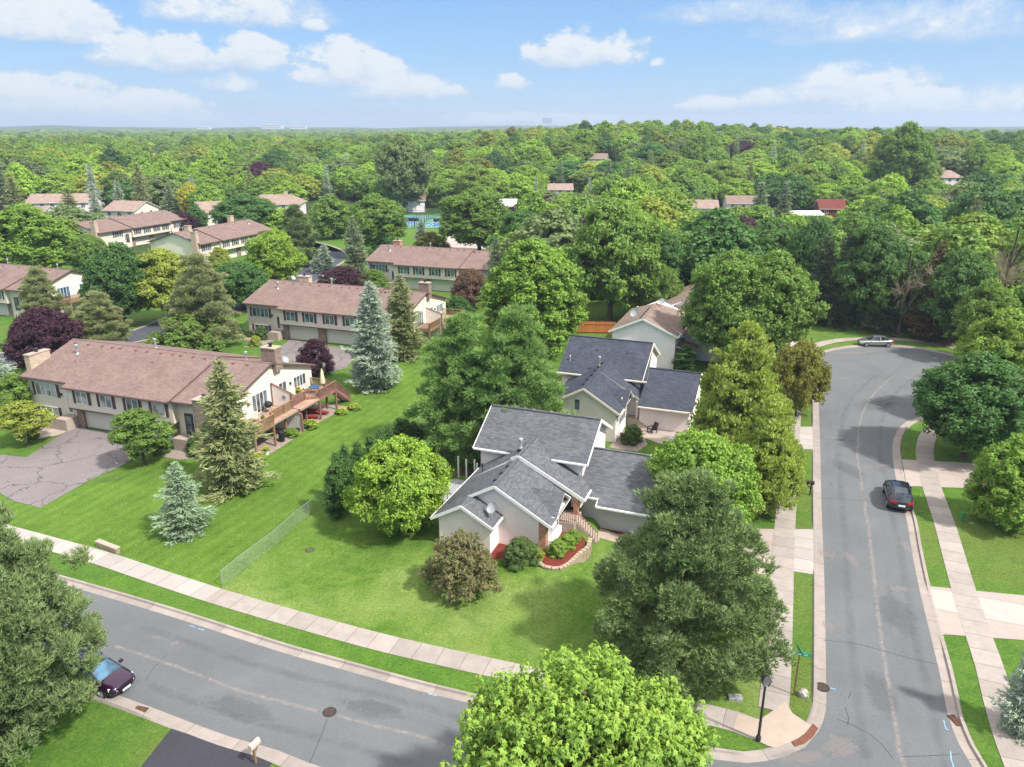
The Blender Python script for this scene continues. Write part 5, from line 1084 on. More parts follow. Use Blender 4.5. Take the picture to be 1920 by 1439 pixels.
def proto_decid(key, H, R_, z0, shape, nl, rl, leaves, ln, wd, seed, squash=.85, inner=.25, core=.80, hi=True, up=.35, droop=0., tuft=False, mat='foliage', colk=(.5, .15), clump=None, jit=.12):
    global rng; rng = np.random.default_rng(seed)
    C, Rr = lobes_ellipsoid(H, R_, z0, nl, rl, PR[shape], jitter=jit, inner=inner)
    # asymmetry
    C[:, 0] += .05*R_*np.sin(C[:, 2]*1.3); C[:, 1] += .05*R_*np.cos(C[:, 2]*1.1)
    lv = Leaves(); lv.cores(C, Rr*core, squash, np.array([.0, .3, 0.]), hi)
    leafy(lv, C, Rr, leaves//nl, ln, wd, squash, tuft=tuft, up=up, droop=droop, colk=colk, clump=clump)
    MESH[key] = (lv.mesh(key, [mat]), H, R_, z0)
def proto_spruce(key, H, R_, z0, levels, nb, seed, ln=.42, dens=1., droop=.25, mat='foliage_needle', power=.85):
    global rng; rng = np.random.default_rng(seed); lv = Leaves(); P_ = []; D = []
    cc = []; cr = []
    for i in range(levels):
        t = i/(levels-1); z = z0+(H-z0)*(t**.92)+rng.normal()*.04; r = R_*(1-t)**power*rng.uniform(.86, 1.1)+.06
        if t < .08: r *= .82
        k = max(4, int(nb*(1-t*.6))); a0 = rng.random()*6
        cc.append((0, 0, z-.1)); cr.append(max(.05, r*.36))
        for j in range(k):
            a = a0+j*2*math.pi/k+rng.normal()*.12; rb = r*rng.uniform(.58, 1.2)*(.82+.18*math.sin(a*2+i*.7))
            m = max(5, int(rb*11*dens)); s = (np.arange(m)+rng.random(m))/m*.84+.16
            w = .10+.20*rb*np.sin(s*math.pi*.9)
            lat = rng.uniform(-1, 1, m)*w; x = rb*s
            zz = z-droop*rb*s+.16*rb*s**3+rng.normal(size=m)*.05-.10*np.abs(lat)
            p = np.stack([x*math.cos(a)-lat*math.sin(a), x*math.sin(a)+lat*math.cos(a), zz], 1)
            d = np.stack([math.cos(a)-lat/w*.5*math.sin(a), math.sin(a)+lat/w*.5*math.cos(a), np.full(m, .05)], 1)
            P_.append(p); D.append(d)
    P_ = np.concatenate(P_); D = nrm(np.concatenate(D)); n = len(P_)
    col = colr(n, .5, .2); rr = np.hypot(P_[:, 0], P_[:, 1])/(R_*np.maximum(.05, 1-(P_[:, 2]-z0)/(H-z0))**power+.1)
    lv.blades(P_, nrm(D+np.array([0, 0, .15])), ln*rng.uniform(.7, 1.3, n), ln*.30, col, 3)
    lv.quads(P_-D*.05, D, np.tile([0, 0, 1.], (n, 1))+rng.normal(size=(n, 3))*.35, ln*.9, ln*.36, col)
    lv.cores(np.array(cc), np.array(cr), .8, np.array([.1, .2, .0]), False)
    MESH[key] = (lv.mesh(key, [mat]), H, R_, z0)
def proto_maple(key, H, R_, z0, seed):
    """near maple: upright shoots carrying drooping star leaves, pale young tips"""
    global rng; rng = np.random.default_rng(seed); lv = Leaves()
    C, Rr = lobes_ellipsoid(H-.6, R_, z0, 46, 1.45, PR['oval'], inner=.35)
    lv.cores(C, Rr*.12, .85, np.array([.05, .2, 0.]))
    ns = 2300; idx = rng.choice(len(C), ns, p=Rr**2/(Rr**2).sum()); d = rdir(ns); d[:, 2] = np.abs(d[:, 2])*.9-.15; d = nrm(d)
    out = nrm(C[idx]*np.array([1, 1, .3])+1e-6); d = np.where(((d*out).sum(1) < -.3)[:, None], nrm(d*np.array([-1, -1, 1])), d)
    tip = C[idx]+d*(Rr[idx]*rng.uniform(.45, 1.32, ns))[:, None]
    ax = nrm(d*.4+np.array([0, 0, 1.])+rng.normal(size=(ns, 3))*.15)
    for k in range(17):
        f = k/16.; n = ns; th = rng.random(n)*6.28; L_ = .85
        hor = nrm(np.stack([np.cos(th), np.sin(th), np.zeros(n)], 1))
        c0 = tip-ax*(f*L_)[..., None] if np.ndim(f) else tip-ax*f*L_
        spread = .08+.26*f**.7
        c = c0+hor*spread*rng.uniform(.6, 1.2, n)[:, None]
        dd = nrm(hor*.8+np.array([0, 0, -.55])+rng.normal(size=(n, 3))*.25); nv = nrm(hor*.5+np.array([0, 0, .85])+rng.normal(size=(n, 3))*.3)
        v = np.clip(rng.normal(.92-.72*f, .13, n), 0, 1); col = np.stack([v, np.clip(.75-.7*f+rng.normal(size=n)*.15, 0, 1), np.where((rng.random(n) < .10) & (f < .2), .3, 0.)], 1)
        sz = .27*rng.uniform(.75, 1.25, n)*(.7+.4*f)
        # five-lobed leaf: centre blade + two crossing side blades
        lv.quads(c, dd, nv, sz*1.15, sz*.55, col)
        side = nrm(np.cross(dd, nv))
        for s_ in (-1, 1): lv.quads(c+side*(s_*sz*.22)[:, None], nrm(dd*.6+side*s_), nv, sz*.9, sz*.42, col)
    MESH[key] = (lv.mesh(key, ['foliage']), H, R_, z0)
# near prototypes
proto_maple('crown_maple', 11.2, 5.6, 2.6, 3)
proto_decid('crown_pine_near', 12.5, 5.6, .5, 'pine', 230, 1.0, 60000, .27, .06, 4, .55, .28, .25, up=1.0, tuft=True, mat='foliage_needle', clump=.32, jit=.36)
proto_decid('crown_pine_near_b', 13.0, 5.5, .5, 'boreal', 230, 1.0, 60000, .27, .06, 14, .55, .28, .25, up=1.0, tuft=True, mat='foliage_needle', clump=.32, jit=.36)
proto_decid('crown_white_pine', 13, 4.4, .8, 'pine', 150, .92, 42000, .30, .055, 5, .42, .3, .28, up=.4, tuft=True, mat='foliage_needle', clump=.4, jit=.45)
proto_decid('crown_bright', 7.8, 4.2, .9, 'round', 120, .95, 30000, .26, .15, 6, .8, .25, .58)
proto_decid('crown_linden', 13, 3.9, .5, 'linden', 170, .95, 38000, .25, .15, 7, .8, .25, .58, droop=1.2, jit=.3)
proto_decid('crown_round', 15, 6, 2.2, 'oval', 120, 1.6, 30000, .40, .24, 8, .8, .25, .62)
proto_decid('crown_round_b', 15, 6, 2.6, 'round', 110, 1.7, 30000, .42, .24, 9, .72, .25, .62)
proto_decid('crown_egg', 15, 6, 1.2, 'egg', 150, 1.25, 34000, .34, .21, 10, .9, .2, .62, up=.6)
proto_decid('crown_loose', 9, 4, 2.2, 'spread', 50, 1.15, 11000, .28, .16, 12, .6, .3, .6)
proto_decid('crown_shrub', 4.6, 2.5, .1, 'shrub', 90, .62, 22000, .15, .085, 13, .85, .3, .45, jit=.35)
proto_decid('crown_shrub_round', 2.7, 1.35, .05, 'shrub', 40, .45, 8000, .11, .07, 15, .95, .3, .8)
proto_decid('crown_column', 3.6, .75, .05, 'egg', 44, .30, 7000, .13, .06, 16, 1.3, .3, .7, up=.9)
proto_spruce('crown_spruce', 12, 3.2, .5, 32, 17, 17, .40, 1.35, power=.58)
proto_spruce('crown_spruce_b', 12, 3.4, .9, 26, 14, 18, .46, 1.15, .35, power=.6)
proto_spruce('crown_spruce_small', 6, 2.1, .15, 20, 15, 19, .26, 2.0, .12, power=.65)
# far prototypes
proto_decid('crown_far_a', 13, 5.4, 1.0, 'oval', 30, 2.5, 9500, .62, .42, 20, .8, .1, .74, False)
proto_decid('crown_far_b', 13, 6.0, 1.0, 'round', 30, 2.8, 9500, .62, .42, 21, .72, .1, .74, False)
proto_decid('crown_far_c', 14, 5.2, 1.0, 'egg', 38, 2.1, 9500, .6, .4, 22, .9, .1, .74, False)
proto_decid('crown_far_d', 13, 6.2, 1.6, 'vase', 34, 2.4, 9500, .62, .42, 23, .66, .1, .74, False)
def proto_bare(key, H, R_, seed):
    global rng; rng = np.random.default_rng(seed); lv = Leaves(); seg = []
    def grow(p, d, L_, w, k):
        q = p+d*L_; seg.append((p, q, w))
        if k == 0: return
        for _ in range(3 if k > 2 else 4):
            grow(p+(q-p)*rng.uniform(.45, 1), nrm(d+rng.normal(size=3)*.55+np.array([0, 0, .18])), L_*rng.uniform(.5, .8), w*.58, k-1)
    for a in range(5): grow(np.array([0, 0, H*.18]), nrm(np.array([math.cos(a*1.26)*.5, math.sin(a*1.26)*.5, 1])), H*.30, .13, 4)
    P0 = np.array([s_[0] for s_ in seg]); P1 = np.array([s_[1] for s_ in seg]); w = np.array([s_[2] for s_ in seg])
    for ax in (np.array([1., 0, 0]), np.array([0, 1., 0])):
        sd_ = nrm(np.cross(P1-P0, ax)+1e-6)*w[:, None]; p = np.stack([P0-sd_, P0+sd_, P1+sd_*.5, P1-sd_*.5], 1)
        lv.V.append(p.reshape(-1, 3)); lv.Q.append(np.arange(len(P0)*4).reshape(-1, 4)+lv.n); lv.C.append(np.tile([.5, .3, 0.], (len(P0)*4, 1))); lv.n += len(P0)*4
    MESH[key] = (lv.mesh(key, ['foliage']), H, R_, 0)
proto_bare('crown_bare', 12, 4, 31)
proto_spruce('crown_far_spruce', 13, 3.2, .4, 16, 10, 24, .8, .8, .3, power=.75)
# trunks
def trunk_mesh(key, H, r, z_top, limbs, seed, spread=2.6):
    rs = random.Random(seed); mb = MB(); pts = []; n = 7
    for i in range(n): t = i/(n-1); pts.append((rs.uniform(-.1, .1)*t*H*.12, rs.uniform(-.1, .1)*t*H*.12, z_top*t-.15*(1-t)))
    mb.tube(pts, [r*(1.35 if i == 0 else 1-.72*i/(n-1)) for i in range(n)], 8)
    for k in range(limbs):
        t = .30+.6*k/limbs; b_ = Vector(pts[min(n-2, int(t*(n-1)))]); a = k*2.4+rs.random()
        e = b_+Vector((math.cos(a)*spread*(1-t*.4), math.sin(a)*spread*(1-t*.4), spread*.75)); mdl = (b_+e)/2+Vector((0, 0, -.2*spread*.3))
        mb.tube([b_, mdl, e], [r*.42*(1-t*.4), r*.26, r*.1], 6)
    o = mb.build('trunk', 'bark', None, smooth=True); me = o.data; bpy.data.objects.remove(o); MESH[key] = me
trunk_mesh('trunk_big', 14, .36, 11, 8, 1, 3.2); trunk_mesh('trunk_mid', 8, .2, 6, 6, 2, 2.0); trunk_mesh('trunk_small', 4, .10, 2.6, 6, 3, 1.0); trunk_mesh('trunk_conifer', 12, .22, 11.3, 0, 4)
trunk_mesh('trunk_thin', 3, .05, 3.2, 0, 5)
COLS0 = {'pinegrey': (.135, .20, .082), 'bright': (.185, .30, .03), 'pinedark': (.135, .205, .08), 'mid': (.165, .285, .038), 'linden': (.225, .295, .055), 'olive': (.16, .17, .03), 'green': (.125, .215, .04),
 'wpine': (.14, .25, .065), 'lime': (.15, .26, .033), 'blue': (.27, .35, .31), 'bluesmall': (.20, .29, .20), 'olivespruce': (.20, .235, .11), 'greyspruce': (.18, .24, .15), 'yellow': (.22, .27, .04), 'purple': (.055, .022, .045),
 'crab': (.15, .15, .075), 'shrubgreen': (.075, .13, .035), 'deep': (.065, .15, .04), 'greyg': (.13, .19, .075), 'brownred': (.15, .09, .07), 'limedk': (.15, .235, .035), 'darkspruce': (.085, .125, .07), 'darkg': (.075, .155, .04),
 'bronze': (.12, .095, .05), 'gold': (.30, .30, .04), 'bare': (.30, .27, .25), 'arbor': (.055, .125, .03)}
def _lite(v):
    g = .35*v[0]+.6*v[1]+.05*v[2]; return tuple(min(.6, (c*.92+g*.08)*k) for c, k in zip(v, (1.56, 1.46, 1.3)))
COLS = {k: _lite(v) for k, v in COLS0.items()}
WANT = {'pinegrey': 'crown_pine_near_b', 'pinedark': 'crown_pine_near'}
_ti = 0
def tree(kind, x, y, h, r, col, label, cat='tree', grp=None, key=None, tr=None, z=None, rz=None, name=None, tint=None):
    global _ti; _ti += 1; rs = random.Random(_ti*13+5)
    g = hz(x, y) if z is None else z; h = max(1.0, h-(g if z is None else 0))
    if key is None:
        key = {'pine': 'crown_pine_near', 'maple': 'crown_maple', 'linden': 'crown_linden', 'wpine': 'crown_white_pine', 'shrub': 'crown_shrub' if col in ('crab', 'purple') else 'crown_shrub', 'spruce': 'crown_spruce', 'conifer': 'crown_spruce_b'}.get(kind)
        if kind == 'pine': key = WANT[col]
        if kind == 'spruce' and y > 150: key = 'crown_far_spruce' if y > 200 else 'crown_spruce_b'
        if kind == 'spruce' and h < 7.5 and y < 90: key = 'crown_spruce_small'
        if kind == 'shrub' and r < 1.6: key = 'crown_shrub_round'
        if kind == 'spruce' and col == 'olivespruce' and y < 150: key = 'crown_spruce_b'
        if col == 'bare': key = 'crown_bare'
        elif kind == 'decid':
            if y > 200 and r > 8: key = 'crown_round'
            elif y > 200: key = rs.choice(['crown_far_a', 'crown_far_b', 'crown_far_c', 'crown_far_d'])
            elif h < 6: key = 'crown_loose'
            elif col in ('lime',): key = 'crown_egg'
            elif h < 10: key = 'crown_bright'
            else: key = rs.choice(['crown_round', 'crown_round_b'])
    me, H0, R0, z0 = MESH[key]
    nm = name or {'shrub': 'shrub', 'spruce': 'spruce_tree', 'conifer': 'spruce_tree', 'pine': 'pine_tree', 'wpine': 'pine_tree', 'maple': 'maple_tree', 'linden': 'linden_tree'}.get(kind, 'leafy_tree')
    root = empty(nm, (x, y, g-.05), rz if rz is not None else rs.uniform(0, 6.28), label, cat or 'tree', grp or None)
    root.scale = (r/R0, r/R0, h/H0)
    c = bpy.data.objects.new('crown', me); link(c, root)
    b_ = tint or COLS[col]; k = rs.uniform(.93, 1.07); c.color = (b_[0]*k, b_[1]*k, b_[2]*k, 1)
    if tr is None:
        tr = 'trunk_conifer' if kind in ('spruce', 'conifer') else 'trunk_small' if kind == 'shrub' else 'trunk_big' if h > 9.5 else 'trunk_mid'
    t = bpy.data.objects.new('trunk', MESH[tr]); link(t, root)
    HT = {'trunk_big': 12, 'trunk_mid': 7, 'trunk_small': 3.6, 'trunk_conifer': 12, 'trunk_thin': 3.6}[tr]; s_ = H0/HT
    t.scale = (1, 1, s_)
    if tr == 'trunk_conifer' and H0 < 8: t.scale = (.5, .5, s_)
    return root
for rec in TREES:
    kind, x, y, h, r, col, label, cat, grp = rec
    z_ = None
    if col in ('crab', 'shrubgreen'): z_ = .35 if col == 'crab' else .62; h -= z_; x, y = (x-.05, y-.3) if col == 'crab' else (x, y-.6)
    tree(kind, x, y, h, r, col, label, cat, grp or None, z=z_)
# ---------------------------------------------------------------- the arborvitae row along the fence
for i, (x, y, h, r) in enumerate(ARB):
    tree('decid', x, y, h, r*1.45, 'arbor', ('nearest' if i == 0 else 'farthest' if i == len(ARB)-1 else ORD[i])+' slim arborvitae of the row behind the chain link fence'+('' if i in (0, len(ARB)-1) else ', counted from the street end'), 'arborvitae', 'arborvitae row along the fence', key='crown_column', tr='trunk_thin', name='arborvitae')
# ---------------------------------------------------------------- woods: individual far trees, then the distant mass
def in_poly(x, y, P):
    c = False; j = len(P)-1
    for i in range(len(P)):
        if (P[i][1] > y) != (P[j][1] > y) and x < (P[j][0]-P[i][0])*(y-P[i][1])/(P[j][1]-P[i][1])+P[i][0]: c = not c
        j = i
    return c
taken = [(r[1], r[2], r[4]) for r in TREES]
foot = [(h[0], h[1], max(h[3], h[4])) for h in FARH]
cand = []; rs = random.Random(99)
gx = 12.6
for iy in range(0, 270):
    for ix in range(-190, 190):
        x = ix*gx+(iy % 2)*gx/2+rs.uniform(-2.6, 2.6); y = 60+iy*gx*.87+rs.uniform(-2.6, 2.6)
        u1, u2, u3, u4 = rs.random(), rs.random(), rs.random(), rs.random()
        d = math.hypot(x, y)
        if y < 60 or abs(x)/y > (.80 if d > 900 else 1.25) or d > 2900: continue
        if d > 520 and u1 > (520/d)**.55: continue
        if any(in_poly(x, y, P) for P in CLEAR): continue
        if d < 330 and any((x-a)**2+(y-b_)**2 < (3.2+c*.62)**2 for a, b_, c in taken): continue
        if d < 460 and any(-5 < x-a*y/(b_+.1) < L+5 and -26 < y-b_ < L*.9+3 for a, b_, L in foot): continue
        cand.append((d, x, y, u2, u3, u4))
cand.sort()
SIGHT = [((h[0]+h[3]*.5)/h[1], (h[3]*.5)/h[1]+.012, math.hypot(h[0], h[1]), hz(h[0], h[1])) for h in FARH]
def cap(x, y, h):
    q = x/y; d = math.hypot(x, y); g = hz(x, y)
    for (qh, wq, D, gz) in SIGHT:
        if abs(q-qh) < wq+4/D and D-130 < d < D: h = min(h, 30-(27.0-gz)/D*d-g)
    return h
def woods_kind(x, y, u, v):
    q = x/y; d = math.hypot(x, y)
    dark = max(ss(.10, .40, q)*(1-ss(190, 240, d)*.65), ss(.0, .12, q)*ss(430, 520, d)*.8)  # deeper green trees on the right; cloud shade there is put into this mix
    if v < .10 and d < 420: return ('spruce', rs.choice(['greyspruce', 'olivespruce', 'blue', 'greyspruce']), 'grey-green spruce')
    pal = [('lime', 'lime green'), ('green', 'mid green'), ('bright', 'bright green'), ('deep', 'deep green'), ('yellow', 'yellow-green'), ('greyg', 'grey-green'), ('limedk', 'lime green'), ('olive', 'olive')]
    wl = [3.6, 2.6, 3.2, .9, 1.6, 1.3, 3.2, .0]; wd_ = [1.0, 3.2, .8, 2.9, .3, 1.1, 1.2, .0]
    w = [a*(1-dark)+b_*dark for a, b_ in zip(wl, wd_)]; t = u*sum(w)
    for (c, n), k in zip(pal, w):
        t -= k
        if t <= 0: break
    if u > .993: c, n = 'purple', 'purple'
    return ('decid', c, n)
def where(x, y):
    q = x/max(y, 1); d = math.hypot(x, y)
    a = 'left edge' if q < -.45 else 'left part' if q < -.2 else 'middle left' if q < -.03 else 'middle' if q < .12 else 'middle right' if q < .3 else 'right part' if q < .5 else 'right edge'
    b_ = 'front' if d < 190 else 'second' if d < 240 else 'third' if d < 290 else 'far'
    return a, b_
NIND = 300-len(TREES)-1
near_ = [c for c in cand if abs(c[1])/c[2] < .68][:NIND]; nset = set(id(c) for c in near_)
for i, (d, x, y, u, v, w) in enumerate(near_):
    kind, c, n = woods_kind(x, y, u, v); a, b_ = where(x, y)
    h_ = 10.5+7*w*w if kind == 'decid' else 12+5*w; hc = cap(x, y, h_); sq = min(1, hc/h_)**.6 if hc > 1 else 0
    if hc < 2.5: hc = 2.5; sq = .35
    lean = 'spruce' if kind == 'spruce' else 'round tree'
    n2 = n.replace(' spruce', '')
    tree(kind, x, y, hc, (5.4+3.4*u if kind == 'decid' else 2.8+w)*sq, c, f'{n2} {lean} in the {b_} belt of the woods, {a} of the view', 'tree', f'{n2} {lean}s in the {b_} belt of the woods, {a}', z=hz(x, y)-.3,
         key=None if y > 200 else (rs.choice(['crown_far_a', 'crown_far_b', 'crown_far_c']) if kind == 'decid' else 'crown_far_spruce'))
# distant woods as one mass, instanced on points
def woods():
    rest = [c for c in cand if id(c) not in nset]
    n = len(rest); co = np.zeros((n, 3)); tint = np.zeros((n, 4)); pk = np.zeros(n, np.int32); sc = np.zeros((n, 3)); rz = np.zeros(n)
    for i, (d, x, y, u, v, w) in enumerate(rest):
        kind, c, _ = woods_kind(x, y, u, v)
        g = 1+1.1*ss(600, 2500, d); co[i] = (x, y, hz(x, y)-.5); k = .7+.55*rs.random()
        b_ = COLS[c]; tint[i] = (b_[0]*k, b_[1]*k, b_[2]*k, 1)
        if kind == 'spruce': pk[i] = 4; sc[i] = (1.0, 1.0, .9+.4*w)
        else: pk[i] = int(u*97) % 4; s_ = (1.08+.75*u*u)*g; sc[i] = (s_, s_, (.80+.50*w*w)*(1+.1*(g-1)))
        hh = 13*sc[i][2]; hc = cap(x, y, hh)
        if hc < hh: f_ = max(.25, hc/hh); sc[i] = (sc[i][0]*f_**.6, sc[i][1]*f_**.6, sc[i][2]*f_)
        rz[i] = v*6.28
    me = bpy.data.meshes.new('woods'); me.vertices.add(n); me.vertices.foreach_set('co', co.ravel())
    a = me.attributes.new('tint', 'FLOAT_COLOR', 'POINT'); a.data.foreach_set('color', tint.ravel())
    a = me.attributes.new('pick', 'INT', 'POINT'); a.data.foreach_set('value', pk)
    a = me.attributes.new('size', 'FLOAT_VECTOR', 'POINT'); a.data.foreach_set('vector', sc.ravel())
    a = me.attributes.new('turn', 'FLOAT', 'POINT'); a.data.foreach_set('value', rz)
    o = bpy.data.objects.new('distant_woods', me); link(o); tag(o, 'distant treetops merging into one green mass towards the horizon', 'woods', None, 'stuff')
    ng = bpy.data.node_groups.new('woods', 'GeometryNodeTree'); ng.interface.new_socket('Geometry', in_out='INPUT', socket_type='NodeSocketGeometry'); ng.interface.new_socket('Geometry', in_out='OUTPUT', socket_type='NodeSocketGeometry')
    N = ng.nodes; L = ng.links.new; gi = N.new('NodeGroupInput'); go = N.new('NodeGroupOutput')
    jn = N.new('GeometryNodeJoinGeometry')
    src = []
    for k in ('crown_far_a', 'crown_far_b', 'crown_far_c', 'crown_far_d', 'crown_far_spruce'):
        src.append(next(q for q in bpy.data.objects if q.data == MESH[k][0]))
    for q in reversed(src):
        oi = N.new('GeometryNodeObjectInfo'); oi.transform_space = 'ORIGINAL'; oi.inputs[0].default_value = q
        sm = N.new('GeometryNodeSetMaterial'); sm.inputs['Material'].default_value = M['foliage_instance']
        gt = N.new('GeometryNodeGeometryToInstance'); L(oi.outputs['Geometry'], sm.inputs[0]); L(sm.outputs[0], gt.inputs[0]); L(gt.outputs[0], jn.inputs[0])
    def attr(nm, ty):
        q = N.new('GeometryNodeInputNamedAttribute'); q.data_type = ty; q.inputs[0].default_value = nm; return q.outputs[0]
    ip = N.new('GeometryNodeInstanceOnPoints'); L(gi.outputs[0], ip.inputs['Points']); L(jn.outputs[0], ip.inputs['Instance']); ip.inputs['Pick Instance'].default_value = True
    L(attr('pick', 'INT'), ip.inputs['Instance Index']); L(attr('size', 'FLOAT_VECTOR'), ip.inputs['Scale'])
    cx = N.new('ShaderNodeCombineXYZ'); L(attr('turn', 'FLOAT'), cx.inputs[2]); L(cx.outputs[0], ip.inputs['Rotation']); L(ip.outputs[0], go.inputs[0])
    md = o.modifiers.new('woods', 'NODES'); md.node_group = ng
    print('woods instances', n)
woods()
# ---------------------------------------------------------------- decks of the nearest townhouse (thing: moves with nothing else)
def mk(name, T_, ang, label, cat, grp=None, z=0.): return empty(name, (T_[0], T_[1], z), R(ang), label, cat, grp)
def deck(T_, ang, u0, u1, v0, v1, z, mat, label, rails, posts, name='deck'):
    r = mk(name, T_, ang, label, 'deck', 'balcony decks of the townhouses')
    mb = MB(); mb.box(u0, v0, z-.22, u1, v1, z); mb.build('floor', 'wood_floor', r)
    for (u, v) in posts: mb = MB(); mb.box(u-.09, v-.09, 0, u+.09, v+.09, z+.95); mb.build('post', mat, r)
    for (a, b_) in rails:
        mb = MB(); a3, b3 = Vector((*a, z)), Vector((*b_, z)); L_ = (b3-a3).length
        mb.bar(a3+Vector((0, 0, .95)), b3+Vector((0, 0, .95)), .14, .05); mb.bar(a3+Vector((0, 0, .12)), b3+Vector((0, 0, .12)), .05, .08); mb.bar(a3+Vector((0, 0, -.14)), b3+Vector((0, 0, -.14)), .05, .30)
        k = max(2, int(L_/.14))
        for i in range(k+1): q = a3.lerp(b3, i/k); mb.box(q.x-.025, q.y-.025, z+.1, q.x+.025, q.y+.025, z+.93)
        mb.build('railing', mat, r)
    return r
dA = deck(T1, A0, 26.2, 29.3, .9, 7.9, 2.45, 'wood_deck', 'brown wooden deck on the nearer half of the bright gable, with a black grill', [((29.3, .9), (29.3, 3.9)), ((29.3, 3.9), (28.6, 4.3)), ((28.6, 4.3), (28.6, 7.9)), ((26.2, .9), (29.3, .9))], [(29.2, 1.0), (29.2, 3.9), (28.6, 6.6)])
dB = deck(T1, A0, 26.2, 29.5, 8.1, 14.9, 2.45, 'wood_red', 'reddish wooden deck on the far half of the bright gable, with a closed umbrella', [((28.3, 8.1), (28.3, 10.6)), ((28.3, 10.6), (29.5, 11.6)), ((29.5, 11.6), (29.5, 14.9)), ((26.2, 14.9), (28.2, 14.9))], [(28.3, 10.6), (29.4, 11.6), (29.4, 14.8), (28.2, 14.8)])
r = mk('deck_stairs', T1, A0, 'reddish wooden stairs going down from the far deck to the lawn', 'stairs')
mb = MB()
for i in range(11): v = 15.0+i*.25; z = 2.45-(i+1)*.204; mb.box(28.3, v, z-.04, 29.4, v+.28, z)
mb.build('tread', 'wood_red', r)
for u in (28.28, 29.42):
    mb = MB(); mb.bar((u, 14.95, 2.3), (u, 17.7, .1), .06, .28); mb.build('stringer', 'wood_red', r)
    mb = MB(); mb.bar((u, 14.95, 3.35), (u, 17.7, 1.05), .1, .06)
    for i in range(17): t = i/16; v = 14.95+2.75*t; z = 2.45-2.3*t; mb.box(u-.025, v-.025, z-.1, u+.025, v+.025, z+.9)
    mb.build('railing', 'wood_red', r)
r = mk('privacy_screen', T1, A0, 'tall siding screen with a round ornament between the two decks', 'screen')
mb = MB(); mb.prism([(26.2, 7.95, 2.4), (28.5, 7.95, 2.4), (28.5, 7.95, 4.1), (26.2, 7.95, 4.9)], (0, .1, 0)); mb.prism([(26.2, 7.95, 0), (29.6, 7.95, 0), (29.6, 7.95, 1.9), (28.4, 7.95, 2.3), (26.2, 7.95, 2.3)], (0, .1, 0)); fix(mb.build('panel', 'siding_cream', r))
mb = MB(); mb.bar((26.2, 8, 4.92), (28.5, 8, 4.12), .2, .1); mb.bar((28.55, 8, 1.9), (28.55, 8, 4.12), .2, .2); mb.bar((28.55, 8, 2.3), (29.65, 8, 1.92), .22, .1); mb.bar((29.6, 8, 0), (29.6, 8, 1.9), .22, .14); mb.bar((26.25, 8, 2.4), (26.25, 8, 4.9), .2, .1); mb.build('trim', 'wood_red', r)
mb = MB(); mb.tube([(27.7, 7.93, 3.6), (27.7, 7.9, 3.6)], .22, 12); mb.build('ornament', 'metal_grey', r)
# doors and windows on the bright gables
def gable_openings(root, L, g='glass'):
    w = Wall((L-.5+.04, 0), (0, 1), (1, 0))
    window(root, w, 4.9, 7.2, 2.5, 4.5, 4, 0, g); window(root, w, 9.3, 10.5, 2.5, 4.4, 2, 0, g); window(root, w, 11.9, 14.0, 3.05, 4.25, 4, 0, g)
    window(root, w, 1.6, 3.2, 3.0, 4.2, 2, 0, g); window(root, w, 9.6, 12.0, .2, 2.0, 3, 0, g); window(root, w, 2.5, 4.6, .2, 2.0, 2, 0, g)
    for v in (4.2, 11.2): mb = MB(); q = w.p(v, .1, 3.9); mb.box(q[0]-.09, q[1]-.09, q[2]-.12, q[0]+.09, q[1]+.09, q[2]+.12); mb.build('wall_lamp', 'metal_dark', root)
gable_openings(th1, 26.6); gable_openings(th2, 27.2, 'glass_teal'); gable_openings(th0, 26.8, 'glass_blue'); gable_openings(th3, 28)
d2 = deck(T2, A0, 26.8, 29.0, 4.6, 8.2, 2.45, 'wood_deck', 'small brown deck on the gable of the second townhouse', [((29.0, 4.6), (29.0, 8.2)), ((26.8, 4.6), (29.0, 4.6))], [(28.9, 4.7), (28.9, 8.1)])
d3 = deck(T2, A0, 26.8, 30.4, 8.5, 14.0, 2.45, 'wood_deck', 'larger brown deck behind the screen of the second townhouse', [((30.4, 8.5), (30.4, 14.)), ((26.8, 14.), (30.4, 14.))], [(30.3, 8.7), (30.3, 13.9)])
r = mk('privacy_screen', T2, A0, 'pale screen between the two decks of the second townhouse', 'screen')
mb = MB(); mb.prism([(26.8, 8.3, 0), (29.2, 8.3, 0), (29.2, 8.3, 4.0), (26.8, 8.3, 4.7)], (0, .1, 0)); fix(mb.build('panel', 'siding_cream', r)); mb = MB(); mb.bar((26.8, 8.35, 4.72), (29.25, 8.35, 4.02), .18, .1); mb.bar((29.25, 8.35, 0), (29.25, 8.35, 4.02), .18, .12); mb.build('trim', 'wood_red', r)
d4 = deck(T0, A0, 26.4, 28.6, 5, 12., 2.45, 'wood_deck', 'orange brown deck on the gable of the far left townhouse', [((28.6, 5.), (28.6, 12.)), ((26.4, 5.), (28.6, 5.))], [(28.5, 5.2), (28.5, 8.4), (28.5, 11.8)])
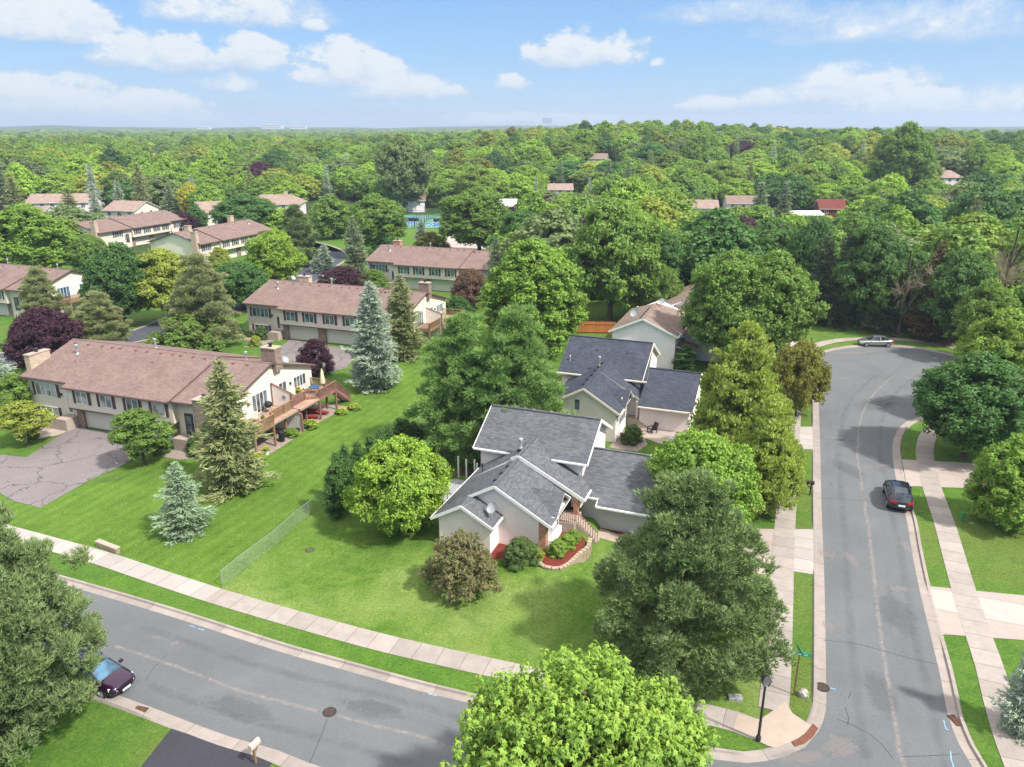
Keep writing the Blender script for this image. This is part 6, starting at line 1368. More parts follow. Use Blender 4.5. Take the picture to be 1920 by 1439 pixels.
# things on and under the decks
def at1(u, v, z=0.): return frame(T1, A0, u, v)+(z,)
def thing(name, p, rz, label, cat, grp=None): return empty(name, p, rz, label, cat, grp)
r = thing('patio_umbrella', at1(28.4, 14.0, 2.45), 0, 'closed cream patio umbrella on the reddish deck', 'umbrella')
mb = MB(); mb.lathe((0, 0, 0), [(.28, 0), (.28, .06), (.05, .1)], 14); mb.build('base', 'metal_dark', r); mb = MB(); mb.tube([(0, 0, .05), (0, 0, 2.5)], .025, 6); mb.build('pole', 'metal_grey', r)
mb = MB(); mb.lathe((0, 0, 0), [(.20, .75), (.27, .85), (.25, 1.3), (.15, 2.1), (.03, 2.5)], 12); mb.build('canopy', 'fabric_cream', r)
def table(p, label, top='plastic_blue', rd=.6):
    r = thing('patio_table', p, 0, label, 'table'); mb = MB(); mb.lathe((0, 0, 0), [(rd, .68), (rd, .74), (rd*.95, .745)], 18); mb.build('tabletop', top, r)
    for i in range(4): a = i*1.57+.4; mb = MB(); mb.tube([(math.cos(a)*rd*.75, math.sin(a)*rd*.75, 0), (math.cos(a)*rd*.5, math.sin(a)*rd*.5, .68)], .022, 6); mb.build('leg', 'metal_dark', r)
table(at1(28.0, 12.9, 2.45), 'round dark blue table beside the closed umbrella'); table(at1(27.0, 2.6, 2.45), 'round pale table on the brown deck', 'cushion', .5)
def chair(p, rz, label, mat='metal_dark', seat='cushion', grp='patio chairs on the decks'):
    r = thing('patio_chair', p, rz, label, 'chair', grp)
    mb = MB(); mb.box(-.25, -.25, .4, .25, .25, .48); mb.build('seat', seat, r); mb = MB(); mb.hexa([(-.25, .2, .48), (.25, .2, .48), (.25, .26, .48), (-.25, .26, .48), (-.25, .32, .98), (.25, .32, .98), (.25, .38, .98), (-.25, .38, .98)]); mb.build('backrest', seat, r)
    for x in (-.22, .22):
        for y in (-.22, .22): mb = MB(); mb.box(x-.02, y-.02, 0, x+.02, y+.02, .4); mb.build('leg', mat, r)
    return r
chair(at1(27.5, 1.6, 2.45), 2.6, 'cream cushioned chair at the near end of the brown deck'); chair(at1(27.4, 3.6, 2.45), .4, 'cream cushioned chair between the pale table and the grill'); chair(at1(28.9, 12.4, 2.45), -1.2, 'chair at the blue table, outer rail side'); chair(at1(27.2, 13.3, 2.45), 1.4, 'chair at the blue table, wall side')
def grill(p, label):
    r = thing('kettle_grill', p, 0, label, 'grill'); mb = MB(); mb.lathe((0, 0, .75), [(.12, -.25), (.36, -.1), (.42, .08), (.40, .2), (.26, .36), (.05, .42)], 16); mb.build('bowl', 'black', r, smooth=True)
    for i in range(3): a = i*2.09; mb = MB(); mb.tube([(math.cos(a)*.18, math.sin(a)*.18, .6), (math.cos(a)*.34, math.sin(a)*.34, 0)], .02, 6); mb.build('leg', 'metal_dark', r)
grill(at1(26.95, 6.3, 2.45), 'black covered grill beside the sliding door of the brown deck')
grill(at1(27.2, 9.1, 2.45), 'black kettle grill behind the screen on the reddish deck')
def planter(p, label, pot, r0, foliage_col='green', flower=False, h=.5, cat='planter'):
    r = thing('flower_pot' if pot else 'flower_clump', p, 0, label, cat)
    if pot:
        mb = MB(); mb.lathe((0, 0, 0), [(r0*.7, 0), (r0, .38), (r0*1.08, .4), (r0*.9, .4)], 14); mb.build('pot', pot, r)
    c = bpy.data.objects.new('foliage', MESH['crown_shrub_round'][0]); link(c, r); k = r0*1.1/1.35; c.scale = (k, k, h/2.7); c.location = (0, 0, .34 if pot else 0); c.color = (*COLS[foliage_col], 1)
    if flower:
        mb = MB(); rs2 = random.Random(int(p[0]*100))
        for i in range(26):
            a, q = rs2.random()*6.28, r0*1.05*math.sqrt(rs2.random()); z = (.34 if pot else 0)+h*(1.02-.45*(q/r0)**2); x, y = q*math.cos(a), q*math.sin(a)
            mb.lathe((x, y, z), [(.05, 0), (.06, .02), (.02, .04)], 6)
        mb.build('blossoms', 'flower_yellow', r)
planter(at1(29.6, 1.9), 'white pot with yellow flowers below the brown deck', 'white', .32, 'mid', True); planter(at1(29.7, .6), 'yellow flowers on the gravel at the brown deck post', None, .7, 'mid', True, .7, 'flowers')
planter(at1(29.8, 9.2), 'yellow lilies behind the low screen wall', None, .75, 'mid', True, .9, 'flowers'); planter(at1(29.2, 6.6), 'green bush beside the black bin under the deck', None, .7, 'lime', False, .9, 'plant')
planter(at1(31.2, 15.6), 'yellow flowers beside the deck stairs, lawn end', None, .7, 'lime', True, .6, 'flowers'); planter(at1(30.6, 13.9), 'yellow flowers beside the deck stairs, post end', None, .65, 'mid', True, .6, 'flowers'); planter(at1(28.3, 3.6, 2.45), 'small potted plant on the brown deck rail corner', 'flower_pot', .2, 'lime', False, .5)
planter(at1(27.1, 11.3, 2.45), 'yellow potted plants at the window of the reddish deck', 'flower_pot', .3, 'yellow', True, .8)
r = thing('rubbish_bin', at1(29.1, 5.1), 0, 'tall black bin beside the deck posts', 'bin'); mb = MB(); mb.lathe((0, 0, 0), [(.27, 0), (.32, 1.0), (.34, 1.02)], 14); mb.build('body', 'black', r); mb = MB(); mb.lathe((0, 0, 1.02), [(.35, 0), (.30, .1), (.05, .14)], 14); mb.build('lid', 'metal_dark', r)
r = thing('tub', at1(29.3, 7.3), 0, 'wide black tub at the foot of the low screen wall', 'tub'); mb = MB(); mb.lathe((0, 0, 0), [(.3, 0), (.38, .5), (.34, .5), (.30, .42)], 14); mb.build('body', 'black', r)
def kayak(p, rz, label):
    mb = MB(); n = 15; rings = []
    for i in range(n):
        t = i/(n-1)*2-1; w = .38*(1-abs(t)**2.4)+.02; x = t*1.6; z0 = .05+.12*abs(t)**3; k = len(mb.v); rings.append(k)
        for (a, b_) in ((-1, .75), (-.8, .25), (0, 0), (.8, .25), (1, .75), (.6, 1), (0, 1.12), (-.6, 1)): mb.v.append((x, a*w, z0+.34*b_*(1-.3*abs(t)**3)))
    for i in range(n-1):
        for j in range(8): mb.f.append((rings[i]+j, rings[i]+(j+1) % 8, rings[i+1]+(j+1) % 8, rings[i+1]+j)); mb.m.append(0)
    r = thing('kayak', p, rz, label, 'kayak', 'red kayaks stored under the deck'); fix(mb.build('hull', 'plastic_red', r, smooth=True))
    mb = MB(); mb.lathe((0, 0, .40), [(.27, 0), (.27, .05), (.2, .05)], 14); mb.build('cockpit', 'black', r)
kayak(at1(28.0, 13.0, .05), R(A0-4), 'red kayak under the far end of the reddish deck'); kayak(at1(27.6, 11.4, .05), R(A0+4), 'darker lying red kayak nearer to the low screen wall')
tag(area('deck_patio', [frame(T1, A0, *q) for q in ((26.2, .4), (29.9, .2), (29.9, 5), (29.6, 8), (29.8, 12), (30.2, 16), (26.2, 16))], .018, 'gravel'), kind='structure')
# ---------------------------------------------------------------- beds, shrubs and paths beside the houses
def lawnedge(name, pts, z, mat): return area(name, pts, z, mat)
cc = lambda u, v: frame((2.5, 49.4), -20.65, u, v)
cu = lambda u, v: frame((2.5, 49.4), -20.65, .37+u*.975, -1.25+v*.975)     # raised part of the lot
def mound(u, v):
    du = max(-8.4-u, 0, (u-2.0)*(1.1+5.9*ss(-2.2, 1.4, v))); dv = max(-2.9-v, 0, (v-8)*1.0); return .74*(1-ss(.2, 5.2, math.hypot(du, dv)))
mb = MB(); n1_, n2_ = 76, 56; ids = {}
for i in range(n1_+1):
    for j in range(n2_+1):
        u, v = -15+i*.36, -9+j*.36; ids[i, j] = len(mb.v); x, y = cu(u, v); mb.v.append((x, y, mound(u, v)+.0075))
for i in range(n1_):
    for j in range(n2_):
        if mound(-15+(i+.5)*.36, -9+(j+.5)*.36) > .001: mb.f.append((ids[i, j], ids[i+1, j], ids[i+1, j+1], ids[i, j+1])); mb.m.append(0)
tag(mb.build('lawn_mound', 'grass_corner', smooth=True), kind='structure')
area('mulch_bed', [cu(*q) for q in ((.05, -1.1), (.7, -1.75), (1.5, -1.6), (1.9, -.8), (2.2, .6), (2.5, 1.8), (2.3, 2.9), (1.6, 3.3), (.05, 3.2))], .80, 'mulch', sm=True)
area('mulch_strip', [cu(*q) for q in ((-8.1, -2.6), (-6.2, -2.7), (-3.2, -2.2), (-1.2, -.9), (.1, -.6), (.1, .1), (-8.1, .1))], .765, 'mulch')
area('mulch_strip', [cc(*q) for q in ((2.6, 4.9), (6.9, 4.9), (6.9, 4.2), (3.2, 4.5))], .014, 'mulch')
r = empty('garden_wall', (*cu(0, 0), 0), R(-20.65), 'curved low wall of tan blocks around the red mulch bed', 'garden wall')
line = smooth_line([(-.2, -1.3), (.6, -1.95), (1.6, -1.8), (2.1, -.9), (2.4, .5), (2.75, 1.7), (2.6, 2.9)], .34)
mb = MB()
for a, b_ in zip(line[:-1], line[1:]):
    d_ = (b_-a)*.47; m_ = (a+b_)/2; mb.bar((m_.x-d_.x, m_.y-d_.y, .42), (m_.x+d_.x, m_.y+d_.y, .42), .26, .84); mb.bar((m_.x-d_.x*.9, m_.y-d_.y*.9, .88), (m_.x+d_.x*.9, m_.y+d_.y*.9, .88), .3, .08)
mb.build('blocks', 'block_tan', r)
area('entry_walk', [cc(*q) for q in ((2.75, 3.5), (4.3, 3.2), (6.2, 3.2), (8.0, 3.6), (8.0, 4.6), (6.2, 4.3), (4.4, 4.4), (2.75, 4.9))], .028, 'concrete_plain')
for q, s_, lb in (((.95, .0), .95, 'leafy green shrub in the red mulch bed, front one'), ((1.3, 1.2), .85, 'leafy green shrub in the red mulch bed, middle one'), ((1.5, 2.2), .7, 'leafy green shrub in the red mulch bed, porch end')):
    tree('shrub', *cu(*q), s_*1.25, s_*.78, 'mid', lb, 'shrub', 'shrubs in the red mulch bed', key='crown_shrub_round', z=.8)
tree('shrub', *cu(-.25, -1.15), .55, .5, 'yellow', 'small yellow-green hosta clump at the brick corner', 'plant', key='crown_shrub_round', z=.76)
nn = lambda u, v: frame((10.3, 70.06), -20.65, u, v)
tree('shrub', *nn(1.6, .6), 1.9, 1.1, 'shrubgreen', 'clipped round bush at the corner of the navy roofed house', 'shrub', key='crown_shrub_round')
tree('shrub', *frame((21.08, 94.33), -20.65, 1.5, -.5), 3.6, 1.35, 'arbor', 'dark conical evergreen at the corner of the tan roofed house', 'shrub', key='crown_column')
area('rock_bed', [nn(*q) for q in ((-.2, -1.4), (2.6, -1.4), (3.2, .6), (2.6, 2.2), (1.0, 3.6), (0, 3.6))], .012, 'gravel', sm=True)
area('front_patio', [nn(*q) for q in ((1.3, 4.85), (7, 4.85), (7.6, 2.2), (3.9, 2.0), (3.4, 3.0), (1.6, 3.6))], .016, 'concrete_drive')
area('entry_walk', [nn(*q) for q in ((2.2, 2.4), (4.2, 1.3), (8.5, .6), (8.9, 1.6), (4.4, 2.4), (2.6, 3.6))], .026, 'concrete_plain')
area('lawn_patch', [nn(*q) for q in ((2.8, -1.6), (9, -2.2), (9, .4), (4.4, 1.1), (3.2, .8))], .008, 'grass_mown', sm=False)
r = empty('adirondack_chair', (*nn(3.0, 3.9), .016), R(-60), 'black slatted garden chair in front of the grey garage wall', 'chair')
mb = MB(); mb.hexa([(-.3, -.3, .38), (.3, -.3, .38), (.3, .3, .26), (-.3, .3, .26), (-.3, -.3, .42), (.3, -.3, .42), (.3, .3, .30), (-.3, .3, .30)]); mb.build('seat', 'black', r)
mb = MB()
for i in range(5): x = -.24+i*.12; mb.bar((x, .28, .28), (x*1.2, .62, 1.0), .1, .03)
mb.build('backrest', 'black', r)
for x in (-.36, .36): mb = MB(); mb.box(x-.06, -.4, .56, x+.06, .4, .6); mb.box(x-.03, -.35, 0, x+.03, -.28, .56); mb.box(x-.03, .3, 0, x+.03, .37, .56); mb.build('armrest', 'black', r)
# T1 and T2 foundation plants
for u, v, s_, col, lb in ((22.9, .2, 1.0, 'shrubgreen', 'clipped round bush beside the right hand steps of the nearest townhouse'), (19.8, -1.3, .8, 'shrubgreen', 'low spreading bush at the driveway edge of the nearest townhouse'), (23.6, -.7, .75, 'green', 'small low bush right of the clipped round one'), (4.6, -2.6, .6, 'yellow', 'lime hosta at the left hand steps of the nearest townhouse')):
    p_ = frame(T1, A0, u, v); tree('shrub', *p_, s_*1.7, s_, col, lb, 'shrub', key='crown_shrub_round')
for u, v, s_, col, lb in ((3.6, .0, 1.15, 'shrubgreen', 'egg shaped clipped bush at the entry of the second townhouse'), (-2.6, .2, 1.0, 'blue', 'round blue-grey dwarf spruce left of the second townhouse'), (-.9, .6, 1.1, 'deep', 'dark low bush beside the blue-grey dwarf spruce'), (1.0, .6, .6, 'shrubgreen', 'tiny bush under the lower window of the second townhouse'), (5.0, -3.4, .9, 'yellow', 'yellow flowering clump at the steps of the second townhouse')):
    p_ = frame(T2, A0, u, v); tree('shrub', *p_, s_*1.7, s_, col, lb, 'shrub', key='crown_shrub_round')
area('gravel_bed', [frame(T1, A0, *q) for q in ((.5, 1.2), (.6, .2), (3.0, -1.0), (5.1, -1.8), (5.1, 1.2))], .014, 'gravel'); area('gravel_bed', [frame(T1, A0, *q) for q in ((20.3, .9), (20.3, -1.9), (22.5, -1.9), (25.5, -.2), (26.6, .9))], .014, 'gravel')
area('gravel_bed', [frame(T2, A0, *q) for q in ((-4., -.6), (0, -1.6), (3, -1.4), (3.8, -4.6), (5.6, -4.2), (5.4, 1.2), (.4, 1.2), (-3.5, 1.0))], .014, 'gravel', sm=True)
area('patio_slab', [frame(T1, A0, *q) for q in ((3.6, -2.6), (5.6, -2.6), (6.5, -1.2), (6.5, .4), (4.4, .3))], .03, 'concrete_plain')
# ---------------------------------------------------------------- fences and walls
def chainlink():
    r = empty('chain_link_fence', (0, 0, 0), 0, 'galvanised chain link fence running from the sidewalk up to the arborvitae', 'fence')
    P_ = [Vector(q) for q in T['fence']]; h = 1.25; pts = []
    for a, b_ in zip(P_[:-1], P_[1:]):
        k = max(1, round((b_-a).length/2.6)); pts += [a.lerp(b_, i/k) for i in range(k)]
    pts.append(P_[-1])
    for p in pts: mb = MB(); mb.tube([(p.x, p.y, 0), (p.x, p.y, h+.04)], .032, 6); mb.build('post', 'metal_galv', r)
    mb = MB()
    for a, b_ in zip(pts[:-1], pts[1:]): mb.tube([(a.x, a.y, h), (b_.x, b_.y, h)], .024, 5)
    mb.build('top_rail', 'metal_galv', r)
    mb = MB(); uv = []; s = 0
    for i, p in enumerate(pts):
        if i: s += (p-pts[i-1]).length
        mb.v += [(p.x, p.y, .03), (p.x, p.y, h)]; uv += [(s, 0), (s, h)]
    for i in range(len(pts)-1): mb.f.append((2*i, 2*i+2, 2*i+3, 2*i+1)); mb.m.append(0)
    mb.build('mesh', 'chain_link', r, uv=uv)
chainlink()
r = empty('wooden_fence', (0, 0, 0), 0, 'reddish brown board fence behind the tan roofed house', 'fence')
a, b_ = Vector((7.5, 112.6)), Vector((15.8, 112.2)); mb = MB(); k = 52
for i in range(k): q = a.lerp(b_, i/k); mb.box(q.x, q.y-.02, .05, q.x+.15, q.y+.02, 1.85+.03*(i % 2))
mb.build('boards', 'wood_fence', r); mb = MB(); mb.bar((a.x, a.y-.05, .3), (b_.x, b_.y-.05, .3), .06, .12); mb.bar((a.x, a.y-.05, 1.5), (b_.x, b_.y-.05, 1.5), .06, .12); mb.build('rail', 'wood_fence', r)
r = empty('vinyl_fence', (*cc(.3, -.9), .5), R(-20.65), 'white fence posts around the dark bed behind the grey rear deck', 'fence')
for u, v in ((-11.2, 9.3), (-11.9, 7.9), (-10.3, 9.0), (-9.6, 9.2), (-9.1, 8.6), (-12.6, 6.4)): mb = MB(); mb.box(u-.06, v-.06, 0, u+.06, v+.06, 2.0); mb.build('post', 'white_trim', r)
mb = MB(); mb.bar((-12.6, 6.4, .9), (-11.9, 7.9, .9), .05, .1); mb.bar((-11.2, 9.3, 1.2), (-9.1, 8.6, 1.2), .04, .06); mb.build('rail', 'metal_dark', r)
r = empty('rear_deck', (*cc(0, 0), 0), R(-20.65), 'grey plank deck behind the corner house', 'deck')
mb = MB(); mb.prism([(-12.6, 3.2, .7), (-8.45, 3.2, .7), (-8.45, 7.2, .7), (-10.6, 7.4, .7), (-12.6, 5.8, .7)][::-1], (0, 0, .12)); fix(mb.build('floor', 'wood_grey', r))
mb = MB()
for i in range(9): mb.box(-12.55+i*.5-.03, 3.2, .8, -12.55+i*.5+.03, 3.26, 1.6)
mb.bar((-12.6, 3.23, 1.6), (-8.5, 3.23, 1.6), .06); mb.build('railing', 'metal_dark', r)
area('dark_bed', [cu(*q) for q in ((-12.5, 7.5), (-8.5, 7.6), (-8.5, 12.5), (-12.5, 13))], .03, 'soil')
r = empty('block_wall', (-30.3, 49.75, 0), R(-28), 'short tan block retaining wall at the left end of the front sidewalk', 'retaining wall')
mb = MB(); mb.box(-1.1, -.14, 0, 1.25, .16, .42); mb.build('blocks', 'block_tan', r); mb = MB(); mb.box(-1.15, -.19, .42, 1.3, .21, .5); mb.build('cap', 'concrete_plain', r)
# ---------------------------------------------------------------- street furniture
r = empty('street_lamp', (12.7, 31.1, 0), 0, 'dark street lamp with a four sided lantern at the corner of the two sidewalks', 'street lamp')
mb = MB(); mb.lathe((0, 0, 0), [(.13, 0), (.13, .25), (.075, .4), (.055, 3.45), (.085, 3.5)], 12); mb.build('post', 'metal_dark', r, smooth=False)
mb = MB(); mb.hexa([(-.11, -.11, 3.5), (.11, -.11, 3.5), (.11, .11, 3.5), (-.11, .11, 3.5), (-.2, -.2, 3.86), (.2, -.2, 3.86), (.2, .2, 3.86), (-.2, .2, 3.86)]); l_ = mb.build('lantern', 'glass_curtain', r)
mb = MB()
for x in (-1, 1):
    for y in (-1, 1): mb.bar((x*.115, y*.115, 3.49), (x*.205, y*.205, 3.88), .035)
mb.hexa([(-.25, -.25, 3.86), (.25, -.25, 3.86), (.25, .25, 3.86), (-.25, .25, 3.86), (-.07, -.07, 4.06), (.07, -.07, 4.06), (.07, .07, 4.06), (-.07, .07, 4.06)]); mb.lathe((0, 0, 4.06), [(.03, 0), (.04, .05), (.01, .1)], 8); mb.build('lantern_roof', 'metal_dark', l_)
r = empty('street_sign', (15.7, 34.4, 0), 0, 'green street name sign reading Juniper Ln on a thin brown post', 'street sign')
mb = MB(); mb.box(-.03, -.03, 0, .03, .03, 2.72); mb.build('post', 'rust', r)
mb = MB(); mb.box(-.55, -.012, 2.66, .6, .012, 2.88); p_ = mb.build('plate', 'sign_green', r); p_.rotation_euler = (0, 0, R(-14))
fc = bpy.data.curves.new('lettering', 'FONT'); fc.body = 'Juniper Ln'; fc.size = .2; fc.align_x = 'CENTER'; fc.align_y = 'CENTER'; fc.extrude = .002; fc.materials.append(M['white'])
ft = bpy.data.objects.new('tmp', fc); COL.objects.link(ft); bpy.context.view_layer.update(); me_ = bpy.data.meshes.new_from_object(ft.evaluated_get(bpy.context.evaluated_depsgraph_get())); bpy.data.objects.remove(ft); me_.materials.clear(); me_.materials.append(M['white']); fo = bpy.data.objects.new('lettering', me_); link(fo, p_); fo.location = (.02, -.017, 2.77); fo.rotation_euler = (R(90), 0, 0)
mb = MB(); mb.box(-.012, -.45, 2.9, .012, .45, 3.08); mb.build('cross_plate', 'sign_green', r)
def mailbox(p, rz, label, col='dish', post='wood_deck', flag=True, grp=None):
    r = empty('mailbox', (*p, 0), rz, label, 'mailbox', grp); mb = MB(); mb.box(-.05, -.05, 0, .05, .05, 1.05); mb.bar((0, 0, .6), (0, -.35, 1.0), .06); mb.build('post', post, r)
    mb = MB(); pr = [(-.13, 1.05), (.13, 1.05), (.13, 1.22), (.09, 1.31), (0, 1.35), (-.09, 1.31), (-.13, 1.22)]; mb.prism([(x, -.38, z) for x, z in pr], (0, .62, 0)); b2 = fix(mb.build('box', col, r))
    mb = MB(); mb.box(.135, -.2, 1.1, .15, -.02, 1.3); mb.build('flag', 'plastic_red', b2)
mailbox((-12.75, 29.6), R(155), 'pale rounded mailbox on a wooden post at the near kerb', 'cushion')
mailbox((25.6, 58.6), R(-105), 'black mailbox on the left verge of the straight street', 'black', 'black')
r = empty('boulder', (16.2, 34.35, 0), 0, 'small grey boulder in the grass behind the street name sign', 'boulder')
v_, f_ = ICO; mb = MB(); mb.v = [tuple(q*np.array([.3, .24, .3])*(1+.18*math.sin(q[0]*5+q[1]*4))+np.array([0, 0, .14])) for q in v_]; mb.f = [tuple(x) for x in f_]; mb.m = [0]*len(f_); mb.build('rock', 'stone', r)
r = empty('utility_slab', (12.35, 34.1, 0), R(-8), 'small pale utility slab in the grass left of the street lamp', 'utility slab'); mb = MB(); mb.box(-.36, -.22, 0, .36, .22, .16); mb.build('slab', 'concrete_new', r); mb = MB(); mb.box(-.3, -.16, .16, .3, .16, .175); mb.build('lid', 'far_grey', r)
r = empty('utility_pedestal', (36.2, 54.2, 0), R(10), 'small bright green utility pedestal on the right lawn', 'utility box'); mb = MB(); mb.box(-.12, -.09, 0, .12, .09, .62); mb.build('body', 'green_box', r); mb = MB(); mb.hexa([(-.15, -.12, .62), (.15, -.12, .62), (.15, .12, .62), (-.15, .12, .62), (-.1, -.08, .74), (.1, -.08, .74), (.1, .08, .74), (-.1, .08, .74)]); mb.build('cap', 'green_box', r)
r = empty('leaning_pole', (39.8, 98.8, 0), R(-25), 'dark leaning pole with a board base at the driveway left of the cul-de-sac', 'basketball hoop'); mb = MB(); mb.tube([(0, 0, 0), (.1, .0, 1.7), (.55, 0, 2.4), (.65, 0, 3.1)], .06, 8); mb.build('pole', 'metal_dark', r); mb = MB(); mb.box(-1.2, -.3, .02, -.5, .3, .4); mb.build('base', 'black', r)  # dark leaning pole and low box, purpose not identified
r = empty('light_post', (38.0, 100.2, 0), 0, 'thin dark post at the house side of the driveway left of the cul-de-sac', 'post'); mb = MB(); mb.box(-.05, -.05, 0, .05, .05, 3.2); mb.build('post_shaft', 'metal_dark', r); mb = MB(); mb.box(-.12, -.12, 3.2, .12, .12, 3.5); mb.build('lantern', 'metal_dark', r)
r = empty('road_sign', (-45.7, 0, 0), 0, 'small grey road sign on a post beside the side street', 'road sign')
r.location = (*SIGNP, 0); mb = MB(); mb.box(-.03, -.03, 0, .03, .03, 2.9); mb.build('post', 'metal_galv', r); mb = MB(); mb.box(-.3, -.06, 2.2, .3, -.03, 3.0); mb.build('plate', 'metal_galv', r)
# ---------------------------------------------------------------- tennis courts
cx0, cy0, cw, cl = COURT
r = empty('tennis_court', (cx0, cy0, .02), R(CANG), 'green and blue tennis courts behind a dark mesh fence', 'tennis court')
mb = MB(); mb.box(0, 0, -.01, cw, cl, .0); mb.build('surface', 'court_green', r)
mb = MB()
for k in range(2): mb.box(4+k*17, 6, .004, 15+k*17, 30, .008)
mb.f = mb.f; mb.build('playing_area', 'court_blue', r)
mb = MB()
for k in range(2):
    x0 = 4+k*17; x1 = x0+11
    for a_, b_ in (((x0, 6), (x1, 6)), ((x0, 30), (x1, 30)), ((x0, 6), (x0, 30)), ((x1, 6), (x1, 30)), ((x0+1.4, 6), (x0+1.4, 30)), ((x1-1.4, 6), (x1-1.4, 30)), ((x0, 12), (x1, 12)), ((x0, 24), (x1, 24))): mb.bar((*a_, .014), (*b_, .014), .14, .008)
mb.build('court_lines', 'white', r)
for k in range(2): mb = MB(); x0 = 3.5+k*17; mb.box(x0, 17.98, .0, x0+12, 18.02, 1.0); mb.build('net', 'metal_dark', r)
r = empty('court_fence', (cx0, cy0, 0), R(CANG), 'tall dark mesh fence around the tennis courts', 'fence')
mb = MB()
def fl(a_, b_):
    a_, b_ = Vector(a_), Vector(b_); k = int((b_-a_).length/3)
    for i in range(k+1): q = a_.lerp(b_, i/k); mb.box(q.x-.05, q.y-.05, 0, q.x+.05, q.y+.05, 3.2)
    for z in (.1, 1.6, 3.2): mb.bar((a_.x, a_.y, z), (b_.x, b_.y, z), .07)
for a_, b_ in (((0, 0), (cw, 0)), ((0, 0), (0, cl)), ((cw, 0), (cw, cl)), ((0, cl), (cw, cl)), ((18, 0), (18, cl))): fl(a_, b_)
mb.build('posts_and_rails', 'metal_dark', r)
area('play_area_path', T['pathP'], .02, 'concrete_drive'); area('park_lawn', T['park'], .012, 'grass')
# ---------------------------------------------------------------- far buildings on the horizon
def far_block(x, y, w, d, h, label, mat='far_white', z=None, storeys=4):
    z0 = hz(x, y) if z is None else z; r = empty('office_building', (x, y, z0-2), 0, label, 'building', 'pale buildings near the horizon'); mb = MB(); mb.box(0, 0, 0, w, d, h+2); mb.build('wall', mat, r)
    mb = MB()
    for i in range(storeys):
        zz = 2+h*(i+.45)/storeys; mb.box(w*.03, -.3, zz, w*.97, 0, zz+h*.35/storeys)
    mb.build('window_band', 'far_grey', r); mb = MB(); mb.box(w*.3, d*.3, h+2, w*.5, d*.7, h+4); mb.build('rooftop_unit', mat, r)
for b_ in FARB: far_block(*b_[:5], b_[5], **b_[6])
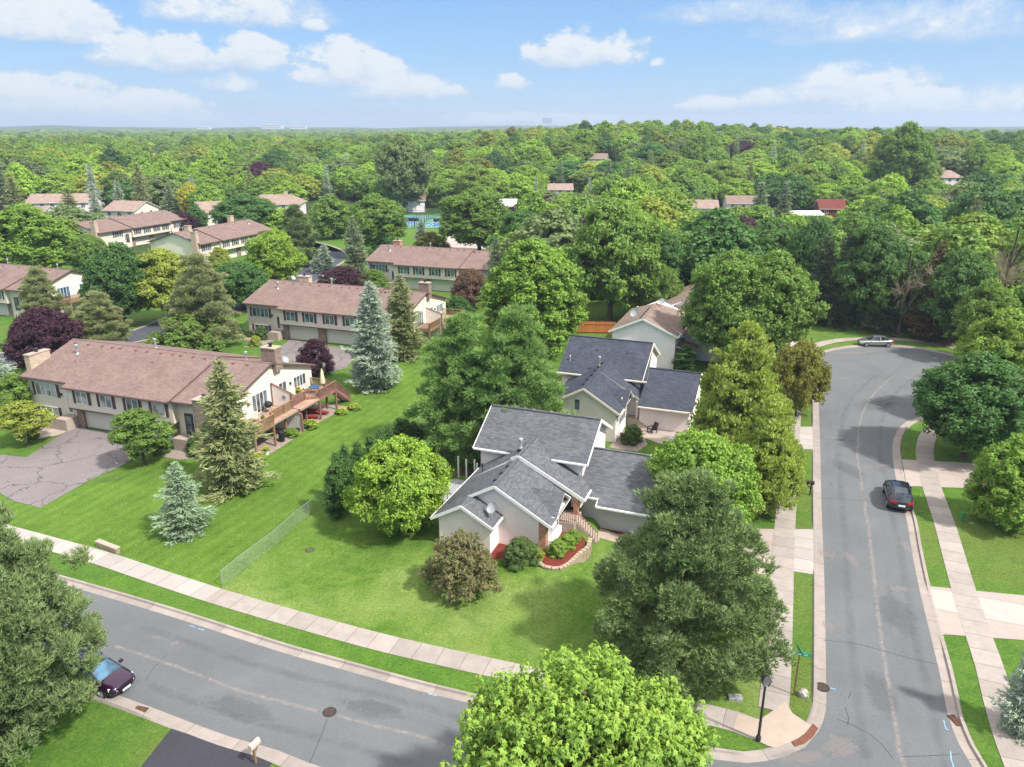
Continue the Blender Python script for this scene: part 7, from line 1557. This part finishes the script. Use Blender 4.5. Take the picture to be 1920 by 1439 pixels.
# ---------------------------------------------------------------- cars
def car(p, rz, kind, mat, label):
    r = empty({'suv': 'parked_suv', 'sedan': 'parked_sedan', 'hatch': 'parked_car'}[kind], (p[0], p[1], .012), rz, label, 'car', 'cars parked along the kerbs')
    L, Wd, H = {'suv': (4.7, .96, 1.70), 'sedan': (4.85, .92, 1.45), 'hatch': (4.5, .92, 1.50)}[kind]; hx = L/2
    # body loft: stations along x (front = +x): (x, half width, z bottom, belt z, hood/deck z)
    if kind == 'suv': st = [(-hx, .72, .45, .85, .95), (-hx+.12, .9, .32, .98, 1.05), (-hx+.7, .96, .28, 1.02, 1.10), (-.6, .96, .26, 1.0, 1.06), (.6, .96, .26, .98, 1.04), (1.15, .95, .27, .96, 1.06), (hx-.5, .93, .3, .86, .98), (hx-.12, .84, .34, .74, .86), (hx, .62, .42, .62, .72)]
    elif kind == 'sedan': st = [(-hx, .66, .42, .78, .88), (-hx+.15, .84, .3, .88, 1.0), (-hx+.8, .91, .24, .9, 1.02), (-.6, .92, .2, .88, .95), (.5, .92, .2, .86, .93), (1.05, .92, .22, .84, .95), (hx-.55, .88, .26, .74, .85), (hx-.12, .78, .3, .62, .74), (hx, .55, .38, .54, .62)]
    else: st = [(-hx, .66, .42, .8, .95), (-hx+.15, .84, .3, .9, 1.05), (-hx+.8, .91, .24, .92, 1.04), (-.6, .92, .2, .9, .97), (.5, .92, .2, .88, .95), (1.0, .92, .22, .86, .98), (hx-.6, .9, .26, .76, .88), (hx-.12, .8, .3, .64, .76), (hx, .58, .38, .54, .62)]
    mb = MB(); rg = []
    for (x, w, zb, zs, zt) in st:
        k = len(mb.v); rg.append(k)
        for a, z in ((0, zb), (w*.85, zb), (w, zb+.12), (w, zs-.1), (w*.96, zs), (w*.8, zt), (w*.35, zt+.03), (0, zt+.035)): mb.v.append((x, a, z))
        for a, z in ((w*.35, zt+.03), (w*.8, zt), (w*.96, zs), (w, zs-.1), (w, zb+.12), (w*.85, zb)): mb.v.append((x, -a, z))
    for i in range(len(rg)-1):
        for j in range(14): mb.f.append((rg[i]+j, rg[i]+(j+1) % 14, rg[i+1]+(j+1) % 14, rg[i+1]+j)); mb.m.append(0)
    mb.f.append(tuple(rg[0]+j for j in range(14))); mb.m.append(0); mb.f.append(tuple(rg[-1]+j for j in reversed(range(14)))); mb.m.append(0)
    b = fix(mb.build('body', mat, r, smooth=True)); md = b.modifiers.new('s', 'SUBSURF'); md.levels = md.render_levels = 2
    # cabin glass
    if kind == 'suv': cb = [(-hx+.12, .74, .74, 1.0, 1.02), (-hx+.42, .84, .68, 1.02, 1.60), (-.9, .87, .72, 1.0, 1.68), (.2, .87, .72, 1.0, 1.68), (.62, .86, .68, 1.0, 1.60), (1.28, .80, .76, 1.0, 1.03)]
    elif kind == 'sedan': cb = [(-hx+.55, .70, .66, .92, .98), (-hx+1.15, .80, .58, .9, 1.36), (-.6, .83, .60, .88, 1.45), (.1, .83, .60, .88, 1.43), (.45, .82, .58, .88, 1.34), (1.25, .74, .68, .86, .93)]
    else: cb = [(-hx+.2, .70, .66, .92, .98), (-hx+.7, .80, .60, .9, 1.38), (-.6, .83, .62, .88, 1.5), (.0, .83, .62, .88, 1.48), (.35, .82, .6, .88, 1.38), (1.2, .76, .7, .88, .95)]
    mb = MB(); rg = []
    for (x, wl, wt, z0, z1) in cb:
        k = len(mb.v); rg.append(k)
        for a, z in ((-wl, z0-.1), (-wl, z0), (-wt, z1-.03), (-wt*.6, z1), (wt*.6, z1), (wt, z1-.03), (wl, z0), (wl, z0-.1)): mb.v.append((x, a, z))
    for i in range(len(rg)-1):
        for j in range(8): mb.f.append((rg[i]+j, rg[i]+(j+1) % 8, rg[i+1]+(j+1) % 8, rg[i+1]+j)); mb.m.append(0)
    fix(mb.build('windows', 'glass_blue' if kind == 'hatch' else 'glass_car', r, smooth=False))
    # roof skin and pillars
    mb = MB(); x0, x1 = cb[1][0]+.02, cb[-2][0]-.02; rg = []
    for (x, wl, wt, z0, z1) in cb[1:-1]:
        k = len(mb.v); rg.append(k)
        for a, dz in ((-wt-.02, -.05), (-wt*.62, .02), (0, .035), (wt*.62, .02), (wt+.02, -.05)): mb.v.append((x, a, z1+dz))
    for i in range(len(rg)-1):
        for j in range(4): mb.f.append((rg[i]+j, rg[i+1]+j, rg[i+1]+j+1, rg[i]+j+1)); mb.m.append(0)
    for s_ in (-1, 1):
        for (a, c) in ((0, 1), (len(cb)-2, len(cb)-1)):
            A_, C_ = cb[a], cb[c]
            za = A_[4]-.02 if a else A_[3]; zc = C_[4]-.02 if c < len(cb)-1 else C_[3]
            wa = (A_[2] if a else A_[1]); wc = (C_[2] if c < len(cb)-1 else C_[1]); mb.bar((A_[0], s_*wa, za), (C_[0], s_*wc, zc), .07, .06)
        for xm in ((-.45, -1.35) if kind == 'suv' else (-.35,)): mb.bar((xm, s_*.905, .95), (xm, s_*.70, 1.5 if kind != 'sedan' else 1.38), .08, .04)
        if kind == 'suv': mb.bar((-1.9, s_*.62, 1.70), (.2, s_*.62, 1.74), .05, .04)
    mb.build('roof', mat, r, smooth=False)
    wx = hx-.92
    for x in (-wx+.02, wx):
        for s_ in (-1, 1):
            rr = .36 if kind == 'suv' else .325
            mb = MB(); mb.tube([(x, s_*(Wd-.22), rr), (x, s_*(Wd+.005), rr)], rr, 20); wh = mb.build('wheel', 'tyre', r)
            mb = MB(); mb.tube([(x, s_*(Wd), rr), (x, s_*(Wd+.015), rr)], rr*.66, 16)
            for k in range(5): a = k*1.257; mb.bar((x, s_*(Wd+.02), rr), (x+math.cos(a)*rr*.62, s_*(Wd+.02), rr+math.sin(a)*rr*.62), .06, .02)
            mb.build('rim', 'metal_galv', wh)
    for s_ in (-1, 1):
        f_ = st[-2]; mb = MB(); mb.hexa([(hx-.32, s_*.60, f_[4]-.16), (hx-.05, s_*.40, f_[4]-.2), (hx-.02, s_*.56, f_[4]-.2), (hx-.35, s_*.84, f_[4]-.14), (hx-.36, s_*.56, f_[4]+.0), (hx-.12, s_*.40, f_[4]-.06), (hx-.10, s_*.6, f_[4]-.08), (hx-.42, s_*.82, f_[4]+.0)]); fix(mb.build('headlight', 'head_light', r))
        b_ = st[1]; mb = MB(); zl = b_[3]-.02; mb.hexa([(-hx-.015, s_*.38, zl-.12), (-hx+.06, s_*.82, zl-.12), (-hx+.5, s_*.935, zl-.1), (-hx+.4, s_*.7, zl-.1), (-hx-.005, s_*.38, zl+.05), (-hx+.07, s_*.80, zl+.06), (-hx+.5, s_*.93, zl+.06), (-hx+.4, s_*.7, zl+.05)]); fix(mb.build('tail_light', 'red_light', r))
        mb = MB(); mb.hexa([(.72, s_*.9, .95), (.9, s_*.9, .95), (.9, s_*1.1, .98), (.76, s_*1.1, .98), (.72, s_*.9, 1.08), (.86, s_*.9, 1.08), (.86, s_*1.08, 1.12), (.74, s_*1.08, 1.12)]); fix(mb.build('side_mirror', mat, r))
    mb = MB(); mb.box(-hx-.035, -.26, .62, -hx+.03, .26, .76); mb.build('number_plate', 'white', r)
    mb = MB(); mb.box(hx-.02, -.42, .42, hx+.022, .42, .52); mb.box(hx-.03, -.3, .58, hx+.0, .3, .64); mb.build('grille', 'black', r)
    if kind == 'hatch': mb = MB(); mb.box(hx-.0, -.26, .34, hx+.035, .26, .47); mb.build('number_plate', 'white', r)
    return r
for c in CARS: car(*c)
# ---------------------------------------------------------------- air
hb = MB(); hb.box(-6800, -200, -3, 6800, 7300, 118)
m = bpy.data.materials.new('haze'); m.use_nodes = True; nt = m.node_tree; nt.nodes.clear(); M['haze'] = m
o_ = ND(nt, 'ShaderNodeOutputMaterial'); pv = ND(nt, 'ShaderNodeVolumePrincipled'); pv.inputs['Color'].default_value = (.72, .85, 1, 1); pv.inputs['Density'].default_value = HAZE; pv.inputs['Anisotropy'].default_value = .2
nt.links.new(pv.outputs[0], o_.inputs['Volume'])
if HAZE > 0: tag(hb.build('haze', 'haze'), kind='stuff')
